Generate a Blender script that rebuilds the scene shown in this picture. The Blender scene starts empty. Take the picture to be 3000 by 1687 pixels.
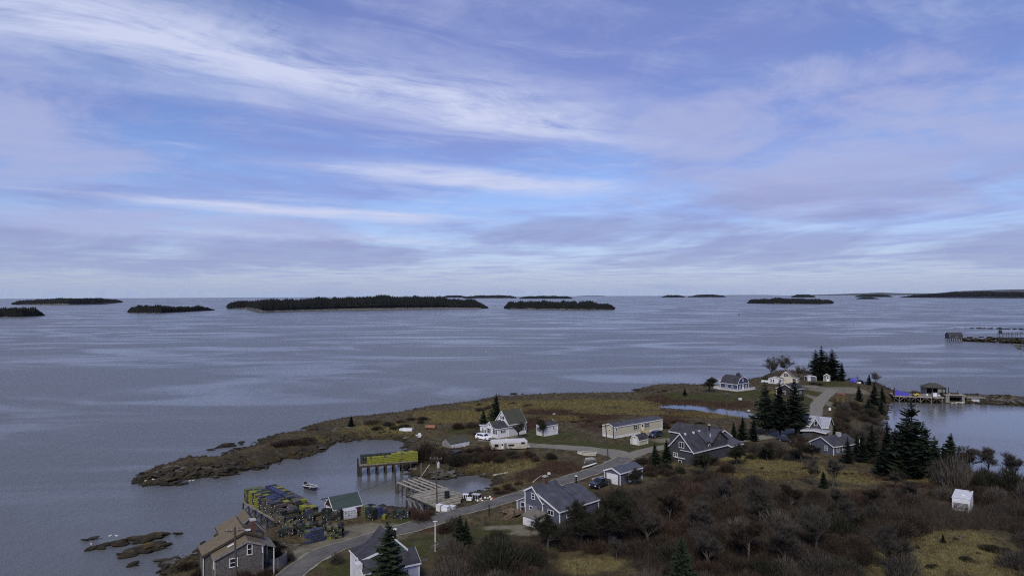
import bpy, bmesh, math, random
import numpy as np
from mathutils import Matrix, Vector
random.seed(7)
RNG = np.random.default_rng(11)
SC = bpy.context.scene
COL = SC.collection
# ------------------------------------------------------------------ camera
FPX, CAMZ = 2064.0, 43.0                      # focal length in photo pixels, drone height over the water
PITCH, ROLL = math.atan((863.6-843.5)/FPX), math.radians(0.23)
_c, _s = math.cos, math.sin
CF = Vector((0, _c(PITCH), _s(PITCH))); _U0 = Vector((0, -_s(PITCH), _c(PITCH))); _R0 = Vector((1, 0, 0))
CR = _R0*_c(ROLL)-_U0*_s(ROLL); CU = _U0*_c(ROLL)+_R0*_s(ROLL)
cam_d = bpy.data.cameras.new('camera'); cam = bpy.data.objects.new('camera', cam_d); COL.objects.link(cam)
cam_d.sensor_fit = 'HORIZONTAL'; cam_d.angle = 2*math.atan(1500/FPX); cam_d.clip_start = 1.0; cam_d.clip_end = 120000
cam.matrix_world = Matrix(((CR.x, CU.x, -CF.x, 0), (CR.y, CU.y, -CF.y, 0), (CR.z, CU.z, -CF.z, CAMZ), (0, 0, 0, 1)))
SC.camera = cam
# ------------------------------------------------------------------ sky
SUN_AZ, SUN_EL = -166.0, 44.0                   # degrees: azimuth from the view direction (negative = left), elevation
W = bpy.data.worlds.new('World'); SC.world = W; W.use_nodes = True
def build_sky():
    nt = W.node_tree; N = nt.nodes; L = nt.links; N.clear()
    def node(t, **k):
        n = N.new(t)
        for a, b in k.items(): setattr(n, a, b)
        return n
    def math_(op, a, b=None, c=None, clamp=False):
        n = node('ShaderNodeMath', operation=op, use_clamp=clamp)
        for i, v in enumerate((a, b, c)):
            if v is None: continue
            if isinstance(v, (int, float)): n.inputs[i].default_value = v
            else: L.new(v, n.inputs[i])
        return n.outputs[0]
    def ramp(x, a, b):
        n = node('ShaderNodeMapRange', interpolation_type='SMOOTHSTEP')
        L.new(x, n.inputs[0]); n.inputs[1].default_value = a; n.inputs[2].default_value = b
        return n.outputs[0]
    def noise(vec, scale, detail, rough, dist=0.0, w=None):
        n = node('ShaderNodeTexNoise'); n.noise_dimensions = '3D'
        L.new(vec, n.inputs['Vector']); n.inputs['Scale'].default_value = scale; n.inputs['Detail'].default_value = detail
        n.inputs['Roughness'].default_value = rough; n.inputs['Distortion'].default_value = dist
        return n.outputs['Fac']
    def comb(x, y, z):
        n = node('ShaderNodeCombineXYZ')
        for i, v in enumerate((x, y, z)):
            if isinstance(v, (int, float)): n.inputs[i].default_value = v
            else: L.new(v, n.inputs[i])
        return n.outputs[0]
    def mixc(f, a, b):
        n = node('ShaderNodeMix', data_type='RGBA')
        for i, v in ((0, f), (6, a), (7, b)):
            if isinstance(v, (int, float)): n.inputs[i].default_value = v
            elif isinstance(v, tuple): n.inputs[i].default_value = (*v, 1)
            else: L.new(v, n.inputs[i])
        return n.outputs[2]
    sky = node('ShaderNodeTexSky', sky_type='NISHITA'); sky.sun_disc = False
    sky.sun_elevation = math.radians(SUN_EL); sky.sun_rotation = math.radians(SUN_AZ)
    sky.air_density = 1.0; sky.dust_density = 0.6; sky.ozone_density = 3.0; sky.altitude = 40
    tc = node('ShaderNodeTexCoord'); sp = node('ShaderNodeSeparateXYZ'); L.new(tc.outputs['Generated'], sp.inputs[0])
    x, y, z = sp.outputs
    zz = math_('MAXIMUM', z, 0.006)
    px, py = math_('DIVIDE', x, zz), math_('DIVIDE', y, zz)          # position on the cloud layer, unit height
    # streak axis of the cirrus: u along, v across
    a = math.radians(55)
    u = math_('ADD', math_('MULTIPLY', px, math.sin(a)), math_('MULTIPLY', py, math.cos(a)))
    v = math_('ADD', math_('MULTIPLY', px, -math.cos(a)), math_('MULTIPLY', py, math.sin(a)))
    # wide soft veil
    warp = noise(comb(math_('MULTIPLY', u, 0.35), math_('MULTIPLY', v, 0.6), 3.1), 0.9, 4, 0.55)
    v2 = math_('ADD', v, math_('MULTIPLY', math_('SUBTRACT', warp, 0.5), 1.7))
    n1 = noise(comb(math_('MULTIPLY', u, 0.26), v2, 0.3), 0.8, 9, 0.62, 0.45)
    n2 = noise(comb(math_('MULTIPLY', u, 0.8), math_('MULTIPLY', v2, 2.0), 7.7), 1.0, 9, 0.68, 0.6)
    n3 = noise(comb(px, math_('MULTIPLY', py, 0.7), 1.3), 0.55, 8, 0.6, 0.4)
    n5 = noise(comb(math_('MULTIPLY', px, 1.2), py, 4.4), 1.3, 9, 0.66, 0.7)
    def band(c, w, x_=v2):                                         # one cirrus band across the layer
        return math_('SUBTRACT', 1.0, ramp(math_('ABSOLUTE', math_('SUBTRACT', x_, c)), 0.0, w))
    def span(u0, u1, s):                                           # where along its length a band lies
        return math_('MULTIPLY', ramp(u, u0-s, u0+s), math_('SUBTRACT', 1.0, ramp(u, u1-s, u1+s)))
    b1 = math_('MULTIPLY', band(3.15, 0.95), span(-2.5, 3.3, 1.2))
    b2 = math_('MULTIPLY', band(5.2, 0.55), math_('MULTIPLY', span(1.8, 4.6, 0.8), 0.8))
    b3 = math_('MULTIPLY', band(8.3, 0.75), math_('MULTIPLY', span(1.0, 4.6, 0.9), 0.95))
    b4 = math_('MULTIPLY', band(11.8, 1.2), math_('MULTIPLY', span(2.0, 7.0, 1.2), 0.7))
    bands = math_('MAXIMUM', math_('MAXIMUM', b1, b2), math_('MAXIMUM', b3, b4))
    streak = math_('ADD', math_('MULTIPLY', n1, 0.32), math_('ADD', math_('MULTIPLY', n2, 0.38), math_('MULTIPLY', n5, 0.30)))
    cir = math_('ADD', math_('MULTIPLY', bands, ramp(streak, 0.33, 0.53)),
                math_('MULTIPLY', ramp(streak, 0.47, 0.68), 0.42), clamp=True)
    veil = math_('MULTIPLY', ramp(n3, 0.38, 0.68), 0.55)
    # base sky: Nishita with the violet cast of the air
    mul = node('ShaderNodeMix', data_type='RGBA', blend_type='MULTIPLY'); mul.inputs[0].default_value = 1
    L.new(sky.outputs[0], mul.inputs[6]); mul.inputs[7].default_value = (*SKY_TINT, 1)
    col = mixc(veil, mul.outputs[2], VEIL)
    # lower, nearer cloud patches, laid out by bearing and height above the horizon
    az = math_('ARCTAN2', x, y); el = math_('ARCSINE', z)
    def blob(ca, ce, ra, re):
        d = math_('ADD', math_('POWER', math_('DIVIDE', math_('SUBTRACT', az, ca), ra), 2.0), math_('POWER', math_('DIVIDE', math_('SUBTRACT', el, ce), re), 2.0))
        return math_('SUBTRACT', 1.0, ramp(d, 0.0, 1.6))
    fl = noise(comb(math_('MULTIPLY', az, 3.0), math_('MULTIPLY', el, 15.0), 2.2), 1.0, 10, 0.62, 0.5)
    fl2 = noise(comb(math_('MULTIPLY', az, 3.0), math_('MULTIPLY', el, 8.0), 9.1), 1.5, 10, 0.64, 0.5)
    grey = math_('MAXIMUM', math_('MAXIMUM', blob(-0.47, 0.055, 0.34, 0.030), blob(0.10, 0.085, 0.25, 0.032)), math_('MAXIMUM', blob(0.45, 0.055, 0.40, 0.030), blob(0.55, 0.13, 0.30, 0.04)))
    low = ramp(math_('ADD', fl, math_('MULTIPLY', grey, 0.20)), 0.52, 0.70)
    low = math_('MULTIPLY', math_('MULTIPLY', low, math_('SUBTRACT', 1.0, ramp(el, 0.08, 0.2))), 0.72)
    soft = math_('MAXIMUM', blob(0.46, 0.20, 0.34, 0.10), math_('MAXIMUM', blob(-0.68, 0.20, 0.22, 0.09), blob(-0.45, 0.085, 0.30, 0.03)))
    soft = math_('MULTIPLY', ramp(math_('ADD', fl2, math_('MULTIPLY', soft, 0.30)), 0.58, 0.86), 0.8)
    col = mixc(cir, col, CIRRUS)
    col = mixc(soft, col, SOFTCLOUD)
    col = mixc(low, col, LOWCLOUD)
    # air light towards the horizon
    hz = math_('POWER', math_('SUBTRACT', 1.0, math_('ABSOLUTE', math_('MAXIMUM', z, 0.0))), 22.0, clamp=True)
    col = mixc(math_('MULTIPLY', hz, 0.75), col, HORIZON)
    bg = node('ShaderNodeBackground'); bg.inputs['Strength'].default_value = 0.05
    out = node('ShaderNodeOutputWorld'); L.new(col, bg.inputs[0]); L.new(bg.outputs[0], out.inputs[0])
SKY_TINT = (0.92, 0.93, 1.26)
VEIL = (2.45, 2.75, 6.1); CIRRUS = (6.0, 6.5, 8.7); SOFTCLOUD = (4.2, 4.6, 7.2); LOWCLOUD = (2.75, 3.05, 5.6); HORIZON = (4.0, 5.0, 7.3)
build_sky()
W.cycles.sampling_method = 'MANUAL'; W.cycles.sample_map_resolution = 512
sun_d = bpy.data.lights.new('sun', 'SUN'); sun_d.energy = 1.5; sun_d.angle = math.radians(22); sun_d.color = (1.0, 0.93, 0.80)
sun = bpy.data.objects.new('sun', sun_d); COL.objects.link(sun)
_az, _el = math.radians(SUN_AZ), math.radians(SUN_EL)
sun.rotation_euler = Vector((-_s(_az)*_c(_el), -_c(_az)*_c(_el), -_s(_el))).to_track_quat('-Z', 'Y').to_euler()
SC.view_settings.view_transform = 'Standard'; SC.view_settings.look = 'None'; SC.view_settings.gamma = 1.0
SC.view_settings.use_curve_mapping = False; SC.view_settings.exposure = 1.0
SC.render.engine = 'CYCLES'
CY = SC.cycles
CY.filter_width = 1.1; CY.use_denoising = False; CY.max_bounces = 5; CY.diffuse_bounces = 2; CY.glossy_bounces = 3; CY.transmission_bounces = 2
CY.transparent_max_bounces = 4; CY.caustics_reflective = False; CY.caustics_refractive = False
CY.use_adaptive_sampling = True; CY.adaptive_threshold = 0.012; CY.sample_clamp_indirect = 4.0
# ------------------------------------------------------------------ helpers
def ray(px, py):
    return CF + CR*((px-1500)/FPX) - CU*((py-843.5)/FPX)
def P(px, py, z=0.0):
    """Place on the level z that lies behind a pixel of the photograph."""
    d = ray(px, py); t = (z-CAMZ)/d.z
    return Vector((d.x*t, d.y*t, z))
MATS = {}
def mat(name, col, rough=0.8, var=0.0, scale=2.0, bump=0.0, bscale=20.0, col2=None, lines=None, metal=0.0, spec=0.3, stretch=(1, 1, 1), detail=5):
    """Procedural material: base colour, noise variation, optional second colour, lines=(axis, spacing, depth) for courses of boards."""
    if name in MATS: return MATS[name]
    m = bpy.data.materials.new(name); m.use_nodes = True; MATS[name] = m
    nt = m.node_tree; N = nt.nodes; L = nt.links; b = N['Principled BSDF']
    b.inputs['Roughness'].default_value = rough; b.inputs['Metallic'].default_value = metal; b.inputs['Specular IOR Level'].default_value = spec
    b.inputs['Base Color'].default_value = (*col, 1)
    if not (var or bump or lines): return m
    tc = N.new('ShaderNodeTexCoord'); mp = N.new('ShaderNodeMapping'); mp.inputs['Scale'].default_value = stretch
    L.new(tc.outputs['Object'], mp.inputs[0])
    outc = None
    if var or col2:
        n = N.new('ShaderNodeTexNoise'); n.inputs['Scale'].default_value = scale; n.inputs['Detail'].default_value = detail; n.inputs['Roughness'].default_value = 0.62
        L.new(mp.outputs[0], n.inputs['Vector'])
        r = N.new('ShaderNodeMapRange'); L.new(n.outputs['Fac'], r.inputs[0]); r.inputs[1].default_value = 0.3; r.inputs[2].default_value = 0.7
        mx = N.new('ShaderNodeMix'); mx.data_type = 'RGBA'; L.new(r.outputs[0], mx.inputs[0])
        c2 = col2 if col2 else tuple(c*(1+var) for c in col); c1 = col if col2 else tuple(c*(1-var) for c in col)
        mx.inputs[6].default_value = (*c1, 1); mx.inputs[7].default_value = (*c2, 1); outc = mx.outputs[2]
        L.new(outc, b.inputs['Base Color'])
    hgt = None
    if bump:
        n = N.new('ShaderNodeTexNoise'); n.inputs['Scale'].default_value = bscale; n.inputs['Detail'].default_value = 4
        L.new(mp.outputs[0], n.inputs['Vector']); hgt = n.outputs['Fac']
    if lines:
        ax, sp_, dep = lines
        sx = N.new('ShaderNodeSeparateXYZ'); L.new(tc.outputs['Object'], sx.inputs[0])
        md = N.new('ShaderNodeMath'); md.operation = 'PINGPONG' if False else 'FRACT'
        dv = N.new('ShaderNodeMath'); dv.operation = 'DIVIDE'; L.new(sx.outputs[ax], dv.inputs[0]); dv.inputs[1].default_value = sp_
        L.new(dv.outputs[0], md.inputs[0])
        if hgt is not None:
            ad = N.new('ShaderNodeMath'); ad.operation = 'MULTIPLY_ADD'; L.new(md.outputs[0], ad.inputs[0]); ad.inputs[1].default_value = dep; L.new(hgt, ad.inputs[2]); hgt = ad.outputs[0]
        else: hgt = md.outputs[0]
    if hgt is not None:
        bp = N.new('ShaderNodeBump'); bp.inputs['Strength'].default_value = bump if bump else 0.5; bp.inputs['Distance'].default_value = 0.08
        L.new(hgt, bp.inputs['Height']); L.new(bp.outputs[0], b.inputs['Normal'])
    return m
def link(o, parent=None):
    COL.objects.link(o)
    if parent is not None: o.parent = parent
    return o
def tag(o, label=None, cat=None, group=None, kind=None):
    if label: o['label'] = label
    if cat: o['category'] = cat
    if group: o['group'] = group
    if kind: o['kind'] = kind
    return o
def thing(name, label, cat, loc=(0, 0, 0), az=90.0, group=None):
    """Empty at the base of a thing; local x points along azimuth az (degrees from the view axis, clockwise)."""
    o = bpy.data.objects.new(name, None); COL.objects.link(o); o.empty_display_size = 0.5
    o.location = loc; o.rotation_euler = (0, 0, math.radians(90-az))
    return tag(o, label, cat, group)
def data_obj(name, me, parent=None, loc=None, rz=None, sc=None):
    o = bpy.data.objects.new(name, me); link(o, parent)
    if loc is not None: o.location = loc
    if rz is not None: o.rotation_euler = (0, 0, rz)
    if sc is not None: o.scale = (sc, sc, sc) if isinstance(sc, (int, float)) else sc
    return o
class MB:
    """Collects boxes, prisms and tubes and turns them into ONE mesh object."""
    def __init__(s): s.v = []; s.f = []
    def poly(s, pts, faces):
        o = len(s.v); s.v += [tuple(p) for p in pts]; s.f += [tuple(i+o for i in f) for f in faces]; return s
    def box(s, x0, x1, y0, y1, z0, z1):
        return s.poly([(x0, y0, z0), (x1, y0, z0), (x1, y1, z0), (x0, y1, z0), (x0, y0, z1), (x1, y0, z1), (x1, y1, z1), (x0, y1, z1)],
                      [(3, 2, 1, 0), (4, 5, 6, 7), (0, 1, 5, 4), (1, 2, 6, 5), (2, 3, 7, 6), (3, 0, 4, 7)])
    def prism(s, sec, y0, y1):
        """closed section [(x, z)...] extruded from y0 to y1"""
        n = len(sec)
        return s.poly([(x, y0, z) for x, z in sec]+[(x, y1, z) for x, z in sec],
                      [tuple(range(n)), tuple(range(2*n-1, n-1, -1))]+[((i+1) % n, i, i+n, (i+1) % n+n) for i in range(n)])
    def bar(s, a, b, w, h=None):
        """rectangular bar from a to b"""
        a, b = Vector(a), Vector(b); d = (b-a)
        if d.length < 1e-6: return s
        d.normalize(); up = Vector((0, 0, 1)) if abs(d.z) < 0.95 else Vector((1, 0, 0))
        r = d.cross(up).normalized(); q = r.cross(d).normalized(); h = w if h is None else h
        pts = []
        for p in (a, b):
            for i, j in ((-1, -1), (1, -1), (1, 1), (-1, 1)): pts.append(p+r*(i*w/2)+q*(j*h/2))
        return s.poly(pts, [(0, 1, 2, 3), (7, 6, 5, 4), (1, 0, 4, 5), (2, 1, 5, 6), (3, 2, 6, 7), (0, 3, 7, 4)])
    def tube(s, a, b, r0, r1=None, n=7):
        a, b = Vector(a), Vector(b); d = (b-a).normalized(); up = Vector((0, 0, 1)) if abs(d.z) < 0.95 else Vector((1, 0, 0))
        r = d.cross(up).normalized(); q = r.cross(d).normalized(); r1 = r0 if r1 is None else r1
        pts = [a+(r*math.cos(2*math.pi*i/n)+q*math.sin(2*math.pi*i/n))*r0 for i in range(n)] + [b+(r*math.cos(2*math.pi*i/n)+q*math.sin(2*math.pi*i/n))*r1 for i in range(n)]
        return s.poly(pts, [tuple(range(n)), tuple(range(2*n-1, n-1, -1))]+[((i+1) % n, i, i+n, (i+1) % n+n) for i in range(n)])
    def loft(s, rings, cap=True):
        n = len(rings[0]); pts = [p for r in rings for p in r]; F = []
        for k in range(len(rings)-1):
            for i in range(n):
                j = (i+1) % n; F.append((k*n+j, k*n+i, (k+1)*n+i, (k+1)*n+j))
        if cap: F += [tuple(range(n)), tuple(range(len(rings)*n-1, (len(rings)-1)*n-1, -1))]
        return s.poly(pts, F)
    def mesh(s, name, m, smooth=False):
        me = bpy.data.meshes.new(name); me.from_pydata(s.v, [], s.f); me.update()
        if m is not None: me.materials.append(MATS[m] if isinstance(m, str) else m)
        bm = bmesh.new(); bm.from_mesh(me); bmesh.ops.recalc_face_normals(bm, faces=bm.faces); bm.to_mesh(me); bm.free()
        if smooth: me.polygons.foreach_set('use_smooth', [True]*len(me.polygons))
        return me
    def build(s, name, m, parent=None, smooth=False, **k):
        return data_obj(name, s.mesh(name, m, smooth), parent, **k)
def np_mesh(name, V, F, m, smooth=False):
    """big mesh from numpy arrays (F of constant width)"""
    me = bpy.data.meshes.new(name); V = np.asarray(V, np.float32); F = np.asarray(F, np.int32)
    me.vertices.add(len(V)); me.vertices.foreach_set('co', V.ravel())
    k = F.shape[1]; me.loops.add(F.size); me.loops.foreach_set('vertex_index', F.ravel())
    me.polygons.add(len(F)); me.polygons.foreach_set('loop_start', np.arange(0, F.size, k, dtype=np.int32))
    if smooth: me.polygons.foreach_set('use_smooth', np.ones(len(F), bool))
    me.update(calc_edges=True)
    if m is not None: me.materials.append(MATS[m] if isinstance(m, str) else m)
    return me
def vnoise(x, y, seed=0):
    """smooth value noise on arrays"""
    def h(i, j):
        n = (i*374761393+j*668265263+seed*974634321) & 0xffffffff
        n = ((n ^ (n >> 13))*1274126177) & 0xffffffff
        return ((n ^ (n >> 16)) & 0xffff)/65535.0
    xi = np.floor(x).astype(np.int64); yi = np.floor(y).astype(np.int64); fx, fy = x-xi, y-yi
    fx = fx*fx*(3-2*fx); fy = fy*fy*(3-2*fy)
    a, b, c, d = h(xi, yi), h(xi+1, yi), h(xi, yi+1), h(xi+1, yi+1)
    return (a*(1-fx)+b*fx)*(1-fy)+(c*(1-fx)+d*fx)*fy
def fbm(x, y, seed=0, oct=4):
    r, a, t = 0, 1.0, 0
    for k in range(oct): r = r+a*vnoise(x*2**k, y*2**k, seed+k*17); t += a; a *= 0.5
    return r/t
# ------------------------------------------------------------------ land: outline of the shore (photo pixels put down on the water level)
SHORE = [(455,1700),(470,1672),(490,1655),(530,1637),(560,1622),(590,1606),(640,1575),(700,1556),(770,1560),(830,1545),(900,1515),(950,1505),(1000,1492),(1060,1483),
 (1120,1483),(1170,1492),(1240,1500),(1290,1492),(1330,1472),(1370,1456),(1400,1446),(1440,1431),(1441,1415),(1437,1402),(1400,1391),(1350,1395),(1300,1402),(1265,1401),(1225,1396),
 (1195,1382),(1178,1366),(1172,1345),(1192,1318),(1198,1307),(1176,1291),(1144,1287),(1094,1286),(1051,1288),(1019,1293),(983,1294),(973,1303),(958,1316),(944,1318),(908,1336),
 (873,1344),(835,1342),(823,1354),(805,1358),(787,1358),(769,1372),(751,1371),(746,1361),(728,1365),(722,1376),(676,1387),(662,1393),(630,1396),(608,1391),(587,1397),(566,1401),
 (548,1403),(530,1406),(508,1413),(480,1419),(451,1421),(426,1418),(412,1412),(403,1406),(407,1400),(414,1392),(433,1380),(476,1371),(498,1362),(523,1356),(540,1350),(576,1351),
 (608,1348),(626,1348),(662,1336),(687,1325),(723,1317),(758,1306),(757,1293),(769,1286),(790,1285),(808,1281),(841,1274),(880,1272),(908,1268),(898,1262),(893,1255),(915,1248),(937,1243),
 (966,1238),(1001,1231),(1051,1227),(1080,1226),(1130,1220),(1166,1214),(1198,1208),(1240,1202),(1270,1200),(1300,1196),(1328,1191),(1375,1187),(1410,1177),(1438,1173),(1480,1173),(1548,1171),
 (1592,1167),(1631,1166),(1686,1165),(1755,1165),(1846,1164),(1848,1153),(1866,1145),(1907,1140),(1962,1140),(2000,1139),(2023,1141),(2058,1141),(2105,1138),(2140,1130),(2189,1120),(2210,1115),(2230,1109),
 (2256,1098),(2300,1096),(2340,1101),(2400,1106),(2443,1112),(2484,1116),(2536,1120),(2575,1124),(2596,1134),(2604,1146),(2700,1151),(2800,1156),(2880,1161),(3000,1167),(3150,1176),
 (3150,1199),(3000,1190),(2880,1182),(2740,1181),(2620,1176),(2596,1180),(2600,1190),(2602,1208),(2589,1217),(2614,1223),(2584,1229),(2579,1238),(2586,1248),(2584,1260),(2605,1278),
 (2645,1300),(2700,1330),(2790,1368),(2900,1405),(3000,1432),(3150,1475),(3400,1540)]
def poly_pts(lst, z=0.0): return np.array([P(x, y, z)[:2] for x, y in lst])
SH = np.vstack([poly_pts(SHORE), [[150, 100], [160, -60], [-70, -60], [-62, 60], [-54, 90]]])
def seg_dist(X, Y, pts, closed=True):
    D = np.full(X.shape, 1e9); n = len(pts)
    for i in range(n if closed else n-1):
        ax, ay = pts[i]; bx, by = pts[(i+1) % n]; dx, dy = bx-ax, by-ay
        t = np.clip(((X-ax)*dx+(Y-ay)*dy)/(dx*dx+dy*dy+1e-9), 0, 1)
        D = np.minimum(D, (X-ax-t*dx)**2+(Y-ay-t*dy)**2)
    return np.sqrt(D)
def inside(X, Y, pts):
    r = np.zeros(X.shape, bool); n = len(pts)
    for i in range(n):
        ax, ay = pts[i]; bx, by = pts[(i+1) % n]
        c = ((ay > Y) != (by > Y)) & (X < (bx-ax)*(Y-ay)/((by-ay) if abs(by-ay) > 1e-9 else 1e-9)+ax); r ^= c
    return r
GX0, GX1, GY0, GY1, GS = -150.0, 300.0, -60.0, 420.0, 1.2
gx = np.arange(GX0, GX1, GS); gy = np.arange(GY0, GY1, GS); XX, YY = np.meshgrid(gx, gy)
_jx = (fbm(XX/5, YY/5, 3)-0.5)*5; _jy = (fbm(XX/5, YY/5, 9)-0.5)*5
SD = seg_dist(XX+_jx*0.5, YY+_jy*0.5, SH); SD = np.where(inside(XX+_jx*0.5, YY+_jy*0.5, SH), SD, -SD)
# roads (photo pixels)
ROAD = [(770,1740),(840,1687),(880,1654),(930,1625),(985,1600),(1050,1577),(1120,1556),(1200,1535),(1290,1512),(1380,1490),(1460,1469),(1540,1445),(1620,1417),(1690,1395),(1750,1376),(1800,1357),(1832,1341)]
DRIVE_W = [(1832,1341),(1800,1328),(1750,1319),(1690,1313),(1620,1308),(1560,1303),(1520,1297),(1450,1290),(1400,1290)]
DRIVE_E = [(1832,1341),(1880,1325),(1940,1312),(1985,1308),(2060,1300),(2140,1292),(2220,1283),(2280,1272),(2340,1255),(2375,1235),(2388,1210),(2395,1185),(2412,1165),(2430,1150),(2440,1140)]
DRIVE_N = [(2440,1140),(2410,1136),(2380,1133),(2350,1130)]
def base_height(X, Y, D):
    ins = 3.3*(1-np.exp(-np.maximum(D, 0)/5.5))
    ins = ins+1.0*np.clip((Y-235)/45, 0, 1)*np.clip(D/14, 0, 1)
    def g(x, y, r, a): return a*np.exp(-((X-x)**2+(Y-y)**2)/(r*r))
    ins = ins+g(70, 100, 22, 3.0)+g(45, 112, 26, 1.4)+g(90, 130, 25, 1.2)+g(20, 90, 18, 0.8)
    mole = np.clip((X-151)/4, 0, 1)*np.clip((Y-252)/4, 0, 1); ins = ins*(1-mole)+np.minimum(ins, 0.75)*mole      # the low breakwater
    return np.where(D > 0, ins, np.maximum(-3.0, D*0.3))
HB = base_height(XX, YY, SD)
def samp(G, x, y):
    fx = min(max((x-GX0)/GS, 0), len(gx)-1.001); fy = min(max((y-GY0)/GS, 0), len(gy)-1.001)
    i, j = int(fx), int(fy); a, b = fx-i, fy-j
    return (G[j, i]*(1-a)+G[j, i+1]*a)*(1-b)+(G[j+1, i]*(1-a)+G[j+1, i+1]*a)*b
def on(G, px, py):
    z = 3.0
    for _ in range(8): p = P(px, py, z); z = 0.5*z+0.5*max(samp(G, p.x, p.y), 0.0)
    return P(px, py, z)
ROADS = {k: [on(HB, *q) for q in v] for k, v in dict(road=ROAD, west=DRIVE_W, east=DRIVE_E, north=DRIVE_N).items()}
DR = np.full(XX.shape, 1e9)
for k, v in ROADS.items(): DR = np.minimum(DR, seg_dist(XX, YY, np.array([p[:2] for p in v]), False))
# quiet pads under buildings: x, y, radius, level
PADS = [(28,205,15,3.3),(37,200,8,3.3),(34,187,5,3.3),(-1,199,13,3.3),(10,201,6,3.3),(-1,186,8,3.1),(8,127,10,3.4),(24,149,7,3.6),(-40,103,9,2.8),(-18,101,9,3.0),(46,172,14,3.5),(84,201,9,3.4),(80,174,8,3.4),
        (91,288,10,4.2),(118,305,10,4.2),(106,268,8,4.1),(135,314,9,4.2),(80,127,6,4.6),(-33,122,9,2.7),(-22,121,8,2.7),(-13,122,5,2.5)]
rough = (fbm(XX/9, YY/9, 21, 5)-0.5)*1.5+(fbm(XX/2.6, YY/2.6, 5, 3)-0.5)*0.55
quiet = np.clip((DR-2.5)/6, 0, 1)
for x, y, r, z in PADS: quiet = np.minimum(quiet, np.clip((np.hypot(XX-x, YY-y)-r*0.8)/(r*0.5), 0, 1))
rocky = np.clip(1-np.abs(SD-1.5)/5, 0, 1)
HG = HB+rough*quiet*np.clip((SD+1)/3, 0, 1)*(0.5+0.7*rocky)
for x, y, r, z in PADS:
    w = np.clip(1-(np.hypot(XX-x, YY-y)-r*0.85)/(r*0.45), 0, 1); w = w*w*(3-2*w)*np.clip(SD/2, 0, 1); HG = HG*(1-w)+z*w
# tidal pond in the marsh
POND = [(1915,1186),(1960,1182),(2010,1181),(2050,1186),(2085,1191),(2120,1196),(2160,1201),(2205,1212),(2205,1224),(2160,1220),(2110,1213),(2070,1206),(2040,1199),(2000,1196),(1950,1192)]
PW = np.array([on(HB, *q)[:2] for q in POND]); PZ = 3.25
pd = seg_dist(XX, YY, PW); pin = inside(XX, YY, PW); pw = np.where(pin, 1.0, np.clip(1-pd/3.5, 0, 1))
HG = HG*(1-pw)+pw*(PZ-0.05+(fbm(XX/2.2, YY/5, 77, 3)-0.52)*0.55-np.clip(pd, 0, 3)*0.05*pin)
def G(px, py): return on(HG, px, py)
def gz(x, y): return samp(HG, x, y)
# ground cover weights, laid out where the land has them
COVER = {k: np.zeros(XX.shape) for k in ('lawn', 'dry', 'heath', 'gravel', 'rock', 'dark')}
def splat(kind, px, py, rx, ry, amt=1.0):
    c = on(HB, px, py); d = c.y; wx = rx*d/FPX; wy = ry*d*d/(FPX*40.0)
    q = ((XX-c.x)/wx)**2+((YY-c.y)/wy)**2
    COVER[kind] = np.maximum(COVER[kind], amt*np.clip(1.6-q*1.1, 0, 1))
for a in [(1600,1275,110,14),(1480,1290,60,10),(1760,1310,110,14),(1680,1300,80,12),(1900,1305,60,14),(1350,1262,50,8),(1330,1285,40,8),(1460,1545,60,20),(1280,1585,120,36),(1200,1600,80,36),(1390,1565,40,18),
          (1180,1520,60,8),(1340,1497,80,7),(1500,1455,60,7),(900,1650,60,25),(700,1640,60,40),(1000,1660,50,30),(2100,1165,80,12),(2200,1152,60,12),(2420,1125,70,8),(2395,1175,60,20),(2440,1250,50,40),(2440,1290,60,20),(2000,1160,60,10),
          (1560,1290,50,9),(1960,1275,40,12),(1640,1605,40,12),(600,1640,60,30),(2350,1150,50,12),(2260,1160,40,10),(560,1660,40,30)]: splat('lawn', *a)
for a in [(1560,1185,200,10),(1750,1180,160,8),(1400,1215,120,14),(1650,1225,60,8),(1120,1255,90,10),(1330,1225,90,14),(1270,1215,60,12),(1800,1206,110,7),(1650,1190,120,9),(1480,1200,60,12),(1900,1210,60,6),(1420,1375,60,14),(1500,1365,70,14),(1480,1420,60,14),(1390,1400,40,8),(2190,1345,90,18),(2280,1365,110,16),(2420,1385,90,20),(2500,1400,60,20),
          (2760,1405,90,14),(2690,1400,60,10),(2500,1440,60,14),(2840,1620,130,60),(2780,1570,120,30),(2650,1650,110,40),(1700,1660,70,24),(1760,1650,60,20),(2300,1150,60,8),(1150,1262,60,10),(1050,1275,60,6),(950,1290,50,8),(2080,1215,120,8),(1880,1190,60,8),(2240,1395,100,14)]: splat('dry', *a)
for a in [(1700,1220,120,14),(1560,1240,70,16),(1600,1205,80,10),(1980,1170,90,14),(2120,1180,80,14),(1950,1235,80,10),(1420,1420,50,14),(1640,1370,70,22),(1560,1390,60,20),(1460,1350,110,22),(1700,1385,60,10),(2230,1395,140,16),(2110,1350,60,16),(2700,1420,160,10),(1380,1260,60,12),
          (2000,1215,70,10),(2560,1395,80,12),(1240,1535,60,14),(1750,1250,50,16),(2500,1340,60,16)]: splat('heath', *a)
for a in [(1040,1560,150,30),(1130,1545,90,16),(930,1600,70,22),(960,1590,70,18),(1100,1535,90,12),(1480,1545,70,8),(1540,1560,50,10),(860,1622,40,14),(1480,1280,60,6),(2440,1142,75,9),(2480,1140,60,7),(2410,1175,20,20),(1850,1345,50,12),(1960,1290,50,8),(1440,1480,30,8),(1400,1490,30,8),(2370,1131,30,4)]: splat('gravel', *a)
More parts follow.
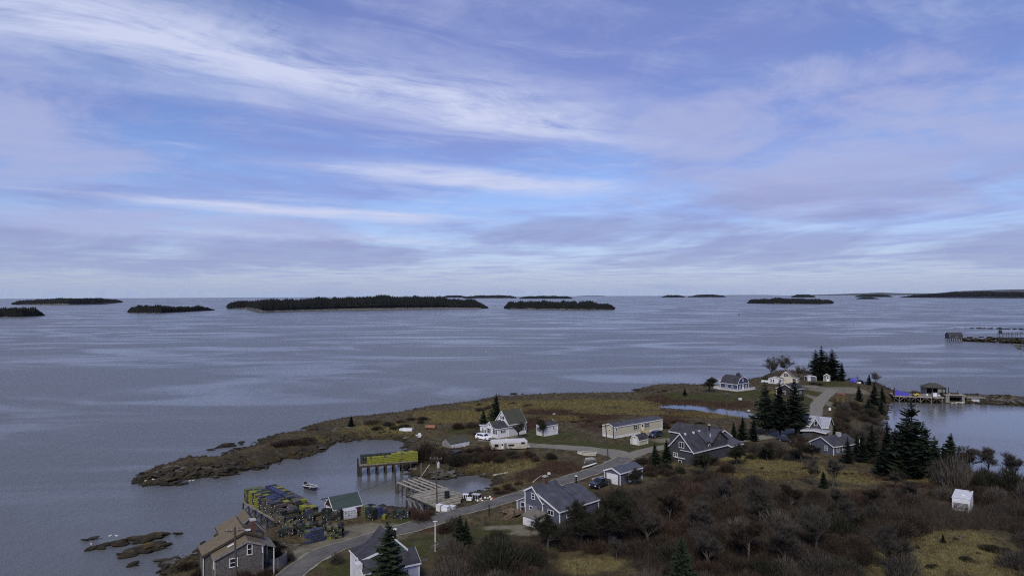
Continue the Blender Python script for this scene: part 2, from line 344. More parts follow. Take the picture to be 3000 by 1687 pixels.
for a in [(2250,1560,420,110),(1900,1480,260,60),(2700,1500,260,60),(1450,1640,130,50),(1700,1560,200,50),(2100,1430,180,50),(1300,1335,110,20),(2520,1210,80,30),(2550,1290,90,40),(2650,1350,120,30),(2080,1300,130,20),(2900,1460,160,70),(1420,1345,120,14)]: splat('dark', *a, 0.75)
COVER['rock'] = np.maximum(COVER['rock'], np.clip(1.25-SD/4.2, 0, 1))
_pn = on(HB, 620, 1372); COVER['rock'] = np.maximum(COVER['rock'], np.clip((-34-XX)/10, 0, 1)*np.clip((YY-150)/10, 0, 1)*(SD > 0)*np.clip(1.25-SD/9, 0, 1))
for px, py, rx, ry in [(2770,1560,60,8),(2800,1590,60,10),(2740,1600,40,8),(1280,1600,30,8),(1310,1585,30,5),(2860,1640,50,10),(950,1255,40,6)]: splat('rock', px, py, rx, ry, 0.7)
def ground_material():
    m = bpy.data.materials.new('ground'); m.use_nodes = True; MATS['ground'] = m
    nt = m.node_tree; N = nt.nodes; L = nt.links; b = N['Principled BSDF']; b.inputs['Roughness'].default_value = 0.95; b.inputs['Specular IOR Level'].default_value = 0.15
    geo = N.new('ShaderNodeNewGeometry')
    def noise(scale, detail=6, rough=0.65, stretch=(1, 1, 1)):
        mp = N.new('ShaderNodeMapping'); mp.inputs['Scale'].default_value = stretch; L.new(geo.outputs['Position'], mp.inputs[0])
        n = N.new('ShaderNodeTexNoise'); n.inputs['Scale'].default_value = scale; n.inputs['Detail'].default_value = detail; n.inputs['Roughness'].default_value = rough
        L.new(mp.outputs[0], n.inputs['Vector']); return n.outputs['Fac']
    def rng(x, a, b_, c=0.0, d=1.0):
        r = N.new('ShaderNodeMapRange'); L.new(x, r.inputs[0])
        for i, v in enumerate((a, b_, c, d)): r.inputs[i+1].default_value = v
        return r.outputs[0]
    def mix(f, a, b_):
        n = N.new('ShaderNodeMix'); n.data_type = 'RGBA'
        for i, v in ((0, f), (6, a), (7, b_)):
            if isinstance(v, tuple): n.inputs[i].default_value = (*v, 1)
            elif isinstance(v, float): n.inputs[i].default_value = v
            else: L.new(v, n.inputs[i])
        return n.outputs[2]
    def mth(op, a, b_):
        n = N.new('ShaderNodeMath'); n.operation = op; n.use_clamp = True
        for i, v in enumerate((a, b_)):
            if isinstance(v, float): n.inputs[i].default_value = v
            else: L.new(v, n.inputs[i])
        return n.outputs[0]
    def attr(name):
        a = N.new('ShaderNodeAttribute'); a.attribute_name = name; s = N.new('ShaderNodeSeparateColor'); L.new(a.outputs['Color'], s.inputs[0]); return s.outputs
    lawn, dry, heath = attr('cover_a'); gravel, rock, dark = attr('cover_b')
    big, mid, fine = noise(0.12, 5), noise(0.55, 6, 0.7), noise(3.2, 5, 0.7)
    col = mix(rng(mid, 0.35, 0.65), (0.036, 0.030, 0.018), (0.118, 0.096, 0.048))            # rough brown-olive sedge
    col = mix(rng(fine, 0.55, 0.75), col, (0.135, 0.108, 0.060))
    def cover(w, c, soft=0.5):
        return mth('MULTIPLY_ADD' if False else 'MULTIPLY', rng(mth('ADD', w, mth('MULTIPLY', mth('SUBTRACT', mid, 0.5), 0.0+2.4)), 0.30, 0.80), w)
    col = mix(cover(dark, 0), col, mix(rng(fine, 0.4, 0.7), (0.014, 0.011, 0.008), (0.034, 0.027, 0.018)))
    col = mix(cover(heath, 0), col, mix(rng(fine, 0.35, 0.7), (0.036, 0.020, 0.013), (0.082, 0.046, 0.028)))
    col = mix(cover(dry, 0), col, mix(rng(fine, 0.35, 0.68), (0.105, 0.086, 0.034), (0.290, 0.250, 0.110)))
    col = mix(cover(lawn, 0), col, mix(rng(fine, 0.3, 0.7), (0.030, 0.038, 0.011), (0.068, 0.074, 0.024)))
    col = mix(mth('MULTIPLY', cover(lawn, 0), rng(mid, 0.5, 0.7)), col, (0.092, 0.084, 0.036))
    gcol = mix(rng(mid, 0.35, 0.7), (0.150, 0.135, 0.100), (0.260, 0.240, 0.180))
    gcol = mix(rng(fine, 0.55, 0.7), gcol, (0.090, 0.078, 0.055))
    col = mix(cover(gravel, 0), col, gcol)
    rcol = mix(rng(mid, 0.4, 0.65), (0.022, 0.020, 0.015), (0.060, 0.054, 0.042))
    rcol = mix(rng(big, 0.45, 0.6), rcol, (0.040, 0.030, 0.014))
    rcol = mix(rng(fine, 0.6, 0.72), rcol, (0.110, 0.104, 0.090))
    col = mix(cover(rock, 0), col, rcol)
    sx = N.new('ShaderNodeSeparateXYZ'); L.new(geo.outputs['Position'], sx.inputs[0])
    wet = rng(mth('ADD', sx.outputs[2], mth('MULTIPLY', fine, 0.25)), 0.3, 1.3, 1.0, 0.0)                             # weed-covered rock below the tide line
    col = mix(wet, col, mix(rng(mid, 0.4, 0.65), (0.020, 0.017, 0.009), (0.060, 0.044, 0.016)))
    L.new(col, b.inputs['Base Color'])
    bp = N.new('ShaderNodeBump'); bp.inputs['Strength'].default_value = 0.75; bp.inputs['Distance'].default_value = 0.35
    L.new(mth('ADD', mth('MULTIPLY', fine, 0.6), mth('MULTIPLY', mid, 0.4)), bp.inputs['Height']); L.new(bp.outputs[0], b.inputs['Normal'])
    return m
ground_material()
def build_ground():
    ny, nx = XX.shape; V = np.stack([XX, YY, HG], -1).reshape(-1, 3)
    keep = (SD > -10)
    idx = np.arange(ny*nx).reshape(ny, nx); q = np.stack([idx[:-1, :-1], idx[:-1, 1:], idx[1:, 1:], idx[1:, :-1]], -1).reshape(-1, 4)
    kk = keep[:-1, :-1] | keep[1:, 1:] | keep[:-1, 1:] | keep[1:, :-1]; q = q[kk.ravel()]
    used = np.unique(q); mp = np.full(ny*nx, -1); mp[used] = np.arange(len(used))
    me = np_mesh('ground', V[used], mp[q], 'ground', True)
    for nm, ks in (('cover_a', ('lawn', 'dry', 'heath')), ('cover_b', ('gravel', 'rock', 'dark'))):
        at = me.color_attributes.new(nm, 'FLOAT_COLOR', 'POINT')
        c = np.stack([COVER[k].ravel()[used] for k in ks]+[np.ones(len(used))], -1).astype(np.float32); at.data.foreach_set('color', c.ravel())
    return tag(data_obj('ground', me), kind='structure')
GROUND = build_ground()
# ------------------------------------------------------------------ water
def water_material(name, deep, bump, calm=False):
    m = bpy.data.materials.new(name); m.use_nodes = True; MATS[name] = m
    nt = m.node_tree; N = nt.nodes; L = nt.links; b = N['Principled BSDF']
    b.inputs['Base Color'].default_value = (*deep, 1); b.inputs['IOR'].default_value = 1.33; b.inputs['Specular IOR Level'].default_value = 0.42; b.inputs['Specular Tint'].default_value = (0.93, 0.93, 0.86, 1)
    geo = N.new('ShaderNodeNewGeometry')
    def noise(scale, detail, stretch, rough=0.6, rot=0.0, dist=0.0):
        mp = N.new('ShaderNodeMapping'); mp.inputs['Scale'].default_value = stretch; mp.inputs['Rotation'].default_value = (0, 0, rot); L.new(geo.outputs['Position'], mp.inputs[0])
        n = N.new('ShaderNodeTexNoise'); n.inputs['Scale'].default_value = scale; n.inputs['Detail'].default_value = detail; n.inputs['Roughness'].default_value = rough; n.inputs['Distortion'].default_value = dist
        L.new(mp.outputs[0], n.inputs['Vector']); return n.outputs['Fac']
    def rng(x, a, b_, c, d):
        r = N.new('ShaderNodeMapRange'); r.interpolation_type = 'SMOOTHSTEP'; L.new(x, r.inputs[0])
        for i, v in enumerate((a, b_, c, d)): r.inputs[i+1].default_value = v
        return r.outputs[0]
    def mul(a, b_, op='MULTIPLY'):
        n = N.new('ShaderNodeMath'); n.operation = op
        for i, v in enumerate((a, b_)):
            if isinstance(v, float): n.inputs[i].default_value = v
            else: L.new(v, n.inputs[i])
        return n.outputs[0]
    chop = mul(mul(noise(2.2, 3, (1, 0.6, 1), 0.7, 0.5), 0.55), noise(0.4, 4, (1, 0.5, 1), 0.6, 0.3), 'ADD')
    slick = noise(0.011, 5, (0.55, 1.3, 1), 0.6, math.radians(-14), 1.3)       # long wind slicks and current lines
    wind = rng(slick, 0.42, 0.63, 1.0, 0.46)
    sx = N.new('ShaderNodeSeparateXYZ'); L.new(geo.outputs['Position'], sx.inputs[0])
    if not calm:                                                        # shelter of the two coves: flat water near x<10,y<190 and behind the breakwater
        inner = rng(sx.outputs[0], -60.0, -20.0, 0.0, 1.0); near = rng(sx.outputs[1], 168.0, 200.0, 1.0, 0.0)
        har = mul(rng(sx.outputs[0], 88.0, 104.0, 0.0, 1.0), rng(sx.outputs[1], 268.0, 284.0, 1.0, 0.0))
        shelter = mul(mul(inner, near), har, 'MAXIMUM')
        wind = mul(wind, mul(1.0, mul(shelter, 0.72), 'SUBTRACT'))
        b.inputs['Roughness'].default_value = 0.1
        L.new(rng(wind, 0.1, 1.0, 0.05, 0.33), b.inputs['Roughness'])
    else: b.inputs['Roughness'].default_value = 0.04
    bp = N.new('ShaderNodeBump'); bp.inputs['Distance'].default_value = 0.9
    L.new(mul(wind, bump), bp.inputs['Strength']); L.new(chop, bp.inputs['Height']); L.new(bp.outputs[0], b.inputs['Normal'])
    return m
water_material('sea', (0.098, 0.103, 0.106), 0.5)
water_material('pond_water', (0.03, 0.034, 0.036), 0.05, True)
def disc(name, r, z, m, rings=(60, 150, 400, 1000, 3000, 8000), n=96):
    V = [(0, 0, z)]; F = []
    for R_ in list(rings)+[r]:
        V += [(R_*math.cos(2*math.pi*i/n), R_*math.sin(2*math.pi*i/n), z) for i in range(n)]
    F += [(0, 1+i, 1+(i+1) % n) for i in range(n)]
    for k in range(len(rings)):
        a, b = 1+k*n, 1+(k+1)*n; F += [(a+i, b+i, b+(i+1) % n, a+(i+1) % n) for i in range(n)]
    mb = MB(); mb.v = V; mb.f = F
    return mb.build(name, m)
tag(disc('sea', 20000, 0.0, 'sea'), kind='structure')
_pm = MB(); _pc = PW.mean(0); _pn = len(PW)
_pm.v = [(x*1.0, y*1.0, PZ) for x, y in (PW-_pc)*1.08+_pc]+[(_pc[0], _pc[1], PZ)]; _pm.f = [(i, (i+1) % _pn, _pn) for i in range(_pn)]
tag(_pm.build('tidal_pond', 'pond_water'), kind='structure')
# ------------------------------------------------------------------ roads
mat('asphalt', (0.100, 0.096, 0.088), 0.9, 0.32, 0.45, 0.25, 30)
mat('shoulder', (0.205, 0.188, 0.142), 0.95, 0.3, 1.2, 0.3, 12)
mat('gravel_road', (0.125, 0.117, 0.094), 0.95, col2=(0.205, 0.192, 0.152), scale=0.8, bump=0.4, bscale=10)
def smooth_line(pts, step=1.5):
    out = []
    p = [Vector(q[:2]) for q in pts]
    for i in range(len(p)-1):
        p0, p1, p2, p3 = p[max(i-1, 0)], p[i], p[i+1], p[min(i+2, len(p)-1)]; n = max(2, int((p2-p1).length/step))
        for k in range(n):
            t = k/n; out.append(0.5*((2*p1)+(p2-p0)*t+(2*p0-5*p1+4*p2-p3)*t*t+(3*p1-p0-3*p2+p3)*t**3))
    return out+[p[-1]]
def ribbon(name, pts, w, dz, m, wob=0.0, seed=0, wfun=None):
    c = smooth_line(pts); V = []; F = []; k = 7
    for i, p in enumerate(c):
        d = (c[min(i+1, len(c)-1)]-c[max(i-1, 0)]).normalized(); nrm = Vector((-d.y, d.x)); ww = w if wfun is None else wfun(i/(len(c)-1))
        wl = ww*(1+wob*(random.random()-0.5)); wr = ww*(1+wob*(random.random()-0.5))
        for j in range(k):
            t = j/(k-1); q = p+nrm*(wl*(1-2*t) if t < 0.5 else wr*(1-2*t)); V.append((q.x, q.y, max(gz(q.x, q.y), 0.2)+dz))
    for i in range(len(c)-1):
        for j in range(k-1): a = i*k+j; F.append((a, a+1, a+k+1, a+k))
    mb = MB(); mb.v = V; mb.f = F
    return tag(mb.build(name, m, smooth=True), kind='structure')
ribbon('road_shoulder', ROADS['road'], 2.45, 0.05, 'shoulder', 0.22)
ribbon('road', ROADS['road'], 1.98, 0.085, 'asphalt', 0.03)
ribbon('gravel_driveway_west', ROADS['west'], 1.5, 0.05, 'gravel_road', 0.3, wfun=lambda t: 2.6*(1-t)+1.2)
ribbon('gravel_driveway_east', ROADS['east'], 2.2, 0.06, 'gravel_road', 0.2)
ribbon('gravel_driveway_north', ROADS['north'], 1.8, 0.07, 'gravel_road', 0.2)
# ------------------------------------------------------------------ islands and the far shore
mat('spruce_far', (0.004, 0.006, 0.0045), 0.95, 0.5, 0.03)
mat('island_rock', (0.105, 0.098, 0.088), 0.9, 0.4, 0.05)
mat('island_dark', (0.02, 0.022, 0.018), 0.95, 0.4, 0.02)
mat('far_hill', (0.045, 0.05, 0.055), 0.95)  # distance haze is mixed into this bluish base colour
def island(label, prof, base, depth_k=0.45, trees=True, mname='spruce_far', tree_h=15.0, dens=1.0):
    """prof: [(px, py_top)...] left to right; base: [(px, py_waterline)...]; a wooded island with that skyline"""
    xs = np.array([p[0] for p in prof], float); tops = np.array([p[1] for p in prof], float)
    bx = np.array([p[0] for p in base], float); by = np.array([p[1] for p in base], float)
    n = max(10, int((xs[-1]-xs[0])/4)); px = np.linspace(xs[0], xs[-1], n)
    top = np.interp(px, xs, tops); bs = np.interp(px, bx, by)
    F0 = [P(a, b, 0.0) for a, b in zip(px, bs)]
    wid = abs(F0[-1].x-F0[0].x)
    V = []; Fc = []; m = 7
    root = thing('island', label, 'island', (F0[n//2].x, F0[n//2].y, 0), group='wooded islands in the bay')
    ox, oy = F0[n//2].x, F0[n//2].y; spots = []
    for i in range(n):
        e = math.sin(math.pi*min(max(i/(n-1), 0.02), 0.98))**0.5
        dpt = max(30.0, wid*depth_k*e*0.6); f = F0[i]
        dist = f.y+dpt*0.4; t = ray(px[i], top[i]); ztop = max(3.0, CAMZ+t.z/t.y*dist)
        th = min(tree_h, ztop*0.72)*(0.72+0.5*float(vnoise(np.array([px[i]/14.0]), np.array([bs[i]/3.0]), 5)[0])) if trees else 0.0
        zg = max(1.5, ztop-min(tree_h, ztop*0.72)) if trees else max(1.5, ztop)
        for j in range(m):
            s = j/(m-1); zz = zg*math.sin(math.pi*min(0.06+s*0.88, 1))**0.55
            if j == 0: zz = -1.0
            if j == 1: s = 0.03; zz = min(2.2, zg*0.5)
            if j == m-1: zz = -1.0
            V.append((f.x*(1+s*dpt/f.y)-ox, f.y+s*dpt-oy, zz))
        if trees and zg > 0.5: spots.append((f.x, f.y, dpt, zg, th, f.y/FPX))
    for i in range(n-1):
        for j in range(m-1): a = i*m+j; Fc.append((a, a+m, a+m+1, a+1))
    mb = MB(); mb.v = V; mb.f = Fc
    mb.build('shore_rock', 'island_rock' if trees else mname, root, smooth=True)
    if trees:
        TV = []; TF = []
        for k, (fx, fy, dpt, zg, th, mpp) in enumerate(spots):
            step = 4*mpp
            for _ in range(int(max(5, 7*dens))):
                for s0 in (0.05, 0.11, 0.22, 0.36, 0.5):
                    s = max(0.025, s0+random.uniform(-0.05, 0.07)); x = fx*(1+s*dpt/fy)+random.uniform(-0.7, 0.7)*step; y = fy+s*dpt
                    zb = zg*math.sin(math.pi*min(0.06+s*0.88, 1))**0.55-1.0
                    h = th*random.choice((random.uniform(0.55, 0.9), random.uniform(0.8, 1.18)))+1.0; r = max(h*random.uniform(0.15, 0.28), 0.7*step)
                    o = len(TV); k3 = 5; a0 = random.random()*6
                    for lv, (zz, rr) in enumerate(((0.02, 0.75), (0.35, 1.0), (0.36, 0.62), (0.68, 0.62), (0.69, 0.3))):
                        for q in range(k3):
                            ang = a0+q*2*math.pi/k3+lv*0.6; w = rr*r*random.uniform(0.8, 1.2); TV.append((x+w*math.cos(ang)-ox, y+w*math.sin(ang)-oy, zb+h*zz))
                    TV.append((x-ox, y-oy, zb+h))
                    for lv in range(4):
                        for q in range(k3):
                            p1, p2 = o+lv*k3+q, o+lv*k3+(q+1) % k3; TF += [(p1, p2, p2+k3), (p1, p2+k3, p1+k3)]
                    for q in range(k3): TF.append((o+4*k3+q, o+4*k3+(q+1) % k3, o+5*k3))
        tag(data_obj('forest', np_mesh('forest', TV, TF, mname), root), kind='stuff')
    return root
island('small wooded island cut off by the left edge of the photo', [(-90,900),(-20,898),(60,899),(105,903),(122,914),(127,924)], [(-90,930),(60,928),(127,925)], 0.6)
island('long low wooded island farthest left, behind the smaller ones', [(38,886),(55,879),(110,876),(180,872),(290,873),(345,877),(356,882)], [(38,892.5),(200,893),(300,891),(356,886)], 0.3)
island('short wooded island standing alone left of the largest one', [(378,905),(386,895),(440,894),(500,894),(545,898),(580,895),(612,899),(624,906)], [(378,916),(470,917),(560,912),(624,909)], 0.5)
island('largest wooded island with a house and pale clearing at its shore', [(668,890),(676,884),(706,879),(766,878),(883,873.5),(999,870),(1116,866),(1186,865),(1279,868),(1349,875),(1395,878),(1410,884),(1426,898)],
       [(668,904.5),(720,904),(762,913),(850,911),(1000,908),(1116,907),(1300,904),(1428,903)], 0.3, dens=1.2)
island('wooded island with a flat top right of the largest one', [(1481,896),(1490,884),(1540,881),(1640,881),(1740,883),(1780,889),(1797,898)], [(1481,904),(1560,905),(1700,907),(1803,907)], 0.4)
island('distant wooded islet just above the largest island', [(1299,868),(1310,865),(1345,864),(1364,868)], [(1299,872),(1364,872)], 0.3)
island('distant long wooded island above the gap right of the largest', [(1361,870),(1380,866),(1440,864),(1495,865),(1511,870)], [(1361,874),(1511,873.5)], 0.25)
island('distant wooded island behind the flat-topped one', [(1525,871),(1545,867),(1590,865.5),(1660,867),(1674,872)], [(1525,875),(1674,875)], 0.25)
island('smallest distant wooded islet right of centre on the horizon', [(1943,868),(1955,864),(1985,863.5),(2002,867)], [(1943,871),(2002,871)], 0.3)
island('distant humped wooded island right of the smallest islet', [(2019,868),(2040,863),(2070,861.5),(2115,864),(2122,867)], [(2019,870.5),(2122,870.5)], 0.3)
island('wooded island with a white house in a gap of its trees', [(2193,884),(2200,877),(2270,872),(2330,872),(2380,876),(2425,876),(2438,882)], [(2185,888),(2260,889.5),(2400,890.5),(2440,889)], 0.4)
island('distant wooded island peeking over the one with a white house', [(2322,866),(2335,862.5),(2370,862),(2384,866)], [(2322,871),(2384,871)], 0.3)
island('distant wooded island left of the long headland', [(2510,866),(2530,862.5),(2590,862),(2611,867)], [(2510,870),(2611,870)], 0.3)
island('tiny treed islet in front of the distant island near the headland', [(2513,873),(2525,870.5),(2555,871),(2571,874)], [(2505,876),(2572,876)], 0.4)
island('long dark wooded headland running out of the right edge', [(2640,870),(2680,863),(2740,859),(2800,855),(2900,853),(3000,854),(3100,853)], [(2640,871.5),(2800,872.5),(3000,873.5),(3100,874)], 0.25)
def far_ridge(prof, y_dist, name, m):
    V = []; F = []
    for i, (x, t) in enumerate(prof):
        d = ray(x, t); k = y_dist/d.y; V += [(d.x*k, y_dist, -5), (d.x*k, y_dist, CAMZ+d.z*k), (d.x*k*1.04, y_dist*1.06, -5)]
    for i in range(len(prof)-1):
        for j in range(2): a = i*3+j; F.append((a, a+3, a+4, a+1))
    mb = MB(); mb.v = V; mb.f = F; return tag(mb.build(name, m, smooth=True), kind='structure')
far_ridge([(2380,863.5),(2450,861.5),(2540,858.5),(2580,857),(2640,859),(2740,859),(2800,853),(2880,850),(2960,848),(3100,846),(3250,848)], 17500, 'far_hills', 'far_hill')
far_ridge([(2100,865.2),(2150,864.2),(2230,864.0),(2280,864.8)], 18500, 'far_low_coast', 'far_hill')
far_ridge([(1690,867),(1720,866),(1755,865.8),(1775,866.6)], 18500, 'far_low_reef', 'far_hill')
# ------------------------------------------------------------------ buildings
mat('white_clapboard', (0.68, 0.68, 0.70), 0.6, 0.07, 1.5, 0.25, 6, lines=(2, 0.13, 1.2))
mat('white_paint', (0.60, 0.60, 0.61), 0.55, 0.12, 2)
mat('worn_white', (0.52, 0.52, 0.53), 0.7, 0.25, 1.2, 0.2, 8)
mat('shingle_grey', (0.118, 0.108, 0.100), 0.9, 0.5, 3.5, 0.5, 9, lines=(2, 0.16, 1.0))
mat('shingle_dark', (0.055, 0.056, 0.068), 0.9, 0.4, 3.0, 0.5, 9, lines=(2, 0.16, 1.0))
mat('blue_grey_siding', (0.084, 0.090, 0.122), 0.7, 0.26, 1.6, 0.25, 8, lines=(2, 0.13, 1.0))
mat('blue_grey_patch', (0.135, 0.142, 0.185), 0.7, 0.08, 1.0)
mat('navy_siding', (0.040, 0.045, 0.095), 0.65, 0.15, 1.2, 0.2, 6, lines=(2, 0.15, 1.0))
mat('cream_vinyl', (0.47, 0.44, 0.335), 0.55, 0.06, 0.8, 0.2, 4, lines=(2, 0.12, 1.2))
mat('yellow_clapboard', (0.45, 0.42, 0.33), 0.65, 0.1, 1.0, 0.2, 6, lines=(2, 0.13, 1.0))
mat('lavender_clapboard', (0.40, 0.40, 0.50), 0.65, 0.12, 1.5, 0.25, 6, lines=(2, 0.13, 1.2))
mat('teal_clapboard', (0.06, 0.115, 0.115), 0.65, 0.12, 1.5, lines=(2, 0.13, 1.0))
mat('stone_wall', (0.28, 0.24, 0.17), 0.9, 0.4, 3.0, 0.6, 5)
mat('brown_dark_siding', (0.040, 0.034, 0.034), 0.85, 0.25, 2)
mat('red_clapboard', (0.085, 0.028, 0.026), 0.8, 0.2, 2, lines=(2, 0.15, 1.0))
mat('weathered_board', (0.185, 0.175, 0.170), 0.9, 0.35, 1.5, 0.4, 4, stretch=(3, 3, 0.4))
mat('roof_dark', (0.038, 0.039, 0.047), 0.9, 0.42, 0.9, 0.35, 12, lines=(2, 0.09, 0.8))
mat('roof_slate_blue', (0.056, 0.058, 0.074), 0.85, 0.32, 0.8, 0.35, 12, lines=(2, 0.09, 0.8))
mat('roof_metal_blue', (0.068, 0.070, 0.090), 0.5, 0.10, 0.6, 0.3, 3, lines=(1, 0.45, 1.0))
mat('roof_moss', (0.040, 0.046, 0.028), 0.95, col2=(0.062, 0.058, 0.052), scale=0.7, bump=0.4, bscale=10)
mat('roof_cedar', (0.150, 0.125, 0.082), 0.92, col2=(0.105, 0.080, 0.050), scale=1.4, bump=0.6, bscale=6, lines=(2, 0.11, 1.4))
mat('roof_silver', (0.27, 0.28, 0.33), 0.8, 0.35, 2.5, 0.5, 8)
mat('roof_green_metal', (0.042, 0.060, 0.054), 0.5, 0.08, 0.5, 0.3, 3, lines=(0, 0.5, 1.0))
mat('roof_brown', (0.13, 0.12, 0.10), 0.9, 0.25, 1.5, 0.4, 8)
mat('brick', (0.085, 0.046, 0.036), 0.9, 0.35, 5, 0.4, 12)
mat('concrete', (0.32, 0.31, 0.29), 0.9, 0.2, 2)
mat('glass', (0.012, 0.014, 0.02), 0.08, spec=0.6)
mat('shutter_black', (0.016, 0.016, 0.022), 0.6)
mat('pipe_black', (0.018, 0.018, 0.02), 0.5, metal=0.4)
mat('galvanised', (0.55, 0.56, 0.58), 0.4, 0.1, 4, metal=0.5)
mat('deck_wood', (0.145, 0.105, 0.066), 0.85, 0.3, 2, 0.2, 8)
mat('dark_wood', (0.050, 0.040, 0.032), 0.9, 0.3, 2, 0.3, 8)
mat('new_lumber', (0.36, 0.30, 0.13), 0.8, 0.2, 2)
class Bld:
    """A building standing at O (x, y) on level zg; local x runs along azimuth az, local y away to its left."""
    def __init__(s, name, label, cat, O, az, zg, group='buildings of the fishing village'):
        s.r = thing(name, label, cat, (O[0], O[1], zg), az, group)
    def sec(s, pts, a0, a1, swap):
        m = MB(); m.prism(pts, a0, a1)
        if swap: m.v = [(y, x, z) for x, y, z in m.v]
        return m
    def block(s, u0, u1, v0, v1, zl, zr, um, zm, wall, roof, trim='white_paint', oh=0.25, kl=None, kr=None, swap=False, zb=-0.7, th=0.13, roofy=True, corners=True, vb=None):
        """gabled block: section u0..u1 with ridge (um, zm), run from v0 to v1; kl/kr = kink points of a gambrel or flared slope"""
        up = [(u0, zl)]+([kl] if kl else [])+([(um, zm)] if u0 < um < u1 else [])+([kr] if kr else [])+[(u1, zr)]
        if not (u0 < um < u1): up = [(u0, zl), (u1, zr)]
        s.sec([(u0, zb)]+up+[(u1, zb)], v0, v1, swap).build('wall', wall, s.r)
        if not roofy: return
        def ext(a, b, d):   # extend end a away from b by d metres of plan
            k = d/max(abs(a[0]-b[0]), 1e-6); return (a[0]+(a[0]-b[0])*k, a[1]+(a[1]-b[1])*k)
        lo = [ext(up[0], up[1], oh)]+up[1:-1]+[ext(up[-1], up[-2], oh)]; lo = [(x, z+0.006) for x, z in lo]
        hi = [(x, z+th) for x, z in lo]
        vb_ = vb if vb is not None else v1+oh
        rf = s.sec(lo+hi[::-1], v0-oh, vb_, swap).build('roof', roof, s.r)
        if trim:
            lo2 = [(x, z-0.02) for x, z in lo]; dn = [(x, z-0.2) for x, z in lo]
            t = s.sec(dn+[(x, z+0.10) for x, z in lo[::-1]], v0-oh-0.05, v0-oh+0.004, swap); t.v = t.v
            t.build('rake_board', trim, s.r)
            s.sec(dn+[(x, z+0.10) for x, z in lo[::-1]], vb_-0.004, vb_+0.05, swap).build('rake_board', trim, s.r)
            for e, q in ((lo[0], -1), (lo[-1], 1)):
                m = MB(); x0, x1 = sorted((e[0], e[0]+q*0.05)); m.box(x0, x1, v0-oh, vb_, e[1]-0.12, e[1]+th*0.85)
                if swap: m.v = [(y, x, z) for x, y, z in m.v]
                m.build('eave_board', trim, s.r)
            if corners:
                for cu, cz in ((u0, zl), (u1, zr)):
                    for cv in (v0, v1):
                        m = MB(); m.box(cu-0.075, cu+0.075, cv-0.075, cv+0.075, -0.5, cz-0.12)
                        if swap: m.v = [(y, x, z) for x, y, z in m.v]
                        m.build('corner_board', trim, s.r)
        return rf
    def face(s, side, at, a, z, d):
        """point on a wall: side in front/back/left/right, at = wall coordinate, a along it, d = how far proud"""
        return {'front': (a, at-d, z), 'back': (a, at+d, z), 'left': (at-d, a, z), 'right': (at+d, a, z)}[side]
    def panel(s, mb, side, at, a0, a1, z0, z1, d0, d1):
        p, q = s.face(side, at, a0, z0, d0), s.face(side, at, a1, z1, d1)
        return mb.box(min(p[0], q[0]), max(p[0], q[0]), min(p[1], q[1]), max(p[1], q[1]), z0, z1)
    def window(s, side, at, a0, a1, z0, z1, frame='white_paint', shutters=None, mull=0, rail=True, fw=0.1, name='window'):
        f = MB()
        s.panel(f, side, at, a0-fw, a1+fw, z1, z1+fw, 0, 0.07); s.panel(f, side, at, a0-fw-0.04, a1+fw+0.04, z0-fw, z0, 0, 0.09)
        s.panel(f, side, at, a0-fw, a0, z0, z1, 0, 0.07); s.panel(f, side, at, a1, a1+fw, z0, z1, 0, 0.07)
        if rail: s.panel(f, side, at, a0, a1, (z0+z1)/2-0.035, (z0+z1)/2+0.035, 0, 0.055)
        for i in range(mull):
            c = a0+(a1-a0)*(i+1)/(mull+1); s.panel(f, side, at, c-0.04, c+0.04, z0, z1, 0, 0.05)
        w = f.build(name, frame, s.r)
        s.panel(MB(), side, at, a0, a1, z0, z1, 0.0, 0.02).build('pane', 'glass', w)
        if shutters:
            for b0, b1 in ((a0-fw-0.42, a0-fw-0.02), (a1+fw+0.02, a1+fw+0.42)):
                s.panel(MB(), side, at, b0, b1, z0-0.05, z1+0.05, 0.0, 0.05).build('shutter', shutters, s.r)
        return w
    def door(s, side, at, a0, a1, z0, z1, m='white_paint', frame='white_paint', glass=True):
        f = MB(); fw = 0.1
        s.panel(f, side, at, a0-fw, a1+fw, z1, z1+fw, 0, 0.07); s.panel(f, side, at, a0-fw, a0, z0, z1, 0, 0.07); s.panel(f, side, at, a1, a1+fw, z0, z1, 0, 0.07)
        w = s.panel(MB(), side, at, a0, a1, z0, z1, 0, 0.04).build('door', m, s.r)
        f.build('frame', frame, w)
        if glass: s.panel(MB(), side, at, a0+0.15, a1-0.15, z0+(z1-z0)*0.55, z1-0.15, 0.04, 0.055).build('pane', 'glass', w)
        return w
    def chimney(s, u, v, z0, z1, w=0.7, d=0.7, m='brick'):
        c = MB().box(u-w/2, u+w/2, v-d/2, v+d/2, z0, z1).build('chimney', m, s.r)
        MB().box(u-w/2-0.06, u+w/2+0.06, v-d/2-0.06, v+d/2+0.06, z1-0.14, z1+0.04).build('cap', 'concrete', c)
    def pipe(s, u, v, z0, z1, r=0.11, cap='white_paint'):
        c = MB().tube((u, v, z0), (u, v, z1), r, n=10).build('stove_pipe', 'pipe_black', s.r)
        MB().tube((u, v, z1), (u, v, z1+0.12), r*1.7, r*1.5, 10).build('cap', cap, c)
    def box(s, name, m, *b): return MB().box(*b).build(name, m, s.r)
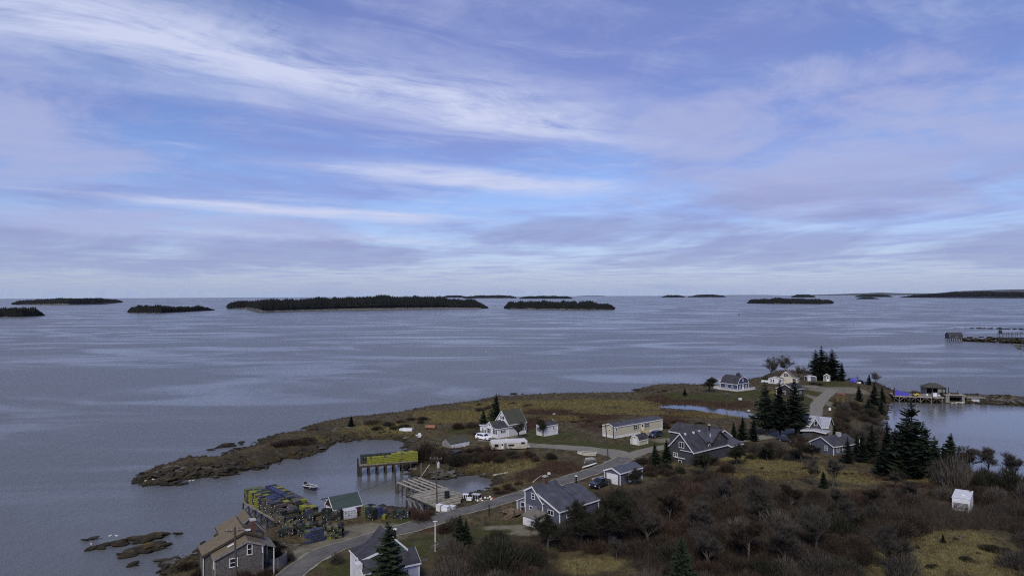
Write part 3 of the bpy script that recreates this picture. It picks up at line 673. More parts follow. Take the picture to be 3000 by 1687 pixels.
    def railing(s, pts, h, m='deck_wood', base=0.0, step=1.2, name='railing', bal=0.0):
        mb = MB()
        for (x0, y0), (x1, y1) in zip(pts[:-1], pts[1:]):
            L_ = math.hypot(x1-x0, y1-y0); n = max(1, int(round(L_/step)))
            for i in range(n+1): t = i/n; mb.box(x0+(x1-x0)*t-0.06, x0+(x1-x0)*t+0.06, y0+(y1-y0)*t-0.06, y0+(y1-y0)*t+0.06, base-0.05, base+h)
            for zz in (base+h-0.04, base+h*0.5): mb.bar((x0, y0, zz), (x1, y1, zz), 0.08, 0.07)
            if bal:
                n2 = int(L_/bal)
                for i in range(1, n2): t = i/n2; mb.box(x0+(x1-x0)*t-0.025, x0+(x1-x0)*t+0.025, y0+(y1-y0)*t-0.025, y0+(y1-y0)*t+0.025, base, base+h-0.05)
        return mb.build(name, m, s.r)
    def stairs(s, x0, x1, y0, y1, z0, z1, n, m='deck_wood', axis='y'):
        st = MB(); tr = []
        for i in range(n):
            t0, t1 = i/n, (i+1)/n; z = z0+(z1-z0)*t1
            if axis == 'y': a, b = sorted((y0+(y1-y0)*t0, y0+(y1-y0)*t1)); st.box(x0, x1, a, b+0.03, z-0.05, z)
            else: a, b = sorted((x0+(x1-x0)*t0, x0+(x1-x0)*t1)); st.box(a, b+0.03, y0, y1, z-0.05, z)
        if axis == 'y':
            for x in (x0, x1): st.bar((x, y0, z0-0.1), (x, y1, z1-0.1), 0.06, 0.25)
        else:
            for y in (y0, y1): st.bar((x0, y, z0-0.1), (x1, y, z1-0.1), 0.06, 0.25)
        return st.build('steps', m, s.r)
# --- weathered shingled house above the left shore
b = Bld('shingled_house', 'weathered grey shingled house with brown mossy roof and brick chimney by the left shore', 'house', (-38.58, 101.63), 59.1, 2.8)
b.block(-5.44, 2.19, 0, 3.9, 4.04, 5.41, 0, 6.4, 'shingle_grey', 'roof_cedar', 'dark_wood', vb=3.95)
b.block(-2.6, 2.19, 3.9, 7.6, 5.27, 5.41, 0, 6.4, 'shingle_grey', 'roof_cedar', 'dark_wood', corners=False)
b.block(0.7, 3.55, 4.3, 8.4, 6.45, 4.75, 1.45, 7.05, 'shingle_grey', 'roof_cedar', 'weathered_board', corners=False)
b.block(-4.3, 2.05, -2.35, -0.02, 4.05, 4.95, 0, 5.75, 'shingle_grey', 'roof_cedar', 'weathered_board', vb=-0.03, oh=0.2)
b.sec([(2.08, 4.75), (3.9, 4.05), (3.9, 4.15), (2.08, 4.86)], -2.2, 2.8, False).build('porch_roof', 'roof_brown', b.r)
b.box('porch_wall', 'brown_dark_siding', 2.2, 2.34, -1.6, 2.6, -0.5, 4.6); b.box('porch_floor', 'dark_wood', 2.34, 3.8, -2.0, 2.6, 0.9, 1.05)
for v in (-2.0, 2.5): b.box('porch_post', 'worn_white', 3.55, 3.69, v-0.07, v+0.07, -0.4, 4.1)
b.chimney(1.25, 0.85, 4.9, 7.7, 0.72, 0.9)
b.box('flashing', 'worn_white', -0.15, 0.85, 0.05, 0.35, 6.37, 6.56)
b.window('front', -2.35, -0.02, 0.52, 3.85, 5.25); b.window('front', -2.35, -2.35, -1.45, 2.55, 3.6); b.window('left', -4.3, -1.8, -1.2, 2.5, 3.55)
b.box('trim_board', 'worn_white', 1.9, 2.07, -2.44, -2.36, 3.7, 4.9); b.box('trim_board', 'worn_white', -5.55, -5.44, -0.08, -0.01, 1.0, 3.9)
MB().bar((-2.5, -1.3, 5.02), (-1.7, -1.3, 5.34), 0.5, 0.05).build('roof_patch', 'worn_white', b.r)
# --- white house with dark roof at the bottom edge
b = Bld('dark_roofed_house', 'pale house with dark flared roof and green gable behind a spruce at the bottom', 'house', (-16.48, 97.98), 60, 3.0)
b.block(-4.45, 2.1, 0.95, 5.4, 3.88, 4.35, -0.1, 6.5, 'white_clapboard', 'roof_dark', 'white_paint', kl=(-2.1, 4.5), oh=0.2)
b.box('gable_cladding', 'teal_clapboard', -0.6, 1.85, 0.88, 0.945, 3.0, 4.4)
MB().prism([(-0.6, 4.4), (1.85, 4.4), (-0.1, 6.25), (-0.6, 5.9)], 0.88, 0.945).build('gable_cladding', 'teal_clapboard', b.r)
b.block(-0.95, 0.93, -4.6, 3.3, 2.75, 4.0, 0.93, 4.05, 'lavender_clapboard', 'roof_dark', 'white_paint', swap=True, oh=0.22)
b.box('side_entry', 'worn_white', -5.5, -4.68, -0.5, 0.8, -0.7, 3.95)
b.pipe(0.75, 1.6, 5.2, 7.0, 0.17); b.window('left', -4.45, 2.6, 3.3, 2.2, 3.3); b.window('left', -4.62, -0.6, -0.1, 1.2, 2.3)
# --- blue-grey saltbox house
b = Bld('saltbox_house', 'blue-grey two-storey saltbox house with white trim and brick chimney beside the road', 'house', (2.26, 127.22), 136.3, 3.4)
b.block(0, 4.3, 0, 6.1, 4.5, 3.15, 1.86, 5.5, 'blue_grey_siding', 'roof_slate_blue', oh=0.22)
b.block(2.95, 8.2, 0.14, 6.08, 4.45, 2.35, 2.95, 4.45, 'blue_grey_siding', 'roof_slate_blue', oh=0.2, corners=False, vb=6.12)
b.block(-0.2, 8.2, 6.13, 10.6, 3.0, 2.35, 2.95, 4.45, 'blue_grey_siding', 'roof_slate_blue', oh=0.2, corners=False)
for v in (0.14, 10.6): b.box('corner_board', 'white_paint', 8.12, 8.28, v-0.08, v+0.08, -0.5, 2.2)
b.box('siding_patch', 'blue_grey_patch', 0.1, 3.0, -0.02, -0.003, -0.3, 2.15)
b.sec([(-2.35, 2.15), (-0.02, 3.25), (-0.02, 3.38), (-2.35, 2.28)], -0.05, 3.0, False).build('porch_roof', 'roof_slate_blue', b.r)
b.sec([(-2.2, 0.3), (-2.2, 2.18), (-0.03, 3.2), (-0.03, 0.3)], 0.12, 2.8, False).build('porch_wall', 'blue_grey_patch', b.r)
b.box('porch_trim', 'white_paint', -2.28, -2.12, 0.03, 0.2, 0.3, 2.2); b.sec([(-2.4, 2.02), (-0.03, 3.12), (-0.03, 3.26), (-2.4, 2.16)], -0.1, -0.052, False).build('porch_trim', 'white_paint', b.r)
b.window('front', 0.12, -1.2, -0.35, 0.55, 2.1)
b.window('front', 0, 1.68, 2.33, 3.34, 4.2); b.window('front', 0, 1.1, 1.7, 0.95, 1.83); b.window('front', 0.14, 5.5, 6.7, 1.4, 2.1, mull=1, rail=False)
b.window('right', 8.2, 2.0, 2.8, 1.0, 1.9); b.chimney(1.75, 3.3, 5.0, 6.75, 0.75, 0.75); b.pipe(3.2, 10.2, 4.3, 5.7, 0.15)
dn = MB(); dn.bar((-0.05, -0.06, 4.3), (-0.05, -0.06, 0.2), 0.1); dn.bar((-0.05, -0.06, 0.2), (-0.6, -1.6, -0.1), 0.1); dn.bar((-0.6, -1.6, -0.1), (-0.9, -3.0, -0.3), 0.1); dn.build('downspout', 'white_paint', b.r)
b.box('deck_floor', 'deck_wood', -3.7, 0.0, -2.7, 0.1, 0.42, 0.55)
for x in (-3.6, -1.9, -0.1):
    for y in (-2.6, -0.2): b.box('deck_post', 'dark_wood', x-0.07, x+0.07, y-0.07, y+0.07, -0.6, 0.42)
b.railing([(-3.7, 0.1), (-3.7, -2.7), (-1.7, -2.7)], 1.0, 'deck_wood', 0.55); b.railing([(-0.3, -2.7), (0.0, -2.7), (0.0, -0.3)], 1.0, 'deck_wood', 0.55)
b.stairs(-1.6, -0.35, -4.4, -2.7, -0.1, 0.5, 5)
rl = MB(); rl.bar((-1.65, -4.4, 0.75), (-1.65, -2.7, 1.45), 0.08); rl.bar((-0.3, -4.4, 0.75), (-0.3, -2.7, 1.45), 0.08); rl.bar((-1.65, -4.4, -0.2), (-1.65, -4.4, 0.75), 0.08); rl.bar((-0.3, -4.4, -0.2), (-0.3, -4.4, 0.75), 0.08); rl.build('handrail', 'deck_wood', b.r)
b.box('lean_to_wall', 'worn_white', 3.3, 6.5, -3.9, -1.5, -0.6, 1.55); b.sec([(-4.1, 1.56), (-1.4, 2.1), (-1.4, 2.2), (-4.1, 1.66)], 3.1, 6.7, True).build('lean_to_roof', 'roof_brown', b.r)
# --- garage
b = Bld('garage', 'grey-blue garage with white overhead door and metal roof beside the road', 'garage', (19.4, 148.9), 137, 3.6)
b.block(0, 4.1, 0, 7.4, 2.45, 2.45, 2.05, 3.25, 'blue_grey_siding', 'roof_metal_blue', oh=0.18)
b.door('front', 0, 0.65, 3.4, 0.0, 1.95, glass=False)
for i in range(1, 4): b.box('door_panel_rib', 'worn_white', 0.66, 3.39, -0.06, -0.045, i*0.49-0.015, i*0.49+0.015)
b.door('right', 4.1, 2.9, 3.75, 0.05, 2.0, m='white_paint'); b.window('right', 4.1, 5.1, 5.75, 0.95, 1.95)
# --- white cape house
b = Bld('white_house', 'white clapboard house with steep mossy gable roof and black shutters beside a white car', 'house', (-4.15, 195.61), 140, 3.3)
b.block(-7.9, -5.2, 0.02, 4, 2.65, 2.85, -5.2, 2.85, 'white_clapboard', 'roof_moss', oh=0.2, vb=4.02)
b.block(-5.25, -2.0, 0, 4, 2.7, 2.6, -3.55, 4.1, 'white_clapboard', 'roof_moss', oh=0.15, vb=4.02, corners=False)
b.box('wall', 'white_clapboard', -2.02, 0, 0.01, 6.9, -0.5, 2.58)
MB().poly([(-2.3, -0.2, 2.58), (0.2, -0.2, 2.58), (0.2, 6.95, 2.58), (-2.3, 1.9, 4.15), (-2.3, 6.95, 4.15), (-2.3, 6.95, 2.58)],
          [(0, 1, 3), (1, 2, 4, 3), (2, 5, 4), (0, 3, 4, 5), (0, 5, 2, 1)]).build('roof', 'roof_dark', b.r)
b.box('eave_board', 'white_paint', 0.2, 0.25, -0.2, 6.95, 2.44, 2.62); b.box('eave_board', 'white_paint', -2.1, 0.25, -0.25, -0.2, 2.44, 2.62)
b.box('corner_board', 'white_paint', -0.08, 0.08, -0.07, 0.09, -0.5, 2.45); b.box('foundation', 'dark_wood', -7.8, -0.1, 0.1, 6.8, -0.75, 0.02)
b.block(-6, 0, 4.05, 10.4, 3.45, 3.45, -3, 6.85, 'white_clapboard', 'roof_moss', oh=0.25)
b.window('front', 0, -4.35, -3.7, 1.05, 2.2, shutters='shutter_black'); b.window('front', 0.01, -1.5, -0.9, 1.05, 2.15, shutters='shutter_black')
b.window('front', 0.02, -6.9, -6.4, 1.1, 2.0); b.window('right', 0, 1.65, 2.25, 1.35, 1.95, shutters='shutter_black')
b.window('right', 0, 7.65, 8.2, 1.1, 2.1, shutters='shutter_black'); b.window('right', 0, 9.3, 9.8, 1.1, 2.1, shutters='shutter_black')
b.window('front', 4.05, -3.15, -2.65, 4.5, 5.3, shutters='shutter_black'); MB().tube((-3.55, -0.03, 3.25), (-3.55, 0.0, 3.25), 0.22, n=12).build('vent', 'shutter_black', b.r)
b.box('deck_floor', 'dark_wood', -8.6, -5.2, -2.0, -0.05, 0.55, 0.68); b.railing([(-5.2, -0.2), (-5.2, -2.0), (-8.6, -2.0)], 0.95, 'dark_wood', 0.68, bal=0.25)
b.stairs(-11.4, -8.6, -1.9, -0.7, -0.1, 0.6, 6, 'dark_wood', 'x'); b.railing([(-11.4, -1.95), (-8.6, -1.95)], 0.9, 'dark_wood', 0.3)
for x in (-8.4, -6.8, -5.3): b.box('deck_post', 'dark_wood', x-0.06, x+0.06, -1.96, -1.84, -0.6, 0.55)
# --- white shed behind it
b = Bld('white_shed', 'small peeling white shed with dark roof right of the white house', 'shed', (6.87, 200.14), 138, 3.3)
b.block(0, 3.0, 0, 5.4, 2.8, 2.75, 1.5, 3.55, 'worn_white', 'roof_dark', 'white_paint', oh=0.1)
b.box('skirt', 'white_paint', 3.003, 3.05, 0.08, 5.32, -0.4, 0.55); b.window('right', 3.0, 3.5, 3.95, 1.75, 2.3); b.window('front', 0, 0.5, 0.95, 1.2, 2.2, shutters='shutter_black')
for v in (0.4, 5.0): b.box('roof_post', 'worn_white', 1.45, 1.55, v-0.05, v+0.05, 3.5, 4.25)
# --- weathered low shed and the collapsed shed in front of it
b = Bld('weathered_shed', 'weathered shed with sagging mossy roof and whitewashed side wall behind the trap wharf', 'shed', (-18.6, 186.3), 135, 3.0)
b.block(0, 3.6, 0, 6.4, 1.55, 1.2, 1.5, 2.4, 'weathered_board', 'roof_moss', None, oh=0.12)
b.box('whitewashed_wall', 'worn_white', 3.602, 3.66, 0.02, 6.38, -0.4, 1.15)
sh = thing('collapsed_shed', 'collapsed shed roof of dark slate-blue boards in the brush below the weathered shed', 'shed', (-16.6, 179.2, 2.6), 120)
cm = MB()
for i in range(14):
    y = -2.2+i*0.33; cm.poly([(-3.2, y, 0.2+0.15*math.sin(i)), (3.0, y+0.1, 1.05+0.1*math.cos(i*2)), (3.0, y+0.38, 1.0+0.1*math.cos(i*2+1)), (-3.2, y+0.3, 0.22+0.12*math.sin(i+1)), (-3.2, y, 0.05), (3.0, y+0.1, 0.9), (3.0, y+0.38, 0.86), (-3.2, y+0.3, 0.05)],
            [(0, 1, 2, 3), (4, 7, 6, 5), (0, 4, 5, 1), (2, 6, 7, 3), (0, 3, 7, 4), (1, 5, 6, 2)])
mat('slate_boards', (0.055, 0.062, 0.078), 0.9, 0.35, 2, 0.3, 6); cm.build('roof', 'slate_boards', sh)
MB().box(-2.6, 2.6, -2.0, 2.0, -0.6, 0.3).build('wall', 'dark_wood', sh); MB().bar((-0.5, -2.3, 0.9), (1.6, -2.1, 1.1), 0.12).build('rafter', 'weathered_board', sh)
# --- mobile home
b = Bld('mobile_home', 'long cream mobile home with dark blue roof and white skirting', 'mobile home', (25.36, 198.3), 142, 3.3)
b.block(0, 4.6, 0, 19.9, 3.1, 3.1, 2.3, 3.78, 'cream_vinyl', 'roof_slate_blue', 'white_paint', oh=0.12)
b.box('skirting', 'white_paint', -0.03, 4.63, -0.03, 19.93, -0.5, 0.62)
for v0, v1, z0 in ((0.4, 0.95, 2.0), (8.2, 9.1, 1.55), (12.8, 13.6, 1.6)): b.window('right', 4.6, v0, v1, z0, 2.7, shutters='shutter_black' if v0 > 1 else None)
b.window('front', 0, 2.4, 2.9, 1.9, 2.2, rail=False); b.door('right', 4.6, 10.9, 11.75, 0.75, 2.75)
b.box('deck_floor', 'new_lumber', 4.66, 6.0, 10.4, 12.3, 0.55, 0.66); b.railing([(4.7, 10.4), (6.0, 10.4)], 0.95, 'new_lumber', 0.66); b.railing([(6.0, 12.3), (4.7, 12.3)], 0.95, 'new_lumber', 0.66)
b.stairs(8.0, 6.0, 10.9, 12.1, -0.1, 0.6, 5, 'new_lumber', 'x')
for x in (4.8, 5.9):
    for y in (10.5, 12.2): b.box('deck_post', 'dark_wood', x-0.06, x+0.06, y-0.06, y+0.06, -0.5, 0.55)
for v in (5.0, 15.5): MB().tube((2.6, v, 3.6), (2.6, v, 4.05), 0.09).build('roof_vent', 'pipe_black', b.r)
# --- small gambrel garden shed
b = Bld('garden_shed', 'small cream gambrel garden shed with black roof in front of the mobile home', 'shed', (31.42, 187.54), 138, 3.3)
b.block(0, 2.7, 0, 3.75, 1.3, 1.3, 1.35, 2.5, 'cream_vinyl', 'roof_dark', 'white_paint', oh=0.08, kl=(0.42, 2.08), kr=(2.28, 2.08))
b.door('front', 0, 0.75, 1.95, 0.05, 1.55, m='white_paint', glass=False); b.window('front', 0, 1.15, 1.55, 1.8, 2.05, rail=False)
# --- big dark shingled house
b = Bld('dark_shingled_house', 'large dark shingled house with steep gable, white rake boards and roof vents', 'house', (37.25, 168.7), 140.3, 3.5)
b.block(0, 7.1, 0, 14, 3.1, 3.1, 3.54, 6.75, 'shingle_dark', 'roof_dark', 'white_paint', oh=0.3, corners=False)
b.sec([(3.54, 6.62), (6.95, 4.4), (6.95, 4.55), (3.54, 6.92)], 5.35, 7.6, False).build('shed_dormer_roof', 'roof_slate_blue', b.r)
b.sec([(3.7, 3.0), (3.7, 6.45), (6.85, 4.4), (6.85, 2.6)], 5.45, 7.5, False).build('shed_dormer_wall', 'shingle_dark', b.r)
b.block(7.05, 13.6, 3.2, 7.15, 4.35, 4.35, 10.2, 6.7, 'shingle_dark', 'roof_slate_blue', 'dark_wood', swap=True, oh=0.28, corners=False)
b.block(3.0, 8.2, 13.7, 18.6, 4.4, 2.6, 3.0, 4.4, 'shingle_dark', 'roof_slate_blue', 'worn_white', oh=0.2, corners=False)
b.block(14.4, 21.2, -10.7, 3.2, 3.5, 3.5, 17.9, 5.3, 'shingle_dark', 'roof_dark', 'white_paint', swap=True, oh=0.25, corners=False)
b.window('front', 0, 3.15, 4.45, 3.55, 4.75, mull=1, rail=False); b.window('front', 0, 1.45, 2.6, 1.2, 2.0, mull=1); b.window('front', 0, 2.95, 3.7, -0.1, 0.45, rail=False)
b.box('white_board', 'white_paint', 3.6, 6.9, -0.34, -0.28, 2.92, 3.06); b.box('white_board', 'white_paint', 2.0, 4.8, -0.3, -0.02, 1.0, 1.12)
b.window('right', 7.15, 9.85, 10.5, 4.6, 5.75, frame='roof_brown', mull=1); b.window('right', 6.85, 6.2, 6.8, 3.0, 3.8)
for u, v in ((3.9, 1.2), (4.0, 4.3), (4.0, 6.6)): b.box('roof_vent', 'white_paint', u-0.2, u+0.2, v-0.25, v+0.25, 6.25, 6.75)
b.pipe(4.8, 9.6, 5.4, 7.8, 0.16); MB().tube((6.0, 8.2, 5.0), (6.0, 8.2, 6.1), 0.1).build('vent_pipe', 'white_paint', b.r)
b.window('front', 14.4, -9.8, -9.0, 2.4, 3.1) if False else None
# --- stone and shingle cottage
b = Bld('stone_cottage', 'cottage with silver shingled cross-gable roof and dark porch behind the tall spruces', 'house', (79.2, 198.2), 128, 3.4)
b.block(0, 5.6, 0, 8.6, 3.2, 3.2, 2.8, 5.3, 'stone_wall', 'roof_silver', 'white_paint', swap=True, oh=0.35, corners=False)
b.block(4.4, 7.2, -0.5, 2.7, 3.2, 3.2, 5.8, 5.4, 'shingle_dark', 'roof_silver', 'white_paint', oh=0.3, corners=False)
b.block(3.0, 8.8, -3.2, -0.03, 2.15, 2.15, 5.9, 2.5, 'shingle_dark', 'roof_silver', 'white_paint', oh=0.45, corners=False)
b.window('front', -0.5, 5.45, 6.1, 3.4, 4.5, rail=False); b.window('front', 0, 1.3, 2.2, 0.5, 1.9, frame='worn_white', rail=False)
b.window('left', 3.0, -2.2, -1.5, 0.7, 1.8); b.window('left', 3.0, -0.9, -0.4, 0.6, 1.9); b.door('front', -3.2, 5.6, 6.9, 0, 1.9, m='brown_dark_siding', frame='dark_wood', glass=False)
b.box('door_red', 'red_clapboard', 7.4, 8.4, -3.24, -3.203, 0.1, 1.8)
# --- low grey house
b = Bld('grey_cottage', 'low blue-grey shingled house with dark roof beside the stone cottage', 'house', (75.6, 179.2), 155, 3.4)
b.block(0, 7, 0, 8.5, 2.2, 2.2, 3.4, 3.95, 'blue_grey_siding', 'roof_dark', 'worn_white', oh=0.25)
b.window('front', 0, 4.5, 5.1, 0.9, 1.9, mull=1); b.window('right', 7, 1.2, 1.8, 0.8, 1.75); b.window('right', 7, 3.2, 3.8, 0.8, 1.75)
b.chimney(3.9, 5.4, 3.4, 4.6, 0.9, 0.9, 'galvanised')
MB().tube((7.4, 8.6, -0.4), (7.4, 8.6, 3.4), 0.08).build('vent_post', 'worn_white', b.r)
# --- dark house between the tall spruces
b = Bld('dark_cottage', 'dark brown house with white trim half hidden behind the three tall spruces', 'house', (101.2, 270.2), 140, 4.1)
b.block(0, 7, 0, 7.5, 2.9, 2.9, 3.5, 4.7, 'brown_dark_siding', 'roof_dark', 'white_paint', oh=0.3)
b.window('front', 0, 2.6, 3.5, 1.0, 2.0); b.window('right', 7, 1.5, 2.4, 1.0, 2.0); b.window('right', 7, 4.4, 5.3, 1.0, 2.0)
# --- navy gambrel barn
b = Bld('gambrel_barn', 'dark blue gambrel barn with cupola and white railed deck near the point', 'barn', (85.5, 289.5), 143, 4.2)
b.block(0, 7.5, 0, 8.0, 2.65, 2.65, 3.75, 5.5, 'navy_siding', 'roof_dark', 'white_paint', swap=True, oh=0.2, kl=(1.35, 4.55), kr=(6.15, 4.55))
b.window('front', 0, 2.4, 3.4, 1.0, 2.1, mull=1); b.window('front', 0, 5.4, 5.9, 1.2, 2.0); b.door('right', 8.0, 3.2, 4.1, 0.1, 2.2); b.window('right', 8.0, 3.5, 4.0, 3.6, 4.4, rail=False); b.window('right', 8.0, 1.4, 1.9, 1.0, 1.9); b.window('right', 8.0, 5.6, 6.1, 1.0, 1.9)
b.box('belt_board', 'white_paint', 8.003, 8.06, 0.08, 7.42, 2.55, 2.72)
cu = b.box('cupola', 'navy_siding', 5.2, 6.4, 3.15, 4.35, 5.2, 6.2); MB().poly([(5.0, 2.95, 6.2), (6.6, 2.95, 6.2), (6.6, 4.55, 6.2), (5.0, 4.55, 6.2), (5.8, 3.75, 7.0)], [(3, 2, 1, 0), (0, 1, 4), (1, 2, 4), (2, 3, 4), (3, 0, 4)]).build('roof', 'roof_dark', cu)
MB().bar((5.8, 3.75, 6.9), (5.8, 3.75, 7.6), 0.06).build('finial', 'pipe_black', cu)
b.box('deck_floor', 'worn_white', -2.0, 10.0, -2.2, 9.2, 0.02, 0.16)
b.railing([(-2.0, 8.0), (-2.0, -2.2), (10.0, -2.2), (10.0, 9.0)], 0.95, 'worn_white', 0.16, bal=0.3)
for u in (-1.8, 2.2, 6.0, 9.8): b.box('deck_post', 'dark_wood', u-0.1, u+0.1, -2.1, -1.9, -0.9, 0.02)
b.box('balcony_floor', 'worn_white', -1.9, -0.02, 1.2, 6.6, 2.3, 2.42); b.railing([(-0.1, 1.2), (-1.9, 1.2), (-1.9, 6.6), (-0.1, 6.6)], 1.0, 'worn_white', 2.42, bal=0.25)
for v in (1.3, 6.5): b.box('balcony_post', 'white_paint', -1.85, -1.7, v-0.07, v+0.07, 0.1, 2.3)
# --- yellow house
b = Bld('yellow_house', 'pale yellow gabled house with brown roof near the point behind the spruces', 'house', (116.5, 306.8), 120, 4.2)
b.block(0, 4.6, 0, 6.2, 2.85, 2.85, 2.3, 5.2, 'yellow_clapboard', 'roof_brown', 'white_paint', oh=0.2)
b.block(4.62, 6.8, 0.5, 6.0, 2.7, 2.0, 4.62, 2.7, 'yellow_clapboard', 'roof_brown', 'white_paint', oh=0.15)
b.block(-4.2, 1.4, -3.6, -0.02, 2.1, 2.1, -1.6, 3.0, 'worn_white', 'roof_brown', 'white_paint', oh=0.2, vb=-0.03)
b.window('front', 0, 2.05, 2.75, 3.0, 4.2, shutters='shutter_black'); b.window('front', -3.6, -3.4, -2.9, 0.6, 1.9); b.window('front', -3.6, -2.4, -1.9, 0.6, 1.9); b.window('front', 0, 2.0, 2.5, 1.3, 1.7)
b.chimney(2.3, 2.4, 4.9, 6.0, 0.55, 0.55); b.box('porch_rail', 'white_paint', -7.2, -4.3, -3.5, -3.4, 0.7, 1.3); b.box('porch_floor', 'worn_white', -7.4, -4.3, -3.6, -0.8, 0.3, 0.5)
b.box('porch_base', 'dark_wood', -7.2, -4.3, -3.4, -1.0, -0.6, 0.3)
# --- two little sheds by the far spruces
b = Bld('low_grey_shed', 'low grey shed with pale flat roof left of the four far spruces', 'shed', (131.2, 313.9), 92, 4.2)
b.block(0, 3.9, 0, 3.0, 1.9, 1.9, 1.95, 2.35, 'blue_grey_siding', 'roof_silver', 'white_paint', oh=0.12)
b.door('front', 0, 0.5, 1.4, 0, 1.7, m='worn_white', glass=False)
b = Bld('tall_grey_shed', 'narrow grey-green shed with white door under the four far spruces', 'shed', (137.9, 312.4), 110, 4.2)
mat('sage_siding', (0.20, 0.225, 0.20), 0.7, 0.1, 1.5, lines=(2, 0.14, 1.0))
b.block(0, 2.5, 0, 3.0, 2.5, 2.5, 1.25, 3.35, 'sage_siding', 'roof_brown', 'white_paint', oh=0.12)
b.door('front', 0, 1.2, 2.1, 0.05, 2.1)
# --- barrel roofed hut
hut = thing('barrel_hut', 'ochre barrel-roofed hut with red roof beside the gravel road', 'hut', (118.3, 254.5, 4.0), 118)
arc = [(1.55*math.cos(math.pi*i/10), 1.2+1.45*math.sin(math.pi*i/10)) for i in range(11)]
mat('ochre_boards', (0.105, 0.078, 0.026), 0.85, 0.25, 2, lines=(0, 0.18, 1.0)); mat('red_roof', (0.16, 0.058, 0.046), 0.7, 0.2, 1.5)
MB().prism([(-1.5, -0.4)]+[(x*0.96, z-0.05) for x, z in arc[::-1]]+[(1.5, -0.4)], 0, 4.4).build('wall', 'ochre_boards', hut)
MB().prism(arc+[(x*1.06, z+0.09) for x, z in arc[::-1]], -0.25, 4.6).build('roof', 'red_roof', hut)
MB().box(-0.45, 0.45, -0.05, 0.0, 0.0, 1.8).build('door', 'dark_wood', hut)
# --- blue hoop tent by the shore
tent = thing('hoop_tent', 'blue arched fabric shelter at the water edge right of the far spruces', 'shelter', (147.4, 304.2, 4.0), 92)
mat('blue_tarp', (0.09, 0.08, 0.40), 0.45, 0.2, 1.5); arc = [(2.3*math.cos(math.pi*i/10), 2.0*math.sin(math.pi*i/10)) for i in range(11)]
MB().prism(arc+[(x*0.95, z*0.95) for x, z in arc[::-1]], 0, 5.5, ).build('cover', 'blue_tarp', tent, loc=(2.3, 0, 0))
for v in (0.0, 2.7, 5.4): MB().prism([(x*0.94, z*0.94) for x, z in arc]+[(x*0.90, z*0.90) for x, z in arc[::-1]], v, v+0.08).build('hoop', 'galvanised', tent, loc=(2.3, 0, 0))
MB().box(1.4, 3.2, 0.6, 3.0, -0.2, 0.9).build('stored_boat', 'worn_white', tent)
# --- red net shack on the trap wharf
b = Bld('net_shack', 'dark red net shack with green metal roof and white trim among the lobster traps', 'shack', (-34.7, 130.7), 143, 2.6)
b.block(0, 3.9, 0, 5.4, 1.75, 1.75, 1.95, 3.55, 'red_clapboard', 'roof_green_metal', 'white_paint', oh=0.16, zb=-0.12)
b.door('front', 0, 0.55, 1.5, 0.0, 1.6, m='white_paint', frame='white_paint', glass=False); b.box('lintel', 'white_paint', 0.35, 3.5, -0.1, -0.003, 1.72, 1.86); b.box('sign_board', 'worn_white', 1.8, 3.3, -0.09, -0.003, 1.05, 1.45)
MB().bar((1.95, 0.2, 3.5), (1.95, -1.6, 3.5), 0.16).build('hoist_beam', 'dark_wood', b.r); MB().bar((1.95, -1.3, 3.4), (1.95, -0.1, 2.6), 0.1).build('hoist_brace', 'dark_wood', b.r)
b.box('whitewashed_wall', 'worn_white', 3.903, 3.95, 1.4, 5.3, 1.35, 1.7)
# --- houses far out on the islands
def islet_house(px, py, w, h, label):
    p = P(px, py, 2.0); z = 2.0; k = p.y/FPX
    b = Bld('island_house', label, 'house', (p.x-w*k/2, p.y-6), 90, z, 'houses on the islands')
    b.block(0, w*k, 0, 8, h*k*0.6, h*k*0.6, w*k/2, h*k, 'white_clapboard', 'roof_brown', 'white_paint', oh=0.4, zb=-3, corners=False)
    b.window('front', 0, w*k*0.2, w*k*0.35, h*k*0.2, h*k*0.42); b.window('front', 0, w*k*0.6, w*k*0.75, h*k*0.2, h*k*0.42)
islet_house(2380, 888, 9, 8, 'white house in the tree gap of the island at right')
islet_house(1108, 904, 20, 13, 'grey-white house at the shore of the largest island')
# ------------------------------------------------------------------ wharves, traps, boats, vehicles, poles
mat('piling', (0.040, 0.034, 0.026), 0.9, 0.4, 2.5, 0.4, 6)
mat('plank', (0.235, 0.215, 0.178), 0.9, 0.5, 1.1, 0.3, 10); mat('plank_old', (0.165, 0.150, 0.120), 0.9, 0.5, 1.4, 0.3, 10); mat('plank_moss', (0.150, 0.145, 0.085), 0.9, 0.4, 1.3, 0.3, 10)
mat('joist', (0.34, 0.32, 0.27), 0.9, 0.3, 1.5)
mat('rope', (0.20, 0.17, 0.10), 0.9); mat('black_plastic', (0.014, 0.014, 0.016), 0.5); mat('white_plastic', (0.66, 0.68, 0.72), 0.4, 0.1, 3); mat('buoy_white', (0.7, 0.69, 0.64), 0.5)
def az_vec(az): a = math.radians(az); return Vector((math.sin(a), math.cos(a), 0)), Vector((-math.cos(a), math.sin(a), 0))
def world(O, az, u, v, z=0.0):
    U_, V_ = az_vec(az); return Vector((O[0], O[1], 0))+U_*u+V_*v+Vector((0, 0, z))
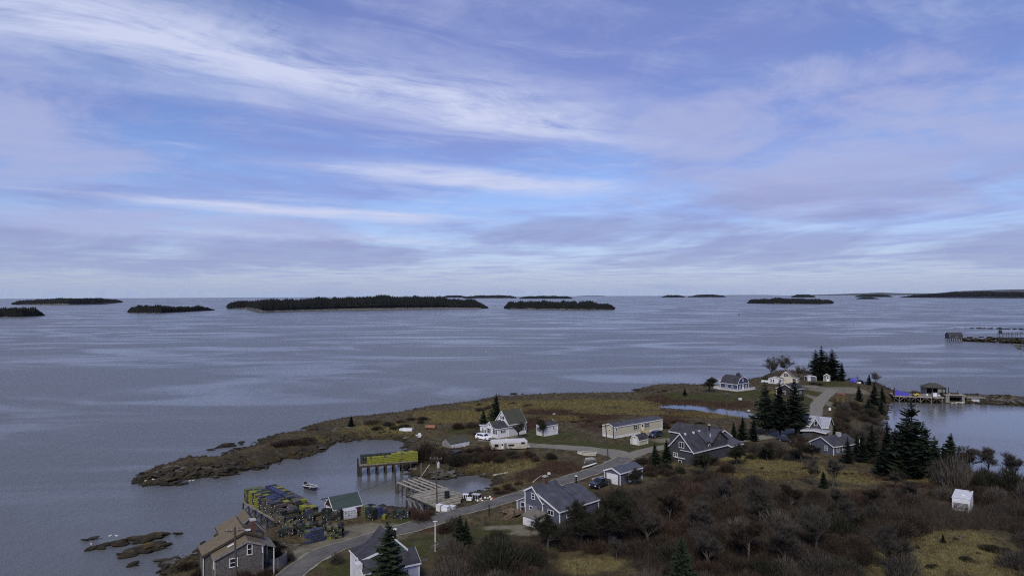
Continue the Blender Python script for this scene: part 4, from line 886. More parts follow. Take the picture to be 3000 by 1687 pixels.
# --- lobster trap: wire cage of bars round a dark netted core
TRAPCOL = {'y': (0.25, 0.257, 0.036), 'g': (0.125, 0.142, 0.065), 'd': (0.020, 0.022, 0.018), 'b': (0.050, 0.062, 0.140), 'n': (0.115, 0.092, 0.075), 'w': (0.55, 0.56, 0.60), 's': (0.045, 0.055, 0.050)}
def trap_mesh(key, floats=True):
    """1.1 x 0.56 x 0.4 m wire lobster trap, lying along local y"""
    m = MB(); X, Y, Z_ = 0.28, 0.55, 0.40
    def quad(a, b_, c, d): m.poly([a, b_, c, d], [(0, 1, 2, 3)])
    n0 = len(m.f)
    x, y, z0, z1 = X-0.03, Y-0.03, 0.03, Z_-0.03
    m.poly([(-x, -y, z0), (x, -y, z0), (x, y, z0), (-x, y, z0), (-x, -y, z1), (x, -y, z1), (x, y, z1), (-x, y, z1)], [(4, 5, 6, 7), (0, 1, 5, 4), (1, 2, 6, 5), (2, 3, 7, 6), (3, 0, 4, 7)])
    core = len(m.f)
    for t in (-1.0, -0.5, 0.0, 0.5, 1.0):                       # top slats
        c = t*(X-0.045); quad((c-0.042, -Y, Z_), (c+0.042, -Y, Z_), (c+0.042, Y, Z_), (c-0.042, Y, Z_))
    for sx in (-1, 1):
        for zz in (0.03, 0.2, 0.37): quad((sx*X, -Y, zz-0.028), (sx*X, Y, zz-0.028), (sx*X, Y, zz+0.028), (sx*X, -Y, zz+0.028))
        for yy in (-0.52, 0.0, 0.52): quad((sx*(X+0.002), yy-0.028, 0), (sx*(X+0.002), yy+0.028, 0), (sx*(X+0.002), yy+0.028, Z_), (sx*(X+0.002), yy-0.028, Z_))
    for sy in (-1, 1):
        for zz in (0.03, 0.37): quad((-X, sy*Y, zz-0.03), (X, sy*Y, zz-0.03), (X, sy*Y, zz+0.03), (-X, sy*Y, zz+0.03))
        for xx in (-X+0.03, 0, X-0.03): quad((xx-0.025, sy*(Y+0.002), 0), (xx+0.025, sy*(Y+0.002), 0), (xx+0.025, sy*(Y+0.002), Z_), (xx-0.025, sy*(Y+0.002), Z_))
    bars = len(m.f)
    for (cx, cy, cz, r) in ((0.1, -Y-0.01, 0.2, 0.07), (-X-0.01, 0.2, 0.18, 0.07)) if (key in 'dsn' and floats) else ():   # buoy stowed in the end
        m.poly([(cx-r, cy, cz), (cx+r, cy, cz), (cx, cy-r, cz), (cx, cy+r, cz), (cx, cy, cz-r*1.3), (cx, cy, cz+r*1.3)], [(0, 2, 5), (2, 1, 5), (1, 3, 5), (3, 0, 5), (2, 0, 4), (1, 2, 4), (3, 1, 4), (0, 3, 4)])
    me = bpy.data.meshes.new('lobster_trap'); me.from_pydata(m.v, [], m.f); me.update()
    c = TRAPCOL[key]
    me.materials.append(mat('trap_core_'+key, tuple(v*0.42+0.003 for v in c), 0.95, 0.5, 4)); me.materials.append(mat('trap_wire_'+key, c, 0.7, 0.3, 2.5)); me.materials.append(MATS['buoy_white'])
    me.polygons.foreach_set('material_index', [0 if i < core else (1 if i < bars else 2) for i in range(len(m.f))])
    return me
TRAPS = {k: trap_mesh(k) for k in TRAPCOL}; PLAIN = {k: trap_mesh(k, False) for k in 'dsn'}
ORD = 'first second third fourth fifth sixth seventh eighth ninth tenth eleventh twelfth thirteenth fourteenth fifteenth sixteenth seventeenth eighteenth nineteenth twentieth'.split()+['%d%s' % (n, {1: 'st', 2: 'nd', 3: 'rd'}.get(n % 10, 'th')) for n in range(21, 40)]
TRAP_LIST = []                                                  # (distance rank, key, pos, rz, label)
CNAME = {'y': 'yellow', 'g': 'olive green', 'd': 'black', 'b': 'blue', 'n': 'brown', 'w': 'white', 's': 'dark green'}
def trap_block(O, az, z, nu, nv, layers, pick, where, du=0.585, dv=1.13, ragged=0.15, alltop=True):
    U_, V_ = az_vec(az)
    for i in range(nu):
        for j in range(nv):
            hl = layers(i, j) if callable(layers) else layers
            if random.random() < ragged: hl -= 1
            for k in range(hl):
                show = k >= hl-1 or j == 0 or i == nu-1 or i == 0 or (not alltop)
                if not show: continue
                key = pick(i, j, k)
                p = world(O, az, (i+0.5)*du+random.uniform(-0.03, 0.03), (j+0.5)*dv+random.uniform(-0.05, 0.05), z+k*0.405)
                lay = 'top layer' if k == hl-1 else ('bottom layer' if k == 0 else '%s layer' % ORD[k])
                TRAP_LIST.append((p, key, math.radians(90-az)+random.uniform(-0.04, 0.04), '%s from %s, %s%s, %s' % (ORD[i], where[1], lay, (', %s row back' % ORD[j]) if j else '', where[0])))
def pk(w):
    ks = list(w); ws = [w[k] for k in ks]
    def f(i, j, k): return random.choices(ks, ws)[0]
    return f
def by_col(cols, default):
    def f(i, j, k):
        for a, c, in cols:
            if a[0] <= i <= a[1] and (len(a) < 3 or j in a[2]): return c if random.random() < 0.88 else random.choice('dn')
        return random.choices(list(default), list(default.values()))[0]
    return f
WA_O, WA_AZ, WA_Z = (-53.3, 140.0), 139.0, 2.42
trap_block(WA_O, WA_AZ, WA_Z, 31, 3, lambda i, j: 6 if i < 26 else 5, by_col([((4, 6, (0,)), 'y'), ((9, 11, (0,)), 'y'), ((0, 1), 'g'), ((4, 5, (1,)), 'g'), ((22, 23, (2,)), 'y'), ((27, 29, (1,)), 'b'), ((13, 16, (1, 2)), 'b')], dict(d=3, n=3, g=2.0, s=2, b=0.6, y=0.15)), ('left wharf row', 'sea end'))
trap_block(world(WA_O, WA_AZ, 0.7, 4.0)[:2], WA_AZ, WA_Z, 33, 2, lambda i, j: 6 if i < 25 else 5, by_col([((0, 14, (0,)), 'b'), ((1, 2, (1,)), 'g'), ((4, 6, (1,)), 'y'), ((9, 10, (1,)), 'y'), ((23, 24, (1,)), 'y'), ((27, 29, (0,)), 'y'), ((29, 31, (1,)), 'y')], dict(d=2.5, n=4, g=1.2, s=2, b=1.0, y=0.1)), ('right wharf row', 'sea end'))
trap_block((-34.4, 126.9), 96, 2.62, 6, 1, 5, pk(dict(d=5, s=3, n=1.5)), ('stack before red shack', 'left'))
trap_block((-30.3, 127.2), 58, 2.62, 4, 1, 4, pk(dict(w=10)), ('stack under green roof', 'left'), ragged=0.0)
trap_block((-27.7, 128.9), 132, 2.62, 6, 3, lambda i, j: 5 if j < 2 else 4, by_col([((0, 1, (0,)), 'g'), ((4, 5, (0,)), 'd'), ((0, 2, (1, 2)), 'b'), ((3, 3, (1,)), 'y'), ((4, 5, (1, 2)), 'b')], dict(d=4, s=2, b=1.5)), ('blue-topped stack', 'far end'))
trap_block((-23.6, 127.2), 100, 2.62, 1, 1, 2, pk(dict(y=1)), ('pair at yard edge', 'left'), ragged=0)
trap_block((-21.7, 127.6), 96, 2.55, 5, 1, 4, pk(dict(d=4, s=3)), ('low stack nearest broken wharf', 'left'))
trap_block((-33.4, 114.6), 52, 2.75, 5, 1, 5, pk(dict(b=6, s=2, g=1)), ('blue stack nearest shingled house', 'left'), ragged=0.1)
trap_block((-30.6, 116.6), 68, 2.75, 4, 1, 5, pk(dict(g=3, d=3, s=2, y=0.6)), ('green stack at road corner', 'left'), ragged=0.1)
trap_block((-29.9, 118.0), 68, 2.75, 3, 1, 5, pk(dict(d=4, n=2)), ('rear stack at road corner', 'left'))
trap_block((-38.6, 120.4), 100, 2.6, 4, 1, 5, by_col([((0, 1), 'g')], dict(d=5, s=3, n=1)), ('middle stack behind blue stack', 'left'))
trap_block((-36.0, 118.4), 75, 2.6, 5, 1, 5, pk(dict(d=5, s=3, g=1.2)), ('stack left of blue stack', 'left'))
trap_block((-34.6, 121.0), 85, 2.6, 5, 1, 4, pk(dict(d=5, n=2, y=0.5)), ('low stack behind green stack', 'left'))
trap_block((-41.8, 123.6), 95, 2.6, 6, 1, 4, pk(dict(n=4, d=3, g=1)), ('left stack at wharf land end', 'left'))
trap_block((-38.0, 124.6), 95, 2.6, 5, 1, 4, pk(dict(d=4, s=2, n=2)), ('right stack at wharf land end', 'left'))
trap_block((-38.9, 117.6), 60, 2.6, 4, 1, 4, pk(dict(d=5, s=2, n=2)), ('stack nearest evergreen shrubs', 'left'))
WB_O, WB_AZ = (-36.1, 167.9), 70.0
trap_block(world(WB_O, WB_AZ, 1.5, 0.1)[:2], WB_AZ, 2.68, 21, 1, lambda i, j: 4 if i < 10 else 5, pk(dict(y=12, n=0.4)), ('front row of cove wharf', 'sea end'), ragged=0.0)
trap_block(world(WB_O, WB_AZ, 0.2, 1.35)[:2], WB_AZ, 2.68, 22, 1, 5, by_col([((15, 17), 'y'), ((20, 21), 'y')], dict(s=10, d=1)), ('back row of cove wharf', 'sea end'), ragged=0.0)
trap_block((-20.2, 180.2), 90, 3.0, 2, 1, 5, pk(dict(y=4, d=1)), ('pile by weathered shed', 'left'))
trap_block((424, 613), 93, 2.8, 34, 1, 4, pk(dict(b=5, d=3, s=3, n=1)), ('far wharf', 'left'), 1.4)
def trap_vis(t):
    return t[0].length
TRAP_LIST.sort(key=trap_vis)
for p, key, rz, where in TRAP_LIST[:298]:
    o = data_obj('lobster_trap', PLAIN[key] if key in PLAIN and random.random() < 0.72 else TRAPS[key], None, p, rz); tag(o, '%s lobster trap %s' % (CNAME[key], where), 'lobster trap', 'lobster traps')
def merge_traps(lst):
    V = []; F = []; MI = []; mats = []; base = 0
    for p, key, rz, _w in lst:
        me = PLAIN.get(key, TRAPS[key]) if random.random() < 0.8 else TRAPS[key]; co = np.empty(len(me.vertices)*3, np.float32); me.vertices.foreach_get('co', co); co = co.reshape(-1, 3)
        c, s = math.cos(rz), math.sin(rz); V.append(np.stack([co[:, 0]*c-co[:, 1]*s+p.x, co[:, 0]*s+co[:, 1]*c+p.y, co[:, 2]+p.z], -1))
        for pl in me.polygons:
            F.append(tuple(v+base for v in pl.vertices)); m_ = me.materials[pl.material_index]
            if m_ not in mats: mats.append(m_)
            MI.append(mats.index(m_))
        base += len(co)
    me = bpy.data.meshes.new('lobster_traps'); me.from_pydata(np.vstack(V).tolist(), [], F); me.update()
    for m_ in mats: me.materials.append(m_)
    me.polygons.foreach_set('material_index', MI)
    return tag(data_obj('lobster_trap_mass', me), 'farther yellow, blue and dark lobster traps stacked on the wharves', 'lobster traps', kind='stuff')
merge_traps(TRAP_LIST[298:])
def coil(name, label, p, r=0.6):
    m = MB(); pts = [Vector((r*(1-0.06*(i//10))*math.cos(i*0.63), r*(1-0.06*(i//10))*math.sin(i*0.63), 0.06+0.05*(i//10))) for i in range(40)]
    for a, c in zip(pts[:-1], pts[1:]): m.tube(a, c, 0.05, n=4)
    return tag(m.build(name, 'rope', loc=p), label, 'rope')
# --- the long trap wharf
w = thing('trap_wharf', 'long pile wharf carrying two rows of stacked lobster traps left of the red shack', 'wharf', (*WA_O, 0), WA_AZ)
for i in range(24):
    MB().box(-0.35+i*0.95, 0.56+i*0.95, -0.35, 7.4, 2.24, 2.38).build('plank', 'plank_old', w)
for i in range(8):
    u = 0.2+i*3.0
    for v in (-0.2, 2.3, 4.8, 7.2):
        if u > 15 and v > 1: continue
        MB().tube((u+random.uniform(-.1, .1), v, -2), (u, v, 2.24), 0.19, 0.16).build('piling', 'piling', w)
    MB().box(u-0.15, u+0.15, -0.3, 7.3, 1.98, 2.235).build('cross_beam', 'piling', w)
for i in range(5): MB().bar((0.3+i*3.0, -0.25, 0.3), (3.0+i*3.0, -0.25, 2.0), 0.16).build('brace', 'piling', w)
# --- yellow trap wharf across the cove
w = thing('cove_wharf', 'narrow pile wharf with yellow lobster traps on the far side of the cove', 'wharf', (*WB_O, 0), WB_AZ)
for i in range(15): MB().box(-0.4+i*0.95, 0.5+i*0.95, -0.15, 2.7, 2.5, 2.66).build('plank', 'plank_old', w)
for i in range(7):
    for v in (0.0, 1.25, 2.5): MB().tube((0.0+i*2.0, v, -2), (0.0+i*2.0, v, 2.5), 0.22, 0.19).build('piling', 'piling', w)
    MB().bar((0.0+i*2.0, 0.0, 0.4), (0.0+i*2.0, 2.5, 2.2), 0.13).build('brace', 'piling', w); MB().bar((0.0+i*2.0, -0.05, 0.3), (2.0+i*2.0, -0.05, 2.2), 0.10).build('brace', 'piling', w)
for v in (0.0, 2.5): MB().box(-0.3, 13.6, v-0.12, v+0.12, 2.08, 2.495).build('stringer', 'piling', w)
MB().tube((-0.6, 0.2, -2), (-0.6, 0.2, 4.2), 0.16, 0.13).build('mooring_post', 'piling', w); MB().tube((-0.45, 2.6, -2), (-0.45, 2.6, 4.0), 0.16, 0.13).build('mooring_post', 'piling', w)
# --- the broken wharf: bare joists at its head, planks by the road
WX_O, WX_AZ = (-24.5, 153.6), 141.0
w = thing('broken_wharf', 'old timber wharf with bare joists at its outer end and grey planks by the road', 'wharf', (*WX_O, 0), WX_AZ)
for v in (-0.45, 0.95, 2.3, 3.65, 4.9):
    sag = random.uniform(-0.12, 0.05)
    MB().bar((-0.4, v, 2.5+sag), (11.2+random.uniform(-0.6, 0.8), v+random.uniform(-.1, .1), 2.5), 0.17, 0.2).build('joist', 'joist', w)
for u in (0.0, 3.7, 7.3, 10.6): MB().bar((u, -0.9, 2.24), (u, 5.3, 2.24), 0.26, 0.26).build('cross_beam', 'plank_old', w)
for u in (0.0, 1.9, 3.7, 7.3, 10.6, 13.5):
    for v in (-0.5, 2.2, 5.0): MB().tube((u, v+random.uniform(-.15, .15), -2.0), (u, v, 2.15), 0.19, 0.16).build('piling', 'piling', w)
for u in (9.8, 12.0, 14.5, 17.0): MB().tube((u, -4.1, -2), (u, -4.1, 2.2), 0.2, 0.17).build('piling', 'piling', w)
for u0, u1 in ((9.8, 12.0), (12.0, 14.5), (14.5, 17.0)): MB().bar((u0, -4.2, 2.0), (u1, -4.2, 0.4), 0.16).build('brace', 'weathered_board', w)
for u, v0, v1 in ((0.1, -0.5, 2.2), (3.7, 2.2, 5.0), (0.0, 2.2, 5.0), (3.7, -0.5, 2.2), (7.3, -0.5, 2.2)): MB().bar((u, v0, 0.3), (u, v1, 2.0), 0.13).build('brace', 'piling', w)
for k in range(44):
    u = 10.0+k*0.29; lo = -4.3 if u < 20.5 else -4.3+(u-20.5)*0.2; hi = 4.9 if u < 17 else 4.9-(u-17)*0.95
    cuts = [lo, lo+(hi-lo)*random.uniform(0.36, 0.44)+0.3*(k % 2), hi+random.uniform(-0.2, 0.2)]
    if k in (1, 2): cuts[0] += 1.2
    for a, c in zip(cuts[:-1], cuts[1:]):
        if random.random() < 0.05: continue
        z = 2.62+random.uniform(-0.025, 0.025)
        MB().box(u, u+0.27, a+0.02, c-0.02, z-0.07, z).build('plank', random.choice(('plank', 'plank', 'plank', 'plank_old', 'plank_moss')), w)
for u in (10.2, 13.2, 16.2, 19.2, 22.0): MB().box(u-0.12, u+0.12, -4.2, 4.6 if u < 17 else 4.6-(u-17)*0.95, 2.2, 2.52).build('stringer', 'piling', w)
MB().box(9.9, 22.6, -4.42, -4.28, 2.3, 2.6).build('edge_beam', 'piling', w); MB().bar((22.4, -3.9, 2.75), (22.6, 0.8, 2.75), 0.25).build('edge_beam', 'dark_wood', w)
MB().tube((-0.5, -0.7, -2), (-0.6, -0.8, 5.6), 0.17, 0.1).build('tall_post', 'piling', w)
MB().tube((0.2, 5.2, -1), (0.2, 5.2, 5.6), 0.08).build('tall_post', 'weathered_board', w); MB().bar((0.2, 5.0, 2.6), (-0.8, 8.0, 4.8), 0.14).build('leaning_timber', 'joist', w)
def barrel(label, p, m='black_plastic', r=0.38, h=0.95):
    t = thing('barrel', label, 'barrel', p)
    MB().tube((0, 0, 0), (0, 0, h), r, n=14).build('body', m, t)
    for z in (0.06, h*0.5, h-0.06): MB().tube((0, 0, z-0.03), (0, 0, z+0.03), r*1.06, n=14).build('hoop', 'pipe_black', t)
def crate(name, label, p, az, sx, sy, sz, m, lid=None, cat='crate', group=None):
    t = thing(name, label, cat, p, az, group)
    MB().box(-sx/2, sx/2, -sy/2, sy/2, 0, sz).build('body', m, t); MB().box(-sx/2-0.04, sx/2+0.04, -sy/2-0.04, sy/2+0.04, sz, sz+0.08).build('lid', lid or m, t)
    for x in (-sx*0.35, 0, sx*0.35): MB().box(x-0.04, x+0.04, -sy/2-0.03, -sy/2, 0.05, sz-0.03).build('rib', lid or m, t)
    return t
q = P(1309.5, 1457.5, 2.62); barrel('black barrel standing alone on the planks of the broken wharf', (q.x, q.y, 2.64), r=0.5, h=1.35)
for dx, dy, sx, sy, sz, m, lb in ((0, 0, 1.3, 1.0, 0.95, 'white_plastic', 'large white fish tote under the utility pole'), (-1.25, 0.45, 0.9, 1.0, 1.1, 'worn_white', 'tall white fish tote beside the utility pole'), (1.15, 1.3, 1.0, 0.8, 0.6, 'galvanised', 'low grey fish tote behind the white ones')):
    q = P(1306, 1496, 2.7); crate('fish_tote', lb, (q.x+dx, q.y+dy, 2.64), 120, sx, sy, sz, m, 'white_paint', group='totes on the broken wharf')
q = P(1377, 1463, 2.64)
crate('pallet_box', 'black box with white bags at the shore side of the broken wharf', (q.x+1.2, q.y+0.9, 2.64), 110, 1.6, 1.1, 0.8, 'black_plastic', 'galvanised')
crate('cooler', 'small white cooler in front of the black box on the wharf', (q.x-0.1, q.y-0.4, 2.64), 105, 1.0, 0.6, 0.5, 'white_paint')
crate('battery_case', 'dark case topped with white bags beside the black box', (q.x-0.9, q.y+1.3, 2.64), 100, 1.1, 0.8, 0.7, 'black_plastic', 'white_plastic')
mat('orange_buoy', (0.45, 0.12, 0.03), 0.5)
bq = P(1418, 1466, 2.5)
for i in range(14):
    m_ = random.choice(('buoy_white', 'buoy_white', 'orange_buoy', 'plank', 'galvanised')); x, y = bq.x+random.uniform(-1.8, 2.4), bq.y+random.uniform(-0.9, 1.2); r = random.uniform(0.14, 0.24); z = gz(x, y)
    mb = MB(); n = 8; mb.loft([[(rr*math.cos(2*math.pi*k/n), rr*math.sin(2*math.pi*k/n), zz) for k in range(n)] for zz, rr in ((0, r*0.3), (r*0.5, r), (r*1.2, r), (r*2.0, r*0.35))])
    tag(mb.build('buoy', m_, loc=(x, y, z)), 'small pot buoy in the heap beside the broken wharf', 'buoy', 'buoys heaped by the broken wharf')
for i in range(5):
    x, y = bq.x-1.5+i*0.25, bq.y-0.8+i*0.12; tag(MB().bar((x, y, gz(x, y)+0.1), (x+1.7, y-1.0, gz(x+1.7, y-1)+0.15), 0.18, 0.1).build('timber', 'plank_old'), 'loose old timber lying between the wharf and buoy heap', 'timber', 'loose timbers by the broken wharf')
# --- boats
mat('boat_white', (0.62, 0.62, 0.60), 0.35, 0.12, 2); mat('boat_dark', (0.018, 0.022, 0.035), 0.4); mat('boat_orange', (0.24, 0.10, 0.06), 0.5, 0.2, 2); mat('boat_inside', (0.10, 0.10, 0.105), 0.7, 0.3, 3); mat('boat_cream', (0.55, 0.53, 0.44), 0.5, 0.12, 2)
def hull(mb, L, B, D, sheer=0.15, inner=0.0, n=9, flat=True):
    """open boat hull, bow towards +x, keel on z=0"""
    rings = []
    for i in range(n):
        t = i/(n-1); x = -L/2+L*t; w = B/2*(1-max(0, (t-0.45)/0.55)**2.2*0.97); top = D+sheer*t*t; k = 0.05+max(0, (t-0.6)/0.4)**2*D*0.6
        w2 = w*(0.72 if flat else 0.5)
        rings.append([(x, -w+inner, top), (x, -w2+inner, k+inner), (x, 0, k*0.8+inner), (x, w2-inner, k+inner), (x, w-inner, top)])
    return rings
def open_boat(name, label, p, az, L, B, D, out, rim, inside='boat_inside', seats=2, motor=False, tilt=0.0, cat='boat', group='small boats'):
    t = thing(name, label, cat, p, az, group)
    if tilt: t.rotation_euler.rotate_axis('X', tilt)
    R_ = hull(MB(), L, B, D); m = MB(); n = 5
    pts = [q for r in R_ for q in r]; F = [(k*n+i, k*n+i+1, (k+1)*n+i+1, (k+1)*n+i) for k in range(len(R_)-1) for i in range(n-1)]+[(4, 3, 2, 1, 0)]
    m.poly(pts, F).build('hull', out, t, smooth=False)
    R2 = hull(MB(), L-0.12, B, D, inner=0.06); m = MB(); pts = [(q[0], q[1], q[2]-0.01) for r in R2 for q in r]; m.poly(pts, F); m.build('inside', inside, t)
    m = MB()
    for s in (0, 4):
        for a, c in zip(R_[:-1], R_[1:]): m.bar(a[s], c[s], 0.14, 0.1)
    m.bar(R_[0][0], R_[0][4], 0.16, 0.12); m.build('gunwale', rim, t)
    for i in range(seats):
        x = -L*0.25+i*L*0.32; w = B*0.44; MB().box(x-0.16, x+0.16, -w, w, D*0.6, D*0.6+0.06).build('thwart', rim, t)
    if motor:
        o = MB().box(-L/2-0.45, -L/2-0.02, -0.22, 0.22, D-0.05, D+0.55).build('outboard_motor', 'black_plastic', t); MB().bar((-L/2-0.25, 0, D), (-L/2-0.3, 0, -0.4), 0.14).build('leg', 'black_plastic', o)
    return t
sk = P(913, 1431, 0.1); open_boat('skiff', 'white-rimmed dark skiff with outboard motor floating in the cove', (sk.x, sk.y, -0.12), 127, 4.0, 1.65, 0.85, 'boat_dark', 'worn_white', motor=True)
bb = P(1719, 1333, 3.3); open_boat('cream_boat', 'cream open boat on the grass left of the gravel drive', (bb.x, bb.y, gz(bb.x, bb.y)), 278, 4.6, 1.6, 0.7, 'boat_cream', 'boat_cream', seats=1)
def upturned(name, label, p, az, L, B, D, m, stripe=None):
    t = thing(name, label, 'boat', p, az, 'small boats')
    R_ = hull(MB(), L, B, D); n = 5; pts = [(x, y, D+0.15-z) for r in R_ for x, y, z in r]
    MB().poly(pts, [(k*n+i, k*n+i+1, (k+1)*n+i+1, (k+1)*n+i) for k in range(len(R_)-1) for i in range(n-1)]+[(4, 3, 2, 1, 0)]).build('hull', m, t)
    MB().box(-L/2, L*0.25, -0.05, 0.05, D+0.05, D+0.18).build('keel', stripe or m, t)
    for y in (-B*0.33, B*0.33): MB().box(-L/2+0.2, L*0.1, y-0.03, y+0.03, D*0.9, D*0.9+0.12).build('strake', stripe or m, t)
    return t
q = G(1189, 1262); upturned('upturned_boat', 'white upturned boat lying in the brush above the cove', (q.x, q.y, q.z), 285, 4.4, 1.7, 0.85, 'worn_white', 'weathered_board')
q = G(1260, 1256); open_boat('orange_boat', 'faded orange boat tipped over in the grass above the cove', (q.x, q.y, q.z+0.1), 280, 3.4, 1.5, 0.8, 'boat_orange', 'boat_orange', tilt=0.5)
q = G(1229, 1281); t = open_boat('cabin_boat', 'little white cabin boat stranded on the grass near the cove', (q.x, q.y, q.z), 150, 2.6, 1.3, 0.6, 'worn_white', 'boat_white', 'boat_orange', seats=1)
MB().prism([(-0.4, 0.4), (0.5, 0.4), (0.35, 1.1), (-0.25, 1.25)], -0.35, 0.35).build('cabin', 'boat_white', t)
q = G(1733, 1358); t = open_boat('broken_dinghy', 'broken pale dinghy lying on its side below the cream boat', (q.x, q.y, q.z+0.5), 70, 2.8, 1.4, 0.55, 'weathered_board', 'worn_white', 'dark_wood', tilt=-1.15)
q = G(1727, 1367); a_, c_ = G(1707, 1373), G(1747, 1360)
m = MB(); ca, cc = Vector(a_), Vector(c_); ca.z += 0.35; cc.z += 0.35; d_ = (cc-ca).normalized(); s_ = Vector((-d_.y, d_.x, 0))
rg = []
for i in range(7):
    t_ = i/6; p_ = ca.lerp(cc, t_); w_ = 0.35*math.sin(math.pi*(0.08+0.84*t_))**0.6; rg.append([tuple(p_+s_*w_), tuple(p_+Vector((0, 0, 0.16))), tuple(p_-s_*w_), tuple(p_-Vector((0, 0, 0.22)))])
m.loft(rg); tag(m.build('canoe', 'boat_white'), 'slim white canoe on the grass between cream boat and road', 'canoe', 'small boats')
# --- vehicles
mat('car_white', (0.78, 0.78, 0.80), 0.22, spec=0.6); mat('car_navy', (0.030, 0.034, 0.060), 0.2, spec=0.7); mat('car_black', (0.016, 0.017, 0.024), 0.2, spec=0.7); mat('rubber', (0.014, 0.014, 0.015), 0.85); mat('rim', (0.35, 0.35, 0.37), 0.35, metal=0.6); mat('tail_red', (0.3, 0.02, 0.02), 0.3); mat('lamp', (0.75, 0.75, 0.72), 0.2)
def car(name, label, p, az, L, Wd, body, prof, glass_side, ws, bed=None, cat='car'):
    """vehicle facing local +x; prof = side outline (x, z) of the whole body shell"""
    t = thing(name, label, cat, p, az, 'parked vehicles')
    n = len(prof); pts = []; top = max(z for _, z in prof)
    def wid(z): return Wd/2*(1-0.20*max(0, (z-0.95)/(top-0.95+1e-6))**1.2)
    m = MB(); m.poly([(x, -wid(z), z) for x, z in prof]+[(x, wid(z), z) for x, z in prof], [tuple(range(n)), tuple(range(2*n-1, n-1, -1))]+[((i+1) % n, i, i+n, (i+1) % n+n) for i in range(n)])
    bd = m.build('body', body, t)
    for sgn in (-1, 1):
        for gl in glass_side:
            g = MB(); g.poly([(x, sgn*(wid(z)+0.012), z) for x, z in gl]+[(x, sgn*(wid(z)-0.02), z) for x, z in gl], [tuple(range(len(gl))), tuple(range(2*len(gl)-1, len(gl)-1, -1))]+[((i+1) % len(gl), i, i+len(gl), (i+1) % len(gl)+len(gl)) for i in range(len(gl))]); g.build('side_window', 'glass', t)
        MB().box(*(sorted((L/2-0.95, L/2-1.1))), *sorted((sgn*Wd/2, sgn*(Wd/2+0.18))), 0.98, 1.12).build('mirror', body, t) if False else None
        MB().box(L/2-0.18, L/2+0.015, min(sgn*Wd*0.28, sgn*Wd*0.45), max(sgn*Wd*0.28, sgn*Wd*0.45), 0.66, 0.82).build('headlight', 'lamp', t)
        MB().box(-L/2-0.015, -L/2+0.1, min(sgn*Wd*0.34, sgn*Wd*0.47), max(sgn*Wd*0.34, sgn*Wd*0.47), 0.8, 1.05).build('tail_light', 'tail_red', t)
    for (x0, z0), (x1, z1) in ws:
        g = MB(); d_ = Vector((x1-x0, 0, z1-z0)).normalized(); nx, nz = -d_.z, d_.x
        if nz < 0: nx, nz = -nx, -nz
        a = 0.014; w0, w1 = wid(z0)*0.9, wid(z1)*0.9
        g.poly([(x0+nx*a, -w0, z0+nz*a), (x0+nx*a, w0, z0+nz*a), (x1+nx*a, w1, z1+nz*a), (x1+nx*a, -w1, z1+nz*a), (x0-nx*a, -w0, z0-nz*a), (x0-nx*a, w0, z0-nz*a), (x1-nx*a, w1, z1-nz*a), (x1-nx*a, -w1, z1-nz*a)], [(0, 1, 2, 3), (7, 6, 5, 4), (0, 4, 5, 1), (1, 5, 6, 2), (2, 6, 7, 3), (3, 7, 4, 0)]); g.build('windscreen', 'glass', t)
    for x in (-L*0.30, L*0.31):
        for sgn in (-1, 1):
            wh = MB().tube((x, sgn*(Wd/2-0.2), 0.35), (x, sgn*(Wd/2+0.02), 0.35), 0.36, n=16).build('wheel', 'rubber', t); MB().tube((x, sgn*(Wd/2+0.02), 0.35), (x, sgn*(Wd/2+0.035), 0.35), 0.22, n=12).build('rim', 'rim', wh)
    if bed: MB().box(*bed).build('bed', 'black_plastic', t)
    MB().box(L/2-0.05, L/2+0.03, -Wd*0.25, Wd*0.25, 0.55, 0.75).build('grille', 'black_plastic', t)
    return t
SUV = dict(prof=[(-2.25, 0.32), (-2.3, 0.95), (-2.15, 1.1), (-1.85, 1.62), (-0.2, 1.68), (0.45, 1.58), (1.15, 1.05), (2.1, 0.9), (2.28, 0.7), (2.25, 0.32)], glass_side=[[(-1.85, 1.12), (-1.6, 1.55), (-0.75, 1.6), (-0.75, 1.1)], [(-0.68, 1.1), (-0.68, 1.6), (0.2, 1.56), (0.75, 1.08)]], ws=[((1.1, 1.09), (0.5, 1.56)), ((-2.12, 1.14), (-1.88, 1.58))])
q = P(1417, 1287, 3.3); car('white_suv', 'white sport utility car parked in front of the white house', (q.x, q.y, gz(q.x, q.y)+0.02), 128, 4.6, 1.85, 'car_white', **SUV)
q = P(1920, 1279, 3.3); car('navy_suv', 'dark blue sport utility car parked at the mobile home steps', (q.x, q.y, gz(q.x, q.y)+0.02), 228, 4.6, 1.85, 'car_navy', **SUV)
q = P(1758, 1425, 3.5); car('black_pickup', 'black pickup truck parked before the grey-blue garage', (q.x, q.y, gz(q.x, q.y)+0.02), 222, 5.4, 1.95, 'car_black',
    prof=[(-2.7, 0.4), (-2.7, 1.1), (-0.75, 1.12), (-0.7, 1.75), (0.35, 1.8), (0.95, 1.2), (2.5, 1.1), (2.68, 0.85), (2.65, 0.4)], glass_side=[[(-0.6, 1.2), (-0.6, 1.68), (0.25, 1.7), (0.75, 1.2)]], ws=[((0.92, 1.24), (0.4, 1.76))], bed=(-2.6, -0.85, -0.8, 0.8, 1.0, 1.135), cat='pickup truck')
q = P(2302, 1291, 3.4); car('dark_hatchback', 'dark car parked under the three tall spruces', (q.x, q.y, gz(q.x, q.y)+0.02), 120, 4.4, 1.8, 'car_black', **SUV)
